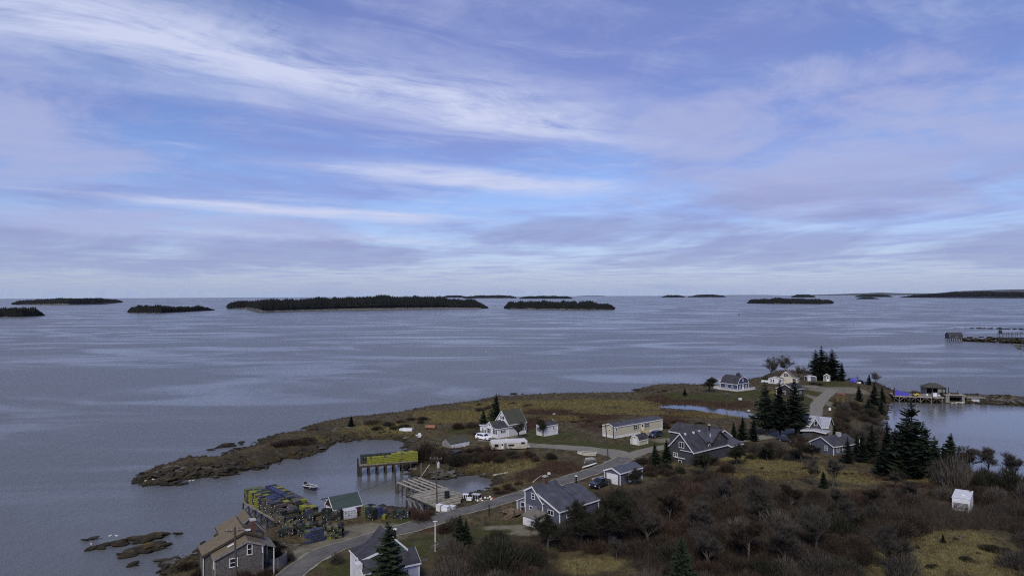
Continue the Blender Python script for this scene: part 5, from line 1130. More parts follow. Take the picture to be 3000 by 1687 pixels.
# --- camper trailer and derelict box camper
mat('camper_cream', (0.44, 0.41, 0.33), 0.5, 0.12, 1.0, lines=(2, 0.3, 1.0)); mat('camper_roof', (0.54, 0.54, 0.55), 0.5, 0.15, 1.5)
t = thing('travel_trailer', 'old cream travel trailer with white roof in front of the white house', 'trailer', (-5.6, 180.9, 3.15), 79)
MB().prism([(0, 0.45), (0.25, 0.25), (9.4, 0.25), (9.7, 0.5), (9.6, 2.0), (9.3, 2.3), (0.45, 2.3), (0.1, 1.9)], 0, 2.4).build('body', 'camper_cream', t); MB().box(0.4, 9.35, 0.04, 2.36, 2.302, 2.36).build('roof', 'camper_roof', t)
MB().box(0.15, 9.6, -0.02, 0.0, 1.75, 2.28).build('roof_edge', 'camper_roof', t)
for x0, x1, z0, z1 in ((1.0, 1.95, 0.9, 1.5), (4.6, 6.1, 0.95, 1.35), (8.0, 8.9, 1.35, 1.8)): wn = MB().box(x0-0.06, x1+0.06, -0.03, 0.0, z0-0.06, z1+0.06).build('window', 'rim', t); MB().box(x0, x1, -0.04, -0.03, z0, z1).build('pane', 'glass', wn)
d_ = MB().box(2.7, 3.3, -0.03, 0.0, 0.35, 1.75).build('door', 'worn_white', t); MB().box(2.8, 3.2, -0.04, -0.03, 1.1, 1.6).build('pane', 'glass', d_); MB().box(3.5, 4.1, -0.03, 0, 0.35, 1.75).build('panel', 'roof_brown', t)
for x in (4.2, 5.1): MB().tube((x, 1.2, 0.35), (x, -0.0, 0.35), 0.35, n=14).build('wheel', 'rubber', t)
MB().box(3.9, 4.6, 0.9, 1.5, 2.36, 2.62).build('roof_vent', 'worn_white', t); MB().box(9.7, 10.4, 0.9, 1.5, 0.2, 0.7).build('gas_locker', 'white_paint', t)
t = thing('box_camper', 'derelict white box camper with barred window in the thicket at right', 'camper', (77.4, 124.6, 4.5), 127)
mat('camper_white', (0.62, 0.63, 0.67), 0.5, 0.2, 1.0)
MB().prism([(0, 0.1), (2.75, 0.1), (2.7, 2.5), (0.05, 2.5)], 0, 6.6).build('body', 'camper_white', t); MB().box(-0.03, 2.78, -0.05, 6.65, 2.503, 2.58).build('roof', 'camper_roof', t)
wn = MB().box(0.25, 2.45, -0.04, 0, 0.75, 1.75).build('window', 'rim', t); MB().box(0.33, 2.37, -0.05, -0.04, 0.83, 1.67).build('pane', 'glass', wn)
m = MB(); [m.box(0.33, 2.37, -0.075, -0.05, 0.95+i*0.2, 1.0+i*0.2) for i in range(4)]; [m.box(x, x+0.05, -0.075, -0.05, 0.83, 1.67) for x in (0.9, 1.35, 1.8)]; m.build('window_bars', 'camper_white', wn)
MB().box(2.74, 2.78, 0.5, 1.4, 0.2, 1.9).build('door', 'galvanised', t); MB().box(1.2, 1.9, 2.2, 2.9, 2.58, 2.72).build('roof_vent', 'white_paint', t); MB().box(2.2, 2.5, 5.6, 6.0, 2.58, 2.75).build('roof_vent', 'roof_brown', t)
for y in (1.6, 4.8):
    for x in (0.2, 2.55): MB().tube((x-0.1, y, 0.1), (x+0.1, y, 0.1), 0.36, n=12).build('wheel', 'rubber', t)
# --- utility poles and wires
mat('pole_wood', (0.060, 0.050, 0.042), 0.9, 0.3, 2)
POLES = {}
def pole(key, label, base, ptop, arm_az=None, transformer=False, zg=None, r=0.15):
    p = G(*base) if len(base) == 2 else Vector(base)
    d = ray(*ptop); k = p.y/d.y; ztop = CAMZ+d.z*k; h = ztop-p.z
    t = thing('utility_pole', label, 'utility pole', (p.x, p.y, p.z), 90, 'utility poles along the road')
    MB().tube((0, 0, -0.4), (d.x*k-p.x, 0, h), r, r*0.72, 9).build('pole', 'pole_wood', t)
    top = Vector((d.x*k, p.y, p.z+h)); POLES[key] = top
    if arm_az is not None:
        U_, V_ = az_vec(arm_az); c = Vector((d.x*k-p.x, 0, h-0.45)); MB().bar(c-U_*1.2-V_*0.16, c+U_*1.2-V_*0.16, 0.12, 0.12).build('crossarm', 'pole_wood', t)
        for s in (-1.05, -0.35, 0.35, 1.05): q = c+U_*s-V_*0.16; MB().tube(q, q+Vector((0, 0, 0.28)), 0.05, n=6).build('insulator', 'galvanised', t)
        for s in (-0.75, 0.75): MB().bar(c+U_*s-V_*0.16, c-Vector((0, 0, 0.6)), 0.05).build('brace', 'pole_wood', t)
    if transformer: q = Vector((d.x*k-p.x+0.42, -0.1, h-2.2)); tr = MB().tube(q, q+Vector((0, 0, 1.0)), 0.28, n=12).build('transformer', 'galvanised', t); MB().tube(q+Vector((0, 0, 1.0)), q+Vector((0, 0, 1.25)), 0.06, n=6).build('bushing', 'white_plastic', tr)
    return t
pole('house', 'utility pole with crossarm in front of the shingled house', (-36.7, 94.0, 2.8), (688, 1543), 75)
pole('wharf', 'utility pole with transformer at the edge of the broken wharf', (1280.5, 1489), (1278, 1336), 100, True)
pole('junction', 'utility pole at the junction of road and gravel drive', (1782, 1343), (1774, 1241), 60)
pole('mobile', 'utility pole standing against the end of the mobile home', (1798.5, 1288), (1794.5, 1208))
pole('marsh', 'slim utility pole standing beside the tidal pond', (2130.5, 1228), (2127.5, 1150), 40, r=0.13)
pole('point', 'utility pole next to the blue arched shelter', (2514, 1133), (2513, 1100), 90, r=0.13)
pole('lane', 'utility pole behind the right-hand tall spruce', (2357, 1166), (2354, 1078), 90, r=0.13)
def wire(a, b_, sag, r=0.022):
    pts = [a.lerp(b_, i/14)-Vector((0, 0, sag*4*(i/14)*(1-i/14))) for i in range(15)]; m = MB()
    for p_, q_ in zip(pts[:-1], pts[1:]): m.tube(p_, q_, r, n=4)
    return tag(m.build('power_line', 'pipe_black'), None, None)
_wl = [('house', 'wharf', 'power line strung from the shingled house pole to the wharf pole'), ('wharf', 'junction', 'power line strung from the wharf pole to the junction pole'), ('junction', 'mobile', 'power line strung between junction pole and mobile home pole'),
       ('mobile', 'marsh', 'power line strung from the mobile home to the pond pole'), ('marsh', 'lane', 'power line strung from the pond pole to the tall spruces'), ('lane', 'point', 'power line strung from the tall spruces to the shelter pole')]
for a, c, lb in _wl: tag(wire(POLES[a]-Vector((0, 0, 0.3)), POLES[c]-Vector((0, 0, 0.3)), 1.2), lb, 'power line', 'overhead wires')
p = G(1275, 1614); t = thing('flagpole', 'bare white flagpole on the lawn beside the road', 'flagpole', p); MB().tube((0, 0, -0.2), (0, 0, 4.7), 0.10, 0.07, 8).build('pole', 'white_paint', t); MB().box(-0.35, 0.35, -0.04, 0.04, 4.62, 4.72).build('crosspiece', 'worn_white', t)
def post(label, px, py, h, m='black_plastic', r=0.1, name='marker_post'):
    p = G(px, py); t = thing(name, label, 'post', p); MB().tube((0, 0, -0.2), (0, 0, h), r, n=8).build('shaft', m, t); MB().tube((0, 0, h), (0, 0, h+0.08), r*1.25, n=8).build('cap', m, t)
post('dark marker post at the road edge beside the house deck', 1433, 1511, 2.0); post('thick dark post beside the pale drive of the saltbox house', 1421.5, 1540, 1.7, 'dark_wood', 0.14)
p = G(2431, 1209); t = thing('road_sign', 'blank white sign on a post beside the gravel road', 'sign', p); MB().box(-0.04, 0.04, -0.04, 0.04, -0.2, 1.6).build('post', 'pipe_black', t); MB().box(-0.4, 0.4, -0.08, -0.04, 0.8, 1.75).build('panel', 'white_paint', t)
# --- picket fence of the shingled house
f = thing('picket_fence', 'curved grey picket fence beside the shingled house', 'fence', (-38.58, 101.63, 2.8), 59.1)
fp = [(3.0, 1.2), (3.5, 0.4), (4.1, 0.1), (4.8, 0.25), (5.5, 0.7), (6.1, 1.4), (6.4, 2.2)]
fp = [(a+(c-a)*k/4, b_+(d_-b_)*k/4) for (a, b_), (c, d_) in zip(fp[:-1], fp[1:]) for k in range(4)]
for i, (x, y) in enumerate(fp):
    h = 1.55+0.3*(i/len(fp))+random.uniform(-0.03, 0.03); MB().box(x-0.075, x+0.075, y-0.02, y+0.02, -0.4, h).build('picket', 'weathered_board', f, rz=0)
m = MB(); [m.bar((a[0], a[1]+0.05, 1.1), (c[0], c[1]+0.05, 1.1), 0.05, 0.1) for a, c in zip(fp[:-1], fp[1:])]; m.build('rail', 'weathered_board', f)
# --- harbour wharf at right with shed, forklift, crates and boathouse
WC_O, WC_AZ = (150.8, 278.8), 108.0
w = thing('harbour_wharf', 'long timber harbour wharf on piles in front of the breakwater at right', 'wharf', (*WC_O, 0), WC_AZ)
for i in range(18): MB().box(-0.2+i*0.97, 0.74+i*0.97, -0.1, 8.5, 2.45, 2.62).build('plank', 'plank_old' if i % 3 else 'plank', w)
MB().box(-0.25, 17.3, -0.3, -0.12, 2.25, 2.7).build('edge_beam', 'plank', w)
for i in range(10):
    MB().tube((i*1.85, -0.05, -2), (i*1.85, -0.05, 2.45), 0.17, 0.15).build('piling', 'plank_old' if i % 2 else 'piling', w); MB().tube((i*1.85, 4, -2), (i*1.85, 4, 2.45), 0.17).build('piling', 'piling', w)
    if i < 9: MB().bar((i*1.85, -0.15, 0.6 if i % 2 else 2.2), (i*1.85+1.85, -0.15, 2.2 if i % 2 else 0.6), 0.13).build('brace', 'plank_old', w)
MB().tube((0.1, -0.2, -2), (0.1, -0.2, 6.0), 0.2, 0.17).build('mooring_post', 'piling', w); MB().tube((13.4, -0.3, -2), (13.4, -0.3, 7.2), 0.12).build('mast_post', 'piling', w)
mat('blue_crate', (0.075, 0.070, 0.42), 0.45, 0.15, 2)
def tote(u, v, z, sx, sy, sz, lb): q = world(WC_O, WC_AZ, u, v); crate('bait_crate', lb, (q.x, q.y, z), WC_AZ, sx, sy, sz, 'blue_crate', group='blue crates on the harbour wharf')
for k in range(2):
    for zz in range(2): tote(0.75+k*0.0, 0.9+k*1.3, 2.64+zz*1.13, 1.25, 1.15, 1.04, 'blue bait crate in the tallest stack by the mooring post')
for k in range(3): tote(2.15+k*1.35, 0.9, 2.64, 1.25, 1.15, (1.35, 1.15, 0.95)[k], ('tallest blue bait crate right of the double stack', 'middle blue bait crate of the low row', 'lowest blue bait crate next to the forklift')[k])
tote(3.6, 2.3, 2.64, 1.25, 1.15, 1.3, 'blue bait crate standing behind the low row')
mat('forklift_yellow', (0.50, 0.36, 0.05), 0.5, 0.15, 2)
q = world(WC_O, WC_AZ, 7.6, 1.0, 2.64); t = thing('forklift', 'yellow forklift standing on the harbour wharf beside the blue crates', 'forklift', q, WC_AZ+180)
MB().prism([(-1.2, 0.3), (-1.2, 1.0), (-0.3, 1.15), (0.2, 0.7), (0.9, 0.7), (0.9, 0.3)], -0.55, 0.55).build('body', 'forklift_yellow', t)
m = MB(); [m.bar((x, y, 0.7), (x2, y, 2.1), 0.08) for x, x2 in ((-0.45, -0.35), (0.85, 0.55)) for y in (-0.5, 0.5)]; m.box(-0.5, 0.7, -0.55, 0.55, 2.08, 2.16); m.build('cage', 'pipe_black', t)
m = MB(); [m.box(1.0, 1.1, y-0.06, y+0.06, 0.1, 2.3) for y in (-0.4, 0.4)]; [m.box(1.1, 2.0, y-0.06, y+0.06, 0.12, 0.18) for y in (-0.3, 0.3)]; m.box(1.0, 1.1, -0.4, 0.4, 1.2, 1.3); m.build('mast', 'pipe_black', t)
for x in (-0.75, 0.65):
    for y in (-0.5, 0.5): MB().tube((x, y-0.12, 0.3), (x, y+0.12, 0.3), 0.32, n=14).build('wheel', 'rubber', t)
MB().box(-0.35, 0.1, -0.25, 0.25, 0.95, 1.5).build('seat', 'black_plastic', t)
b = Bld('wharf_shed', 'open-fronted grey shed with hipped mossy roof on the harbour wharf', 'shed', (165.2, 281.6), 97, 2.64)
b.box('wall', 'weathered_board', 0.0, 0.15, 0.0, 5.0, 0, 2.9); b.box('wall', 'weathered_board', 7.0, 7.15, 0, 5.0, 0, 2.7); b.box('wall', 'brown_dark_siding', 0.15, 7.0, 4.8, 4.95, 0, 2.8); b.box('wall', 'weathered_board', 4.2, 7.0, 0.0, 0.15, 0, 2.6)
for u in (0.1, 2.2, 4.2): b.box('post', 'piling', u-0.1, u+0.1, -0.06, 0.1, 0, 2.85)
MB().poly([(-0.5, -0.6, 2.75), (7.7, -0.6, 2.6), (7.7, 5.5, 2.6), (-0.5, 5.5, 2.75), (2.4, 2.4, 4.4), (5.0, 2.4, 4.25)], [(0, 1, 5, 4), (1, 2, 5), (2, 3, 4, 5), (3, 0, 4), (3, 2, 1, 0)]).build('roof', 'roof_moss', b.r)
q = world(WC_O, WC_AZ, 14.6, 2.4); crate('water_tank', 'white cage tank standing before the wharf shed', (q.x, q.y, 2.64), WC_AZ, 1.7, 1.2, 1.3, 'white_plastic', 'galvanised', 'tank')
for u, v, s_, lb in ((12.2, 3.2, 0.5, 'white tub on the wharf before the open shed'), (16.3, 2.8, 0.42, 'small white tub right of the cage tank')):
    q = world(WC_O, WC_AZ, u, v, 2.64); tag(MB().loft([[(r*s_*math.cos(k*math.pi/5), r*s_*math.sin(k*math.pi/5), z*s_) for k in range(10)] for z, r in ((0, 0.7), (0.6, 0.95), (1.3, 1.0), (1.4, 0.8))]).build('tub', 'white_plastic', loc=q), lb, 'tub')
b = Bld('boathouse', 'open timber boathouse at the water beside the harbour wharf', 'boathouse', (169.6, 276.2), 97, 0.0)
b.box('side_wall', 'weathered_board', 0, 1.4, 0, 5.5, -1.5, 3.0); b.box('side_wall', 'weathered_board', 6.0, 7.0, 0, 5.5, -1.5, 3.0); b.box('roof_deck', 'plank', -0.2, 7.2, -0.2, 5.7, 3.0, 3.25); b.box('back_wall', 'dark_wood', 1.4, 6.0, 5.3, 5.5, -1.5, 3.0); b.box('lintel', 'dark_wood', 1.4, 6.0, 0.02, 0.3, 2.35, 3.0)
m = MB(); [m.bar((x, 1.2, 3.2), (x+0.1, 1.2, 5.7), 0.22) for x in (-0.8, 0.5)]; m.bar((-0.9, 1.2, 5.7), (0.9, 1.2, 5.6), 0.22); m.build('hoist_frame', 'pipe_black', b.r)
MB().tube((2.2, 2.5, 3.2), (2.2, 2.5, 5.8), 0.12).build('davit', 'pipe_black', b.r); MB().box(3.2, 5.8, 1.8, 3.2, 3.25, 3.75).build('winch', 'dark_wood', b.r); MB().tube((5.5, 2.5, 3.7), (5.5, 2.5, 4.8), 0.07).build('davit', 'pipe_black', b.r); MB().box(-0.6, 1.6, 2.0, 3.4, 3.25, 3.8).build('winch', 'dark_wood', b.r)
t = open_boat('work_skiff', 'long cream skiff moored in the mouth of the boathouse', (173.4, 275.0, -0.1), 97, 5.2, 1.5, 0.55, 'boat_cream', 'boat_white', seats=2)
w = thing('crib_dock', 'low timber crib dock with pale panel right of the boathouse', 'dock', (178.6, 277.0, 0), 103)
MB().box(0, 6.5, 0, 5.0, -1.5, 1.7).build('crib', 'piling', w); MB().box(1.4, 4.2, -0.1, -0.003, 0.3, 1.45).build('panel', 'galvanised', w); MB().box(-0.3, 6.8, -0.3, 5.2, 1.7, 1.95).build('deck', 'plank_old', w); MB().bar((-0.2, 4.8, 2.6), (4.0, 4.8, 2.6), 0.16).build('rail', 'piling', w)
for x in (-0.2, 1.9, 4.0): MB().tube((x, 4.8, 1.9), (x, 4.8, 3.0), 0.1).build('post', 'piling', w)
for x in (-0.4, 6.6): MB().tube((x, -0.2, -2), (x, -0.2, 2.2), 0.17).build('piling', 'piling', w)
# --- far fish wharf at the right edge
b = Bld('far_fish_house', 'dark fish house on piles at the end of the far wharf at right', 'shed', (393.9, 636.0), 93, 0.0)
b.block(0, 6, 0, 12.2, 5.0, 5.0, 3, 7.4, 'shingle_dark', 'roof_dark', 'dark_wood', swap=True, oh=0.3, zb=2.3, corners=False)
b.window('front', 0, 6.2, 7.4, 3.3, 4.4, rail=False); b.window('front', 0, 0.4, 1.2, 4.2, 5.0, rail=False)
b.box('deck', 'piling', -0.3, 22, -0.3, 6.5, 2.0, 2.4)
for i in range(12):
    for v in (0, 3, 6): MB().tube((i*1.95, v, -2), (i*1.95, v, 2.0), 0.2).build('piling', 'piling', b.r)
for i in range(8): MB().bar((i*2.4, -0.1, 0.4), (i*2.4+2, -0.1, 1.8), 0.2).build('brace', 'weathered_board', b.r)
for i, (u, lb) in enumerate(((19.0, 'leftmost dark boat stored on the far wharf'), (28.5, 'middle dark boat stored on the far wharf'), (35.5, 'rightmost dark boat stored on the far wharf'))):
    q = world((393.9, 636.0), 99, u, 3.0); open_boat('stored_boat', lb, (q.x, q.y, 2.45 if i == 0 else 2.9), 95, 4.6, 1.8, 1.3, 'boat_dark', 'worn_white' if i else 'boat_cream', group='boats on the far wharf')
w = thing('gangway', 'raised timber gangway with railings at the right edge behind the far wharf', 'gangway', (432, 625, 0), 92)
MB().box(0, 40, 0, 2.2, 6.6, 6.9).build('deck', 'piling', w)
for i in range(11):
    MB().bar((i*3.9, 0, -1), (i*3.9, 0, 8.0), 0.22).build('post', 'piling', w); MB().bar((i*3.9, 2.2, -1), (i*3.9, 2.2, 8.0), 0.22).build('post', 'piling', w)
for y in (0, 2.2):
    for z in (7.4, 8.0): MB().bar((-0.5, y, z), (40, y, z), 0.12).build('rail', 'piling', w)
MB().box(0.5, 2.5, 0.2, 2.0, 6.9, 10.0).build('winch_tower', 'piling', w)
for x in (20, 24.5): m = MB(); [m.bar((x+d_, 1, 8), (x+d_, 1, 10), 0.18) for d_ in (0, 2)]; m.bar((x, 1, 10), (x+2, 1, 10), 0.18); m.build('frame', 'piling', w)
# --- mooring buoys out on the water
for i, (px, py, lb) in enumerate(((375, 1095, 'white mooring buoy farthest left on open water'), (1078, 1066, 'white mooring buoy on open water above the cove'), (748, 1081, 'faint white mooring buoy between the other two'), (1425, 1031, 'white mooring buoy on open water right of centre'), (605, 1337, 'white mooring buoy close to the rocky point'))):
    q = P(px, py, 0); k = q.y/FPX; r = 0.9*k if i != 2 else 0.6*k; n = 10
    tag(MB().loft([[(rr*r*math.cos(2*math.pi*j/n), rr*r*math.sin(2*math.pi*j/n), zz*r) for j in range(n)] for zz, rr in ((-0.3, 0.4), (0.0, 0.85), (0.5, 1.0), (1.0, 0.7), (1.25, 0.2))]).build('mooring_buoy', 'buoy_white', loc=q, smooth=True), lb, 'buoy', 'mooring buoys')
q = P(2165, 923, 0); tag(MB().loft([[(rr*math.cos(2*math.pi*j/8), rr*math.sin(2*math.pi*j/8), zz) for j in range(8)] for zz, rr in ((-0.5, 1.2), (1.0, 1.4), (1.4, 0.5), (4.5, 0.4))]).build('channel_buoy', 'boat_dark', loc=q), 'dark can buoy on the open bay at right', 'buoy')
# ------------------------------------------------------------------ rocks
def rock_material(name, c1, c2, c3):
    m = bpy.data.materials.new(name); m.use_nodes = True; MATS[name] = m
    nt = m.node_tree; N = nt.nodes; L = nt.links; b_ = N['Principled BSDF']; b_.inputs['Roughness'].default_value = 0.9; b_.inputs['Specular IOR Level'].default_value = 0.2
    geo = N.new('ShaderNodeNewGeometry')
    def nz(s, d=5):
        n = N.new('ShaderNodeTexNoise'); n.inputs['Scale'].default_value = s; n.inputs['Detail'].default_value = d; L.new(geo.outputs['Position'], n.inputs['Vector']); return n.outputs['Fac']
    def mr(x, a, b2):
        r = N.new('ShaderNodeMapRange'); L.new(x, r.inputs[0]); r.inputs[1].default_value = a; r.inputs[2].default_value = b2; return r.outputs[0]
    def mx(f, a, b2):
        n = N.new('ShaderNodeMix'); n.data_type = 'RGBA'; L.new(f, n.inputs[0])
        for i, v in ((6, a), (7, b2)):
            if isinstance(v, tuple): n.inputs[i].default_value = (*v, 1)
            else: L.new(v, n.inputs[i])
        return n.outputs[2]
    col = mx(mr(nz(0.8), 0.35, 0.65), c1, c2); col = mx(mr(nz(0.3), 0.48, 0.62), col, c3)
    sx = N.new('ShaderNodeSeparateXYZ'); L.new(geo.outputs['Position'], sx.inputs[0])
    wet = N.new('ShaderNodeMapRange'); L.new(sx.outputs[2], wet.inputs[0]); wet.inputs[1].default_value = 0.15; wet.inputs[2].default_value = 0.75; wet.inputs[3].default_value = 1; wet.inputs[4].default_value = 0
    col = mx(wet.outputs[0], col, (0.016, 0.014, 0.009)); L.new(col, b_.inputs['Base Color'])
    bp = N.new('ShaderNodeBump'); bp.inputs['Strength'].default_value = 0.6; bp.inputs['Distance'].default_value = 0.2; L.new(nz(2.5), bp.inputs['Height']); L.new(bp.outputs[0], b_.inputs['Normal'])
rock_material('rock_weed', (0.016, 0.014, 0.010), (0.050, 0.043, 0.030), (0.038, 0.029, 0.012))
rock_material('rock_grey', (0.034, 0.033, 0.030), (0.135, 0.128, 0.112), (0.075, 0.070, 0.050))
rock_material('rock_rust', (0.034, 0.026, 0.013), (0.095, 0.064, 0.022), (0.026, 0.023, 0.017))
def rock_mesh(seed, m):
    bm = bmesh.new(); bmesh.ops.create_icosphere(bm, subdivisions=2, radius=1.0); r = np.random.default_rng(seed)
    dirs = r.normal(size=(9, 3)); dirs /= np.linalg.norm(dirs, axis=1)[:, None]; cut = r.uniform(0.42, 0.85, 9)
    for v in bm.verts:
        p = np.array(v.co); 
        for d, c in zip(dirs, cut):
            k = p@d
            if k > c: p = p-d*(k-c)*0.9
        v.co = (p[0], p[1]*0.8, p[2]*0.62)
    me = bpy.data.meshes.new('rock'); bm.to_mesh(me); bm.free(); me.materials.append(MATS[m]); return me
ROCKS = {k: [rock_mesh(s+i*10, k) for s in range(5)] for i, k in enumerate(('rock_weed', 'rock_grey', 'rock_rust'))}
NROCK = [0]
def rock(parent, x, y, z, s, kind='rock_weed', flat=1.0):
    o = data_obj('rock', random.choice(ROCKS[kind]), parent, Vector((x, y, z))-(parent.location if parent else Vector((0, 0, 0))))
    o.rotation_euler = (random.uniform(-.22, .22), random.uniform(-.22, .22), math.radians(28)+random.gauss(0, 0.45)+random.choice((0, math.pi))); o.scale = (s*random.uniform(1.0, 1.9), s*random.uniform(0.6, 1.05), s*random.uniform(0.42, 0.8)*flat); NROCK[0] += 1
    return o
def ledge(label, line, n, w, smin, smax, kinds=('rock_weed',), zoff=0.0, flat=1.0, name='rock_ledge'):
    """a ledge of separate boulders lying along a line of photo pixels at the waterline"""
    pts = [P(x, y, 0) for x, y in line]; c = pts[len(pts)//2]; t = thing(name, label, 'rocks', (c.x, c.y, 0), group='rock ledges in the water'); L_ = [0]
    for a, b_ in zip(pts[:-1], pts[1:]): L_.append(L_[-1]+(b_-a).length)
    for i in range(n):
        s = random.random()*L_[-1]; k = max(j for j in range(len(L_)-1) if L_[j] <= s); f = (s-L_[k])/(L_[k+1]-L_[k]); p = pts[k].lerp(pts[k+1], f); e = math.sin(math.pi*min(max(s/L_[-1], 0.06), 0.94))**0.5
        d = random.uniform(-1, 1); p = p+Vector((random.uniform(-.5, .5), d*w*e, 0)); sz = random.uniform(smin, smax)*e
        rock(t, p.x, p.y, zoff+sz*0.05+(1-abs(d))*0.35*e, sz, random.choice(kinds), flat)
    return t
ledge('rust-coloured double rock ledge nearest the left edge, upper bar', [(250,1612),(330,1595),(400,1582),(470,1572),(520,1563)], 34, 1.6, 0.8, 1.7, ('rock_weed', 'rock_rust'))
ledge('rust-coloured rock ledge below the upper bar, left of the shingled house', [(352,1630),(400,1618),(450,1604),(512,1590)], 26, 2.0, 1.0, 2.0, ('rock_rust', 'rock_weed'))
ledge('pair of small dark rocks below the rust-coloured ledges', [(375,1657),(405,1652)], 4, 0.5, 0.7, 1.0)
ledge('thin dark reef left of the rust-coloured ledges', [(232,1584),(262,1582),(300,1577)], 6, 0.3, 0.4, 0.9, flat=0.6)
ledge('dark broken skerry off the left side of the rocky point', [(612,1318),(650,1308),(690,1302),(720,1303)], 22, 3.0, 0.6, 1.5, zoff=-0.1)
ledge('low dark skerry touching the rocky point', [(655,1326),(690,1318),(715,1312)], 10, 1.6, 0.6, 1.3, zoff=-0.1)
ledge('row of small rocks under the tip of the rocky point', [(420,1422),(450,1420),(545,1418),(590,1410),(620,1402),(655,1397)], 13, 0.8, 0.6, 1.4)
ledge('thin dark reef on the water behind the left brush shore', [(1168,1212),(1200,1209),(1250,1204),(1290,1199)], 18, 1.5, 0.5, 1.3, flat=0.6)
ledge('scattered dark reef off the shore behind the white house', [(1465,1156),(1500,1154),(1560,1157),(1580,1156),(1615,1153)], 12, 1.0, 0.5, 1.6, flat=0.5)
ledge('low rocky skerry crossing the water behind the far wharf', [(2795,962.5),(2850,962),(2900,963),(2940,964),(3000,965),(3060,965)], 30, 5, 1.5, 4.5, flat=0.5)
q = P(2848, 962, 0); q2 = P(2953, 957, 1.5)
# boulders along the shores of the mainland
def on_screen(p, m=40):
    v = p-Vector((0, 0, CAMZ)); zc = v.dot(CF)
    if zc < 1: return False
    x = 1500+FPX*v.dot(CR)/zc; y = 843.5-FPX*v.dot(CU)/zc
    return -m < x < 3000+m and y < 1687+m+60
spots = []
for i in range(len(SHORE)-1):
    a, b_ = P(*SHORE[i]), P(*SHORE[i+1]); L_ = (b_-a).length; px = SHORE[i][0]
    dens = 0.95 if px < 760 else (0.55 if (i < 40 or px > 2560) else 0.34)
    for k in range(int(L_*dens)+1):
        p = a.lerp(b_, random.random()); nrm = Vector((-(b_-a).y, (b_-a).x, 0)).normalized(); p = p+nrm*random.uniform(-2.0, 1.2)
        if on_screen(p): spots.append((p, px))
random.shuffle(spots)
for p, px in spots[:210]:
    s = random.uniform(0.45, 1.3)*(1.25 if px < 760 else 1.0); z = max(gz(p.x, p.y), -0.2)
    rock(GROUND, p.x, p.y, z+0.05, s, 'rock_grey' if (1170 < px < 1450 and random.random() < 0.6) else random.choice(('rock_weed', 'rock_weed', 'rock_grey')))
def rubble(lst, name, kind):
    base = []
    for k in range(4):
        bm = bmesh.new(); bmesh.ops.create_icosphere(bm, subdivisions=1, radius=1.0); r = np.random.default_rng(k+90); V = np.array([v.co[:] for v in bm.verts]); V = V*r.uniform(0.7, 1.25, (len(V), 1)); V[:, 2] *= 0.6; F = np.array([[v.index for v in f.verts] for f in bm.faces]); bm.free(); base.append((V, F))
    VV = []; FF = []; o = 0
    for x, y, z, s in lst:
        V, F = random.choice(base); a = random.uniform(0, 6.28); c, sn = math.cos(a), math.sin(a); sx, sy = s*random.uniform(0.8, 1.4), s*random.uniform(0.7, 1.1)
        X, Y = V[:, 0]*sx, V[:, 1]*sy; VV.append(np.stack([X*c-Y*sn+x, X*sn+Y*c+y, V[:, 2]*s*random.uniform(0.6, 1.1)+z], -1)); FF.append(F+o); o += len(V)
    return tag(data_obj(name, np_mesh(name, np.vstack(VV), np.vstack(FF), kind), GROUND), kind='stuff')
rl_ = []
for i in range(len(SHORE)-1):
    a, b_ = P(*SHORE[i]), P(*SHORE[i+1]); L_ = (b_-a).length; nrm_ = Vector((-(b_-a).y, (b_-a).x, 0)).normalized(); px = SHORE[i][0]; k_ = 3.2 if px < 800 else 2.0
    for k in range(int(L_*k_)):
        t_ = random.random()
        if vnoise(np.array([(a.x+b_.x)/7]), np.array([(a.y+b_.y)/7]), 4)[0] < 0.3 and px > 800: continue
        p = a.lerp(b_, t_)+nrm_*(random.uniform(-3.5, 1.6) if px > 800 else random.uniform(-5.5, 1.8))
        if on_screen(p): rl_.append((p.x, p.y, max(gz(p.x, p.y), -0.15)+0.02, random.uniform(0.22, 0.75)*random.choice((1, 1, 1.5))))
rubble(rl_, 'shore_rubble', 'rock_weed')
def rocks_px(px, py, rx, ry, n, smin, smax, kind, parent=None):
    for _ in range(n):
        a, r = random.uniform(0, 6.28), math.sqrt(random.random()); p = G(px+rx*r*math.cos(a), py+ry*r*math.sin(a)); s = random.uniform(smin, smax); rock(parent or GROUND, p.x, p.y, p.z+s*0.1, s, kind)
rocks_px(1300, 1392, 60, 12, 26, 0.5, 1.2, 'rock_grey'); rocks_px(640, 1368, 150, 15, 34, 0.6, 1.5, 'rock_weed'); rocks_px(560, 1385, 110, 14, 30, 0.7, 1.7, 'rock_weed'); rocks_px(470, 1398, 50, 12, 16, 0.8, 1.8, 'rock_weed'); rocks_px(760, 1362, 22, 7, 4, 1.4, 2.2, 'rock_weed'); rocks_px(520, 1375, 100, 10, 16, 0.6, 1.3, 'rock_grey')
rocks_px(1305, 1597, 40, 10, 12, 0.3, 0.8, 'rock_grey'); rocks_px(985, 1258, 50, 5, 8, 0.5, 1.1, 'rock_grey'); rocks_px(2770, 1575, 80, 14, 7, 0.3, 0.7, 'rock_grey'); rocks_px(910, 1257, 25, 4, 6, 0.6, 1.2, 'rock_weed'); rocks_px(1900, 1145, 50, 5, 14, 0.7, 1.6, 'rock_weed'); rocks_px(500, 1650, 30, 14, 8, 0.6, 1.4, 'rock_grey'); rocks_px(1330, 1632, 12, 5, 3, 0.5, 0.9, 'rock_grey'); rocks_px(1210, 1640, 40, 16, 10, 0.3, 0.8, 'rock_grey')
rocks_px(850, 1596, 30, 7, 14, 0.25, 0.5, 'rock_grey')
brk = thing('breakwater', 'rubble stone breakwater running from the harbour wharf to the right edge', 'breakwater', (200, 270, 0))
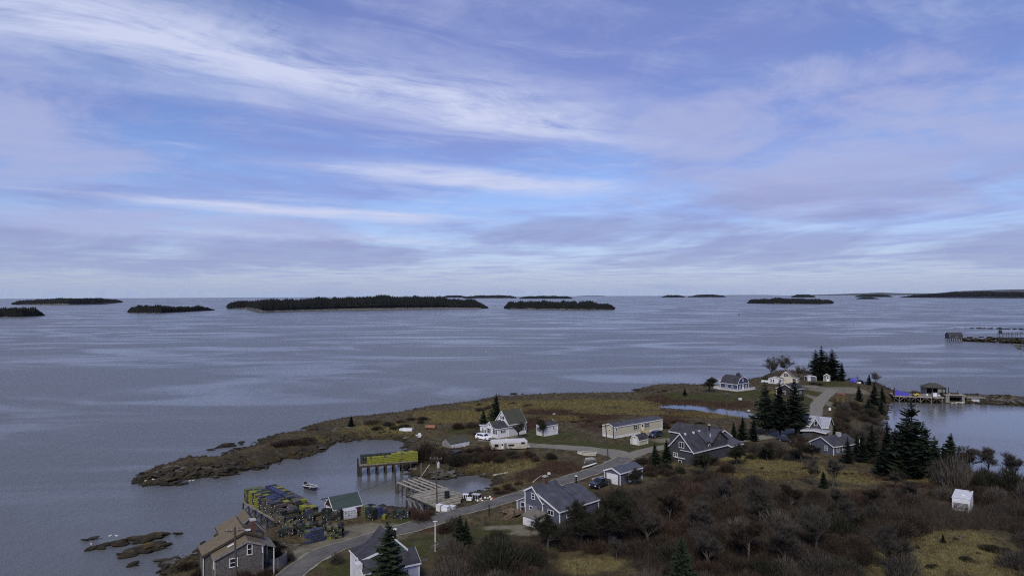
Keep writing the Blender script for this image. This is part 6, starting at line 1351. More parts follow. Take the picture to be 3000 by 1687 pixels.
for i in range(170):
    t_ = random.random(); a = P(2820+t_*260, 1163+t_*11, 0); c = P(2820+t_*260, 1181+t_*10, 0); f = random.uniform(0.02, 1.0); p = a.lerp(c, f); rock(brk, p.x, p.y, max(gz(p.x, p.y), 0)+0.15, random.uniform(0.7, 1.5), random.choice(('rock_weed', 'rock_grey')))
for i in range(40):
    t_ = random.random(); a = P(2604+t_*210, 1150+t_*6, 0); c = P(2600+t_*215, 1176+t_*5, 0); f = random.uniform(0.1, 0.9); p = a.lerp(c, f); rock(brk, p.x, p.y, max(gz(p.x, p.y), 0)+0.1, random.uniform(0.7, 1.3), 'rock_weed')
fw = thing('far_wharf_bank', 'dark rocky bank carrying the far wharf at the right edge', 'rocks', (430, 610, 0))
for i in range(120):
    t_ = random.random(); a = P(2840+t_*200, 1000+t_*9, 0); p = a+Vector((random.uniform(-2, 2), random.uniform(0, 16), 0)); rock(fw, p.x, p.y, random.uniform(0, 2.2), random.uniform(1.6, 3.0), 'rock_weed')
for i in range(60):
    t_ = random.random(); a = P(2925+t_*120, 1003+t_*6, 0); p = a+Vector((random.uniform(-2, 2), random.uniform(4, 20), 0)); rock(fw, p.x, p.y, random.uniform(1.5, 3.2), random.uniform(1.8, 3.0), 'rock_weed')
for i in range(40):
    t_ = random.random(); a = P(2972+t_*60, 1014+t_*24, 0); p = a+Vector((random.uniform(0, 14), random.uniform(0, 10), 0)); rock(fw, p.x, p.y, random.uniform(0, 1.5), random.uniform(1.2, 2.6), 'rock_grey')
# ------------------------------------------------------------------ vegetation
def leaf_mat(name, c, var=0.35, rough=0.9, obj_var=0.35):
    m = bpy.data.materials.new(name); m.use_nodes = True; MATS[name] = m
    nt = m.node_tree; N = nt.nodes; L = nt.links; b_ = N['Principled BSDF']; b_.inputs['Roughness'].default_value = rough; b_.inputs['Specular IOR Level'].default_value = 0.12
    oi = N.new('ShaderNodeObjectInfo'); geo = N.new('ShaderNodeNewGeometry'); n = N.new('ShaderNodeTexNoise'); n.inputs['Scale'].default_value = 1.1; n.inputs['Detail'].default_value = 3; L.new(geo.outputs['Position'], n.inputs['Vector'])
    r1 = N.new('ShaderNodeMapRange'); L.new(n.outputs['Fac'], r1.inputs[0]); r1.inputs[1].default_value = 0.3; r1.inputs[2].default_value = 0.7; r1.inputs[3].default_value = 1-var; r1.inputs[4].default_value = 1+var
    r2 = N.new('ShaderNodeMapRange'); L.new(oi.outputs['Random'], r2.inputs[0]); r2.inputs[3].default_value = 1-obj_var; r2.inputs[4].default_value = 1+obj_var
    mu = N.new('ShaderNodeMath'); mu.operation = 'MULTIPLY'; L.new(r1.outputs[0], mu.inputs[0]); L.new(r2.outputs[0], mu.inputs[1])
    mx = N.new('ShaderNodeMix'); mx.data_type = 'RGBA'; mx.blend_type = 'MULTIPLY'; mx.inputs[0].default_value = 1; mx.inputs[6].default_value = (*c, 1); L.new(mu.outputs[0], mx.inputs[7]); L.new(mx.outputs[2], b_.inputs['Base Color'])
leaf_mat('twig_brown', (0.040, 0.030, 0.023), obj_var=0.2); leaf_mat('twig_red', (0.048, 0.031, 0.023), obj_var=0.2); leaf_mat('twig_grey', (0.053, 0.048, 0.042), obj_var=0.2); leaf_mat('twig_olive', (0.029, 0.029, 0.020), obj_var=0.2); leaf_mat('twig_pale', (0.074, 0.065, 0.055), obj_var=0.2)
leaf_mat('needles', (0.011, 0.017, 0.010), 0.4, 0.85, 0.25); leaf_mat('needles_light', (0.017, 0.025, 0.013), 0.4, 0.85, 0.25); leaf_mat('bark', (0.060, 0.052, 0.045), 0.3); leaf_mat('straw', (0.165, 0.138, 0.058), 0.45); leaf_mat('heather', (0.070, 0.040, 0.025), 0.45); leaf_mat('moss_green', (0.046, 0.054, 0.019), 0.4)
def slivers(P0, D, Ln, Wd):
    """thin triangles: root at P0, running along D for Ln, Wd wide at the root"""
    n = len(P0); side = np.cross(D, RNG.normal(size=(n, 3))); side /= np.linalg.norm(side, axis=1)[:, None]+1e-9
    V = np.empty((n, 3, 3)); V[:, 0] = P0-side*Wd[:, None]/2; V[:, 1] = P0+side*Wd[:, None]/2; V[:, 2] = P0+D*Ln[:, None]
    return V.reshape(-1, 3), np.arange(n*3).reshape(-1, 3)
def nrm(a): return a/(np.linalg.norm(a, axis=-1, keepdims=True)+1e-9)
def shrub_mesh(seed, m, n=1500, up=0.5, w=0.036, flat=1.0, ln=0.26):
    """unit bare shrub (radius 1, height about 1): a dome of twigs on spreading stems"""
    global RNG
    RNG = np.random.default_rng(seed); lob = nrm(RNG.normal(size=(6, 3))); la = RNG.uniform(-0.42, 0.40, 6)
    d = nrm(RNG.normal(size=(n, 3))); d[:, 2] = np.abs(d[:, 2]); r = RNG.random(n)**0.42
    rr = r*(0.86+(np.maximum(d@lob.T, 0)**2@la))
    p = d*rr[:, None]; p[:, 2] = p[:, 2]*flat+0.02
    dr = nrm(p-np.array([0, 0, -0.35])+RNG.normal(size=(n, 3))*0.28+np.array([0, 0, up*0.5]))
    V, F = slivers(p-dr*0.06, dr, RNG.uniform(0.6, 1.4, n)*ln, RNG.uniform(0.5, 1.3, n)*w)
    ns = 46; tips = nrm(RNG.normal(size=(ns, 3))); tips[:, 2] = np.abs(tips[:, 2])*0.9+0.25; tips = nrm(tips)*RNG.uniform(0.6, 0.95, ns)[:, None]; tips[:, 2] *= flat
    base = RNG.normal(size=(ns, 3))*0.07; base[:, 2] = -0.04; mid = (base+tips)*0.5; mid[:, 2] += 0.06
    for a, b_, ww in ((base, mid, 0.05), (mid, tips, 0.034)):
        v2, f2 = slivers(a, nrm(b_-a), np.linalg.norm(b_-a, axis=1)*1.25, np.full(ns, ww)); F = np.vstack([F, f2+len(V)]); V = np.vstack([V, v2])
    return np_mesh('bare_shrub', V, F, m)
def tube_tree(segs):
    """segments (a, b, ra, rb) as 4-sided tubes"""
    A = np.array([s[0] for s in segs]); B = np.array([s[1] for s in segs]); ra = np.array([s[2] for s in segs]); rb = np.array([s[3] for s in segs])
    d = nrm(B-A); u = nrm(np.cross(d, np.array([0.3, 0.5, 0.81]))); v = np.cross(d, u); n = len(segs); V = np.empty((n, 8, 3))
    for k in range(4):
        c, s = math.cos(k*math.pi/2), math.sin(k*math.pi/2); o = u*c+v*s; V[:, k] = A+o*ra[:, None]; V[:, k+4] = B+o*rb[:, None]
    f = np.array([(k, (k+1) % 4, (k+1) % 4+4, k+4) for k in range(4)]); F = (np.arange(n)*8)[:, None, None]+f[None]
    return V.reshape(-1, 3), F.reshape(-1, 4)
def bare_tree_meshes(seed, m, spread=0.55, trunk=0.22, dense=1.0, twist=0.25, droop=0.0):
    """unit-height bare tree: (trunk mesh, crown mesh)"""
    global RNG
    r = random.Random(seed); RNG = np.random.default_rng(seed); segs = []; tw = []
    def grow(p, d, L_, rad, lev):
        n = 3 if lev < 2 else 2
        for k in range(n):
            d2 = (d+Vector((r.uniform(-1, 1), r.uniform(-1, 1), r.uniform(-0.6, 0.8)))*twist*(0.6+0.3*lev)).normalized(); q = p+d2*(L_/n); r2 = rad*(0.80 if lev else 0.88)
            segs.append((tuple(p), tuple(q), rad, r2)); p, d, rad = q, d2, r2
            if lev < 4 and (lev > 0 or k >= 1):
                for _ in range(2 if lev < 3 else 3):
                    a = r.uniform(0, 6.28); s = Vector((math.cos(a), math.sin(a), r.uniform(0.1, 0.7)-droop)).normalized(); dd = (d*(1-spread)+s*spread).normalized()
                    grow(p, dd, L_*r.uniform(0.55, 0.72), rad*0.55, lev+1)
            if lev >= 2:
                for _ in range(int((12 if lev == 4 else 6)*dense)): tw.append((tuple(p), tuple((d+Vector((r.uniform(-1, 1), r.uniform(-1, 1), r.uniform(-0.5, 1)))*0.9).normalized())))
    grow(Vector((0, 0, -0.02)), Vector((r.uniform(-.1, .1), r.uniform(-.1, .1), 1)).normalized(), 0.42 if trunk > 0.15 else 0.3, 0.028, 0)
    V, F = tube_tree(segs); mx = V[:, 2].max(); V = V/mx
    t = np_mesh('trunk', V, F, 'bark'); p0 = np.array([a for a, _ in tw])/mx; d0 = np.array([b_ for _, b_ in tw]); n = len(tw)
    v2, f2 = slivers(p0, d0, RNG.uniform(0.04, 0.12, n), RNG.uniform(0.0022, 0.0045, n)); return t, np_mesh('crown', v2, f2, m)
def spruce_meshes(seed, m='needles', rad=0.24, clear=0.07, gap=0.0):
    """unit-height spruce: trunk and a crown of whorled, drooping, needle-clad branches"""
    global RNG
    RNG = np.random.default_rng(seed); r = random.Random(seed); V = []; F = []; segs = [((0, 0, -0.03), (0, 0, 0.5), 0.016, 0.010), ((0, 0, 0.5), (0, 0, 0.98), 0.010, 0.002)]
    def tri(a, b_, c): V.extend((a, b_, c)); k = len(V); F.append((k-3, k-2, k-1))
    z = clear; lean = r.uniform(-0.03, 0.03)
    bias = [r.uniform(0.5, 1.25) for _ in range(8)]
    while z < 0.985:
        R_ = rad*(1-z)**0.82*(0.55+0.45*min(1, (z-clear+0.03)/0.12))+0.008; nb = 9 if z < 0.8 else 6; a0 = r.uniform(0, 6.28)
        for k in range(nb):
            if r.random() < 0.14+gap+0.25*(math.sin(z*37+a0*0.1) > 0.8): continue
            a = a0+k*6.283/nb+r.uniform(-0.25, 0.25); L_ = R_*r.uniform(0.62, 1.18)*bias[int(a/6.283*8) % 8]; ca, sa = math.cos(a), math.sin(a); rise = r.uniform(-0.30, 0.05) if z < 0.75 else r.uniform(0.0, 0.45); cur = r.uniform(0.10, 0.35)
            def pt(t): return Vector((ca*L_*t+lean*z, sa*L_*t, z+L_*(rise*t+cur*t*t*0.5)))
            if L_ > 0.05: segs.append((tuple(pt(0)), tuple(pt(0.75)), 0.0035, 0.001))
            n = 5 if L_ > 0.07 else 3
            for i in range(n):
                t = (i+0.6)/n; p = pt(t); w = L_*(0.40-0.22*t)*r.uniform(0.8, 1.3); q = pt(min(t+0.34, 1.12))
                for s in (-1, 1):
                    e = p.lerp(q, 0.55)+Vector((-sa*s*w, ca*s*w, -w*r.uniform(0.15, 0.75))); tri(tuple(p+Vector((ca, sa, 0))*-0.01), tuple(e), tuple(q))
                if i % 2 == 0: tri(tuple(p+Vector((-sa, ca, 0))*w*0.35), tuple(p-Vector((-sa, ca, 0))*w*0.35), tuple(p.lerp(q, 0.5)-Vector((0, 0, w*r.uniform(0.6, 1.1)))))
        z += 0.021*(1.25-z*0.6)
    for k in range(5): a = k*1.26; tri((lean, 0, 1.0), (lean+0.008*math.cos(a), 0.008*math.sin(a), 0.96), (lean+0.008*math.cos(a+1.3), 0.008*math.sin(a+1.3), 0.96))
    tv, tf = tube_tree(segs); return np_mesh('trunk', tv, tf, 'bark'), np_mesh('crown', V, F, m)
SPR = [spruce_meshes(1, rad=0.19), spruce_meshes(2, rad=0.22, clear=0.16, gap=0.05), spruce_meshes(3, rad=0.27, clear=0.04), spruce_meshes(4, 'needles_light', rad=0.33, clear=0.03), spruce_meshes(5, 'needles_light', 0.20, 0.05, 0.05), spruce_meshes(6, rad=0.42, clear=0.02), spruce_meshes(7, rad=0.36, clear=0.03, gap=0.16)]
def put_tree(name, label, cat, meshes, p, h, wide=1.0, group=None, lean=0.0):
    t = thing(name, label, cat, p, 90, group); t.rotation_euler = (lean*0.4, lean, random.uniform(0, 6.28)); t.scale = (h*wide, h*wide, h)
    for nm, me in zip(('trunk', 'crown'), meshes): data_obj(nm, me, t)
    return t
def top_height(p, px, py): d = ray(px, py); return max(0.8, CAMZ+d.z*(p.y/d.y)-p.z)
def spruce(label, bx, by, ty, kind, wide=1.0, group='spruces', lean=0.0):
    p = G(bx, by); return put_tree('spruce_tree', label, 'tree', SPR[kind], p, top_height(p, bx, ty), wide, group, lean)
for a in [('leftmost of the three tall spruces before the dark cottage', 2246, 1277, 1117, 1, 1.2), ('middle one of the three tall spruces before the dark cottage', 2285, 1283, 1110, 1, 1.15), ('rightmost and broadest of the three tall spruces', 2332, 1278, 1106, 1, 1.35),
          ('short spruce left of the three tall ones, beside the dark house', 2176, 1289, 1216, 2, 1.0), ('shortest spruce behind the dark shingled house', 2150, 1286, 1234, 2, 1.0), ('young spruce at the foot of the leftmost tall one', 2208, 1290, 1222, 2, 1.1),
          ('leftmost of the four far spruces on the point', 2388, 1113, 1022, 0, 1.5), ('tallest of the four far spruces on the point', 2407, 1114, 1011, 0, 1.35), ('spruce between the tallest and the broad one on the point', 2424, 1113, 1032, 0, 1.5), ('broad right-hand one of the far spruces on the point', 2441, 1114, 1021, 0, 1.75), ('small separate spruce right of the far group', 2467, 1117, 1058, 0, 1.1),
          ('small spruce right of the blue arched shelter', 2546, 1128, 1094, 0, 1.3), ('spruce beside the barrel hut', 2517, 1174, 1127, 2, 1.15), ('dark spruce on the bank above the harbour', 2562, 1186, 1118, 2, 1.1), ('spruce at the harbour edge left of the blue crates', 2584, 1180, 1130, 2, 1.1), ('low spruce on the harbour bank', 2545, 1202, 1163, 2, 1.1), ('spruce drooping over the harbour water', 2582, 1212, 1165, 2, 1.1),
          ('spruce left of the largest one on the right', 2556, 1346, 1240, 2, 1.1), ('slim spruce tip just left of the largest spruce', 2602, 1348, 1230, 0, 1.2), ('largest spruce at right, wide branched against the harbour', 2672, 1394, 1168, 6, 1.15), ('ragged spruce merging into the largest one from the right', 2704, 1392, 1232, 6, 1.1), ('ragged spruce merging into the largest one from the left', 2622, 1388, 1252, 6, 1.0), ('low ragged spruce at the right foot of the grove', 2764, 1384, 1300, 6, 1.15), ('last low spruce of the grove against the water', 2812, 1376, 1305, 6, 1.0), ('spruce between grove and low grey house', 2528, 1352, 1268, 6, 1.0), ('dark spruce in front of the largest one, left side', 2588, 1390, 1288, 2, 1.2), ('spruce filling in right of the largest one', 2738, 1386, 1275, 6, 1.1), ('wind-leaning spruce at the right end of the grove', 2788, 1362, 1266, 3, 0.95), ('spruce in front of the largest one, right side', 2640, 1392, 1292, 3, 1.0), ('spruce beside the low grey house', 2483, 1357, 1278, 2, 0.95),
          ('tall spruce behind the white house', 1454, 1247, 1152, 3, 0.95), ('shorter spruce left of the white house', 1418, 1250, 1200, 3, 1.0), ('low round spruce on the grassy point', 1030, 1249, 1219, 5, 1.0), ('tiny spruce near the marsh shore', 2006, 1159, 1136, 5, 0.8),
          ('young spruce beside the road below the flagpole', 1349, 1604, 1504, 3, 0.95), ('second young spruce tip next to the flagpole lawn', 1366, 1600, 1516, 3, 0.8), ('small pine between two bare trees in the meadow', 2411, 1428, 1378, 5, 0.8), ('dark evergreen beside the big dark house', 1918, 1368, 1296, 3, 0.95), ('dark evergreen against the big dark house', 1953, 1352, 1286, 3, 0.9), ('small spruce in the brush below the gravel road', 2446, 1275, 1240, 2, 0.9), ('small spruce on the mossy knoll', 2762, 1590, 1562, 5, 0.7), ('dark spruce in the brush beside the low house', 2510, 1335, 1270, 2, 0.9)]: spruce(*a)
p = Vector((-16.0, 90.5, 3.0)); put_tree('spruce_tree', 'slender light-green spruce in front of the dark-roofed house', 'tree', SPR[4], p, top_height(p, 1144, 1523), 1.25, 'spruces')
p = Vector((21.2, 89.5, 4.0)); put_tree('spruce_tree', 'broad dark spruce at the bottom edge amid the thicket', 'tree', SPR[3], p, top_height(p, 1989, 1571), 0.95, 'spruces')
BT = [bare_tree_meshes(11, 'twig_grey', 0.5, 0.22, 1.0), bare_tree_meshes(12, 'twig_olive', 0.62, 0.1, 1.7, 0.4), bare_tree_meshes(13, 'twig_brown', 0.42, 0.25, 1.0), bare_tree_meshes(14, 'twig_grey', 0.48, 0.1, 0.7, 0.14), bare_tree_meshes(15, 'twig_olive', 0.66, 0.08, 1.8, 0.45), bare_tree_meshes(16, 'twig_pale', 0.45, 0.2, 0.5, 0.2)]
def btree(label, bx, by, ty, kind, wide=1.0): p = G(bx, by); put_tree('bare_tree', label, 'tree', BT[kind], p, top_height(p, bx, ty), wide, 'leafless trees')
for a in [('bare tree in the meadow left of the low grey house', 2348, 1357, 1276, 2, 1.1), ('thin bare tree at the left of the meadow trio', 2386, 1425, 1345, 3, 0.8), ('thin bare tree at the right of the meadow trio', 2439, 1430, 1338, 3, 0.8), ('spreading dark apple tree right of the saltbox house', 1785, 1598, 1432, 1, 1.15), ('second apple tree below the garage', 1700, 1600, 1470, 4, 1.1), ('gnarled apple tree before the lean-to of the saltbox house', 1606, 1612, 1505, 4, 1.15),
          ('spreading bare tree before the big dark house', 2072, 1396, 1322, 1, 1.25), ('dark bare tree at the side of the big dark house', 2160, 1362, 1300, 4, 1.3), ('tall bare tree left of the yellow house', 2258, 1114, 1046, 5, 1.2), ('tall bare tree leaning over the yellow house', 2304, 1104, 1041, 5, 1.3), ('slim bare tree right of the yellow house', 2341, 1112, 1072, 5, 0.9), ('slim bare tree left of the far spruces', 2357, 1113, 1074, 5, 0.8), ('bare tree on the bank left of the harbour wharf', 2566, 1128, 1090, 5, 1.2), ('round bare tree left of the gambrel barn', 2077, 1147, 1104, 1, 1.3),
          ('bare tree before the right wall of the white house', 1521, 1287, 1236, 3, 1.3), ('bare tree against the small white shed', 1591, 1279, 1228, 1, 0.9), ('small bare tree in the dry meadow at right', 2624, 1430, 1382, 0, 1.1), ('bare tree beside the blue-grey garage', 1860, 1420, 1372, 4, 1.3), ('bare tree before the low grey cottage', 2385, 1348, 1300, 1, 1.2), ('bare tree at the left of the harbour grove', 2250, 1350, 1295, 4, 1.4), ('bare shrubby tree on the knoll at the bottom right', 2620, 1685, 1545, 3, 1.1), ('pale bare sapling in the dark thicket', 1806, 1640, 1570, 3, 0.7)]: btree(*a)
for i, (bx, by, hh, kk) in enumerate(((1960, 1530, 5.5, 2), (2060, 1590, 6.5, 0), (2130, 1480, 5.0, 3), (2230, 1540, 6.0, 0), (2320, 1500, 5.0, 2), (2390, 1620, 6.5, 3), (2480, 1560, 5.0, 0), (2190, 1650, 6.5, 2), (2300, 1670, 6.5, 0), (1900, 1600, 6.0, 3), (2560, 1500, 4.5, 2), (2660, 1480, 4.5, 0), (2080, 1670, 6.0, 3), (1800, 1540, 5.0, 0), (2900, 1400, 6.5, 0), (2960, 1415, 6.5, 3), (2840, 1392, 6.0, 2), (2450, 1500, 4.5, 3))):
    p = G(bx, by); put_tree('bare_tree', '%s leafless sapling from the left in the wide thicket' % ORD[sorted((1960, 2060, 2130, 2230, 2320, 2390, 2480, 2190, 2300, 1900, 2560, 2660, 2080, 1800, 2450)).index(bx)] if i not in (14, 15, 16) else '%s leafless tree on the right bank against the harbour water' % {14: 'middle', 15: 'rightmost', 16: 'leftmost'}[i], 'tree', BT[kk], p, hh, 1.1, 'leafless saplings in the thicket')
SHB = {'brown': [shrub_mesh(s, 'twig_brown') for s in (21, 22, 23)], 'red': [shrub_mesh(s, 'twig_red') for s in (31, 32)], 'grey': [shrub_mesh(s, 'twig_grey', up=0.9, w=0.03) for s in (41, 42)], 'olive': [shrub_mesh(s, 'twig_olive', 1900) for s in (51, 52)], 'pale': [shrub_mesh(s, 'twig_pale', 1300, up=1.2, w=0.028, ln=0.34) for s in (61, 62)], 'low': [shrub_mesh(s, 'twig_brown', 1800, flat=0.55, ln=0.18) for s in (71, 72)]}
NSH = [0]
KN = {'brown': 'brown', 'red': 'reddish', 'grey': 'grey', 'olive': 'dark olive', 'pale': 'pale', 'low': 'low brown'}
ZONES = [((1780, 1490), 'just below the garage'), ((2000, 1450), 'below the big dark house'), ((2200, 1480), 'at the upper middle of the thicket'), ((2420, 1480), 'below the meadow with the small pine'), ((2650, 1480), 'left of the box camper'), ((1800, 1600), 'left of the bottom spruce'), ((1990, 1560), 'behind the bottom spruce'), ((2180, 1620), 'right of the bottom spruce'), ((2400, 1600), 'left of the mossy knoll'), ((2880, 1432), 'just behind the box camper'), ((2760, 1460), 'touching the box camper on its left'), ((2930, 1480), 'just right of the box camper'), ((2830, 1510), 'before the front of the box camper'), ((3010, 1530), 'at the right edge beyond the box camper'), ((2990, 1640), 'at the right edge beside the mossy knoll')]
def shrub(label, group, x, y, r, h, kind, z=None):
    me = random.choice(SHB[kind]); o = data_obj('bare_shrub', me, None, (x, y, (gz(x, y) if z is None else z)-0.08), random.uniform(0, 6.28), (r, r*random.uniform(0.85, 1.15), h)); NSH[0] += 1
    return tag(o, label, 'shrub', group)
def in_poly(x, y, poly): return bool(inside(np.array([x]), np.array([y]), poly)[0])
def thicket(label, poly, n, rmin, rmax, hk, kinds, holes=(), group='bare shrubs', tries=4000):
    done = []; xs = [q[0] for q in poly]; ys = [q[1] for q in poly]
    for _ in range(tries):
        if len(done) >= n: break
        px = random.uniform(min(xs), max(xs)); f = random.random(); py = min(ys)+(max(ys)-min(ys))*f
        if not in_poly(px, py, poly) or any(((px-a)/rx)**2+((py-c)/ry)**2 < 1 for a, c, rx, ry in holes): continue
        p = G(px, py); r = random.uniform(rmin, rmax)
        if gz(p.x, p.y) < 0.8 or samp(DR, p.x, p.y) < r*0.8+2.0: continue
        if any((p-q).length < 0.46*(r+s) for q, s in done): continue
        if any(math.hypot(p.x-a, p.y-c) < rr+r*0.7 for a, c, rr in KEEP): continue
        done.append((p, r)); kd = random.choice(kinds); lb = label
        if '%s' in lb: lb = lb % (KN[kd], min(ZONES, key=lambda q: (q[0][0]-px)**2+4*(q[0][1]-py)**2)[1]) if lb.count('%s') == 2 else lb % KN[kd]
        shrub(lb, group, p.x, p.y, r, r*hk*random.uniform(0.8, 1.2), kd)
KEEP = [(6, 128, 6), (9, 126, 5), (24, 149, 5), (-38, 103, 5), (-18, 100, 6), (42, 167, 6), (46, 172, 7), (52, 178, 6), (84, 198, 6), (80, 175, 6), (80.5, 126, 3.0), (79, 123, 3.0), (17.5, 146, 2.0), (33, 187, 4), (36, 198, 8), (-2, 198, 6), (-1, 182, 3), (2, 182, 3), (10, 200, 4), (121, 256, 3)]
HOLES = [(1720, 1652, 105, 34), (2790, 1615, 200, 72), (2660, 1660, 90, 40), (2440, 1400, 130, 30), (2180, 1345, 110, 26), (2290, 1372, 110, 22), (2760, 1405, 100, 16), (2560, 1405, 90, 22), (2500, 1440, 40, 14)]
thicket('%s bare shrub in the wide thicket %s', [(1640,1560),(1720,1490),(1880,1435),(2100,1415),(2360,1450),(2600,1450),(2780,1500),(2760,1560),(2560,1600),(2500,1720),(1900,1740),(1840,1640),(1660,1620)], 100, 2.0, 3.6, 0.95, ('brown', 'brown', 'brown', 'brown', 'red', 'grey', 'olive', 'pale'), HOLES)
thicket('%s twiggy shrub %s', [(2700,1440),(2860,1420),(3060,1440),(3060,1700),(2960,1700),(2960,1560),(2880,1500),(2740,1480)], 30, 1.6, 2.9, 0.95, ('brown', 'brown', 'grey', 'pale'), HOLES)
thicket('tall %s shrub on the right bank against the harbour water', [(2700,1380),(2840,1385),(2960,1420),(3060,1450),(3060,1490),(2900,1450),(2760,1420)], 18, 2.0, 3.0, 1.7, ('grey', 'grey', 'olive', 'pale'), ())
thicket('%s shrub below the pale drive at the bottom edge', [(1290,1640),(1420,1590),(1560,1600),(1650,1640),(1680,1740),(1250,1740)], 22, 1.7, 2.9, 0.95, ('brown', 'red', 'brown', 'pale', 'olive'), HOLES)
thicket('low %s brush along the bank before the travel trailer', [(1290,1335),(1360,1322),(1450,1318),(1560,1322),(1690,1335),(1640,1352),(1500,1350),(1400,1362),(1300,1365)], 22, 1.6, 2.7, 0.75, ('brown', 'brown', 'red', 'olive'))
thicket('%s shrub on the bank right of the gravel road', [(2425,1200),(2470,1175),(2540,1185),(2570,1200),(2560,1235),(2590,1255),(2560,1330),(2470,1320),(2440,1250)], 28, 1.8, 3.2, 0.95, ('olive', 'brown', 'grey', 'brown'))
thicket('%s shrub around the tall spruces and grey cottages', [(2120,1310),(2220,1300),(2330,1300),(2370,1330),(2330,1350),(2200,1345),(2120,1360)], 11, 1.6, 2.8, 0.95, ('brown', 'olive', 'grey'))
thicket('%s shrub in the brush right below the big dark house', [(1870,1390),(1960,1370),(2060,1400),(2130,1370),(2140,1420),(2000,1430),(1890,1430)], 12, 1.7, 2.8, 0.9, ('brown', 'olive', 'brown'))
thicket('spreading %s brush on the shore behind the cove', [(1040,1240),(1200,1222),(1260,1222),(1250,1245),(1130,1262),(1060,1258)], 9, 1.6, 2.2, 0.6, ('brown', 'olive', 'low'))
thicket('spreading %s brush along the shore behind the white house', [(1390,1185),(1500,1178),(1560,1180),(1560,1195),(1400,1205)], 7, 1.4, 2.2, 0.6, ('brown', 'olive', 'low'))
thicket('spreading %s brush around the marsh and mobile home', [(1560,1230),(1740,1215),(1760,1250),(1640,1262),(2000,1235),(2150,1245),(2140,1270),(1960,1262)], 12, 1.2, 2.2, 0.6, ('brown', 'red', 'low'))
thicket('little %s shrub on the mossy knoll', [(2660,1570),(2800,1555),(2960,1600),(2960,1680),(2700,1690),(2620,1650)], 9, 0.5, 1.0, 0.8, ('brown', 'olive', 'low'))
thicket('little %s shrub in the straw meadow before the cottages', [(2120,1340),(2300,1360),(2480,1380),(2640,1400),(2600,1430),(2400,1410),(2150,1370)], 9, 0.5, 1.1, 0.8, ('brown', 'red', 'low'))
thicket('reddish brush on the slope before the saltbox house', [(1430,1440),(1530,1410),(1560,1425),(1460,1462)], 7, 0.9, 1.5, 0.7, ('red', 'brown'))
thicket('%s brush at the foot of the largest spruce grove', [(2560,1350),(2700,1375),(2800,1395),(2700,1410),(2560,1395)], 10, 1.3, 2.2, 0.9, ('olive', 'brown', 'grey'))
G1 = 'single bushes'
for lb, px, py, r, h, k in [('big dark bush at the land end of the cove wharf', 1240, 1345, 4.4, 5.2, 'brown'), ('dark bush right of the big bush at the cove wharf', 1290, 1352, 3.2, 3.6, 'brown'), ('dark bush above the stony cove bank', 1335, 1360, 2.8, 2.8, 'olive'), ('wide low bush on the narrow rocky point', 855, 1298, 5.6, 2.7, 'low'), ('second half of the wide bush on the rocky point', 812, 1304, 3.4, 2.0, 'low'), ('third part of the wide bush on the rocky point', 895, 1292, 3.4, 2.2, 'low'),
        ('low brown bush below the rust-coloured spruce on the point', 1090, 1240, 4.0, 1.8, 'low'), ('round brown bush left of the white house', 1345, 1255, 3.2, 2.6, 'brown'), ('brown bush between upturned boat and white house', 1385, 1252, 2.8, 2.4, 'brown'), ('large round bush at the bottom edge left of the saltbox drive', 1470, 1668, 4.4, 5.2, 'olive'), ('grey shrub beside the road above the young spruces', 1325, 1552, 2.2, 2.8, 'grey'), ('brown shrub hugging the road at the young spruces', 1300, 1560, 1.5, 2.0, 'brown'),
        ('small bare shrub at the road edge left of the dark-roofed house', 985, 1650, 1.0, 1.8, 'grey'), ('bush before the shingled house wall', 720, 1708, 2.2, 2.4, 'red'), ('second bush before the shingled house wall', 770, 1700, 1.8, 2.2, 'red'), ('bush between picket fence and road', 850, 1640, 1.0, 1.6, 'grey'), ('evergreen shrub behind the picket fence', 815, 1630, 0.8, 1.9, 'olive'), ('reddish weeds between trap stack and broken wharf', 1235, 1522, 2.2, 1.5, 'red'), ('reddish weeds at the foot of the broken wharf', 1205, 1512, 1.8, 1.7, 'red'), ('reddish weeds at the gravel yard edge', 1255, 1510, 1.6, 1.2, 'red'),
        ('brown bush on the drive corner left of the garage', 1880, 1358, 2.6, 2.4, 'brown'), ('round bush below the drive corner', 1920, 1350, 2.2, 2.0, 'brown'), ('dark shrub on the slope of the mossy knoll', 2900, 1610, 2.0, 0.7, 'olive'), ('upright bare shrub on the mossy knoll', 2640, 1690, 2.6, 4.4, 'grey'), ('shrub at the shore by the shingled house', 545, 1665, 2.2, 1.6, 'brown'), ('shrub below the shingled house corner', 590, 1690, 2.0, 1.8, 'brown'),
        ('bush right of the barrel hut', 2505, 1195, 3.0, 2.6, 'brown'), ('bush before the barrel hut', 2462, 1192, 3.0, 2.4, 'brown'), ('dark hedge behind the tall grey shed', 2500, 1119, 3.0, 2.4, 'olive'), ('dark hedge left of the blue arched shelter', 2490, 1119, 2.6, 2.2, 'olive'), ('clipped dark bush before the yellow house', 2245, 1118, 2.4, 2.6, 'olive'), ('bush left of the tall grey shed', 2385, 1126, 2.4, 1.6, 'brown'), ('second bush left of the tall grey shed', 2400, 1128, 1.8, 1.4, 'brown')]:
    p = G(px, py) if py < 1690 else on(HB, px, py); shrub(lb, G1, p.x, p.y, r, h, k)
mat('gorse', (0.13, 0.11, 0.02), 0.9, 0.4, 3); q = G(798, 1600)
for i, (dx, dy, r, k) in enumerate(((0, 0, 1.3, 'olive'), (-2.2, 0.6, 1.2, 'olive'), (1.6, -0.4, 1.0, 'low'))): shrub(('round evergreen shrub between trap stacks and shingled house', 'second round shrub behind the shingled house', 'yellowish low shrub beside the trap stacks')[i], G1, q.x+dx, q.y+dy, r, r*0.9, k)
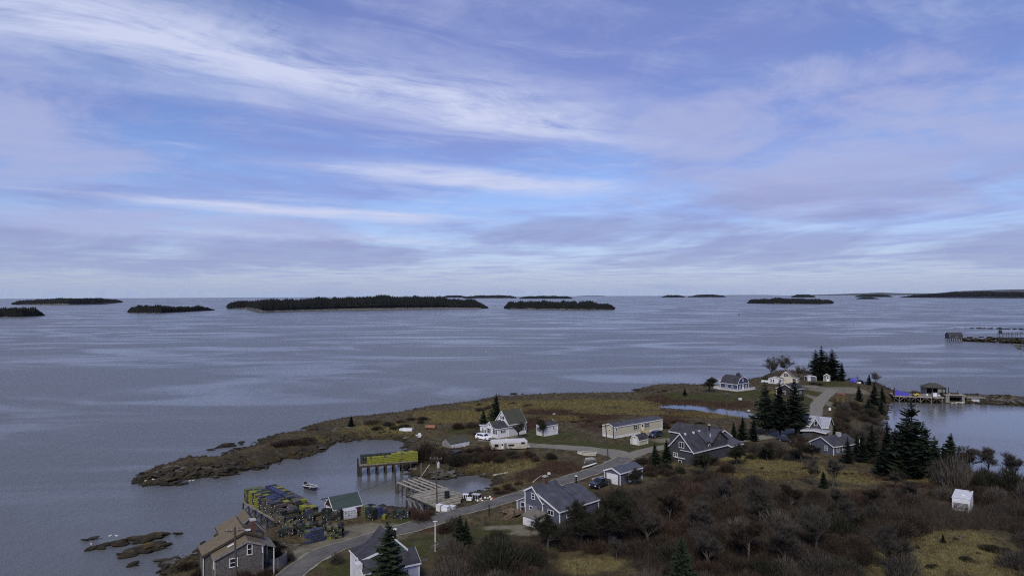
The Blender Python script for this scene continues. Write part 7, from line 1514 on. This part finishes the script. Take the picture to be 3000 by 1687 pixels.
# ------------------------------------------------------------------ ground cover: straw, heath and moss tufts (nobody could count them)
def cover_tufts(name, label, kind_w, m, n, lmin, lmax, wd, per=4, seed=5):
    global RNG
    RNG = np.random.default_rng(seed); Wt = kind_w*(SD > 1.5)*(DR > 3.0)
    for x, y, r, z in PADS: Wt = Wt*(np.hypot(XX-x, YY-y) > r*0.55)
    vis = (YY > 80) & (np.abs(XX) < YY*0.76) & (~pin); pr = (Wt*vis*(120.0/np.maximum(YY, 80))**1.3).ravel(); pr = pr/pr.sum()
    idx = RNG.choice(len(pr), n, p=pr); x = XX.ravel()[idx]+RNG.uniform(-.6, .6, n); y = YY.ravel()[idx]+RNG.uniform(-.6, .6, n)
    fx = (x-GX0)/GS; fy = (y-GY0)/GS; i = np.clip(fx.astype(int), 0, len(gx)-2); j = np.clip(fy.astype(int), 0, len(gy)-2); a = fx-i; b_ = fy-j
    z = (HG[j, i]*(1-a)+HG[j, i+1]*a)*(1-b_)+(HG[j+1, i]*(1-a)+HG[j+1, i+1]*a)*b_
    p = np.repeat(np.stack([x, y, z-0.04], -1), per, 0); N_ = len(p); p[:, :2] += RNG.normal(size=(N_, 2))*0.16
    d = nrm(RNG.normal(size=(N_, 3))*0.55+np.array([0, 0, 0.9])); d[:, 2] = np.abs(d[:, 2]); sc_ = np.clip(y/150, 0.7, 2.0).repeat(per)
    V, F = slivers(p, d, RNG.uniform(lmin, lmax, N_)*sc_**0.5, RNG.uniform(0.6, 1.4, N_)*wd*sc_)
    return tag(data_obj(name, np_mesh(name, V, F, m)), label, 'ground cover', kind='stuff')
cl = lambda k: np.clip(COVER[k]+(fbm(XX/4, YY/4, 31)-0.5)*0.8, 0, 1)*(COVER[k] > 0.05)
bare = np.clip(1-COVER['gravel']*1.5-COVER['lawn']*0.9, 0, 1)
cover_tufts('dry_grass', 'straw-coloured dry grass in patches over the meadows', cl('dry')*bare, 'straw', 34000, 0.2, 0.6, 0.06)
cover_tufts('heath', 'reddish brown heath and brambles covering the slopes', (cl('heath')+0.12)*bare, 'heather', 24000, 0.25, 0.65, 0.06, seed=6)
cover_tufts('undergrowth', 'dark brown undergrowth between the shrubs', (cl('dark')*1.2+0.05)*bare, 'twig_brown', 34000, 0.3, 0.9, 0.055, 4, seed=8)
def poly_weight(lst, holes=()):
    w = inside(XX, YY, np.array([on(HB, *q)[:2] for q in lst])).astype(float)
    for a, c, rx, ry in holes:
        o = on(HB, a, c); w = w*(((XX-o.x)/(rx*o.y/FPX))**2+((YY-o.y)/(ry*o.y*o.y/(FPX*40)))**2 > 1.0)
    for a, c, rr in KEEP: w = w*(np.hypot(XX-a, YY-c) > rr)
    return w
TW = poly_weight([(1640,1565),(1720,1490),(1880,1435),(2100,1415),(2360,1450),(2600,1450),(2780,1460),(3060,1460),(3060,1700),(2980,1700),(2960,1560),(2760,1560),(2560,1600),(2500,1740),(1900,1760),(1840,1640),(1660,1620)], HOLES)+poly_weight([(1290,1640),(1420,1590),(1560,1600),(1650,1640),(1680,1760),(1250,1760)], HOLES)
cover_tufts('thicket_brush', 'tangled brown brush filling the thicket between the shrubs', TW, 'twig_brown', 19000, 0.8, 2.8, 0.042, 6, seed=12)
cover_tufts('pale_canes', 'pale bare canes standing up out of the thicket', TW*np.clip(fbm(XX/9, YY/9, 88)*3-1.2, 0.02, 1), 'twig_pale', 7000, 1.2, 3.4, 0.032, 4, seed=13)
cover_tufts('lawn_grass', 'short green grass of the lawns and verges', cl('lawn')*np.clip(1-COVER['gravel']*1.5, 0, 1), 'moss_green', 20000, 0.06, 0.2, 0.07, 4, seed=9)
# ------------------------------------------------------------------ small things lying about, gulls
def bitbox(name, label, px, py, sx, sy, sz, m, az=70, cat='box', group='odds and ends on the land'):
    p = G(px, py); t = thing(name, label, cat, p, az, group); MB().box(-sx/2, sx/2, -sy/2, sy/2, 0, sz*0.85).build('body', m, t); MB().box(-sx/2-0.03, sx/2+0.03, -sy/2-0.03, sy/2+0.03, sz*0.85, sz).build('lid', m, t)
bitbox('foam_box', 'white foam box in the dry grass behind the saltbox house', 1608, 1389, 0.6, 0.45, 0.4, 'white_paint'); bitbox('water_barrel', 'white tank at the corner of the white house', 1437, 1284, 0.6, 0.6, 1.1, 'white_plastic', cat='tank'); bitbox('foam_box', 'white box on the meadow behind the white house', 1623, 1214, 0.9, 0.5, 0.35, 'worn_white'); bitbox('foam_box', 'white box on the brown heath near the tidal pond', 2168, 1171, 0.9, 0.9, 0.7, 'white_paint'); bitbox('foam_box', 'small white box at the pond shore beside the tall spruces', 2193, 1204, 0.8, 0.6, 0.4, 'worn_white'); bitbox('propane_tank', 'white tank beside the stone cottage wall', 2372, 1277, 0.8, 0.6, 0.9, 'white_paint', cat='tank')
def log(label, a, b_, r=0.14): pa, pb = G(*a), G(*b_); tag(MB().tube((pa.x, pa.y, pa.z+r), (pb.x, pb.y, pb.z+r), r, r*0.6, 7).build('driftwood_log', 'joist'), label, 'log', 'driftwood')
log('pale driftwood log in the dry grass behind the saltbox house', (1562, 1413), (1585, 1394)); log('grey driftwood plank at the head of the inner cove', (1445, 1394), (1488, 1386), 0.2); log('short driftwood log on the cove meadow', (1405, 1353), (1420, 1356)); log('driftwood log below the garage verge', (1735, 1405), (1768, 1396), 0.18)
mat('gull_white', (0.75, 0.75, 0.74), 0.7); mat('gull_grey', (0.25, 0.26, 0.28), 0.7); mat('gull_beak', (0.5, 0.3, 0.05), 0.6)
def gull(label, px, py, az, z=0.9):
    p = P(px, py, z); t = thing('gull', label, 'bird', p, az, 'gulls on the rocks'); n = 8
    def ring(x, zc, ry, rz): return [(x, ry*math.cos(2*math.pi*k/n), zc+rz*math.sin(2*math.pi*k/n)) for k in range(n)]
    MB().loft([ring(-0.34, 0.24, 0.02, 0.015), ring(-0.22, 0.24, 0.07, 0.06), ring(-0.02, 0.23, 0.11, 0.11), ring(0.12, 0.27, 0.09, 0.10), ring(0.19, 0.38, 0.05, 0.06), ring(0.23, 0.44, 0.06, 0.06), ring(0.30, 0.44, 0.02, 0.02)]).build('body', 'gull_white', t, smooth=True)
    for s in (-1, 1): MB().loft([[(x, s*(y+dy), zz+dz) for dy, dz in ((0, 0), (0.03, 0.03), (0.0, 0.07))] for x, y, zz in ((0.1, 0.09, 0.24), (-0.12, 0.10, 0.22), (-0.38, 0.03, 0.24))]).build('wing', 'gull_grey', t); MB().bar((0.02, s*0.04, -0.02), (0.0, s*0.04, 0.15), 0.02).build('leg', 'gull_beak', t)
    MB().bar((0.29, 0, 0.44), (0.37, 0, 0.425), 0.025).build('beak', 'gull_beak', t)
for a in [('gull on the leftmost rock of the point', 426, 1411, 100), ('gull standing on the rocks right of the first one', 449, 1407, 250), ('left one of two gulls on the small rocks off the point', 556, 1411, 90), ('right one of two gulls on the small rocks off the point', 566, 1410, 110), ('gull on the upper rust-coloured ledge', 322, 1573, 80, 1.2), ('second gull on the upper rust-coloured ledge', 342, 1573, 260, 1.2), ('gull at the left end of the rust-coloured ledges', 267, 1597, 120, 1.0)]: gull(*a)
print('SHRUBS', NSH[0], 'ROCKS', NROCK[0])
# ------------------------------------------------------------------ sea haze
def build_haze():
    m = bpy.data.materials.new('haze'); m.use_nodes = True; nt = m.node_tree; nt.nodes.clear()
    o = nt.nodes.new('ShaderNodeOutputMaterial'); v = nt.nodes.new('ShaderNodeVolumePrincipled')
    v.inputs['Color'].default_value = (0.80, 0.86, 0.95, 1); v.inputs['Density'].default_value = 0.000008; v.inputs['Anisotropy'].default_value = 0.2
    nt.links.new(v.outputs[0], o.inputs['Volume'])
    R_ = 20600; h = MB().box(-R_, R_, -R_, R_, -6.0, 215.0).build('haze', m); tag(h, kind='stuff')
build_haze()
CY.volume_bounces = 0; CY.volume_step_rate = 4.0; CY.volume_max_steps = 64
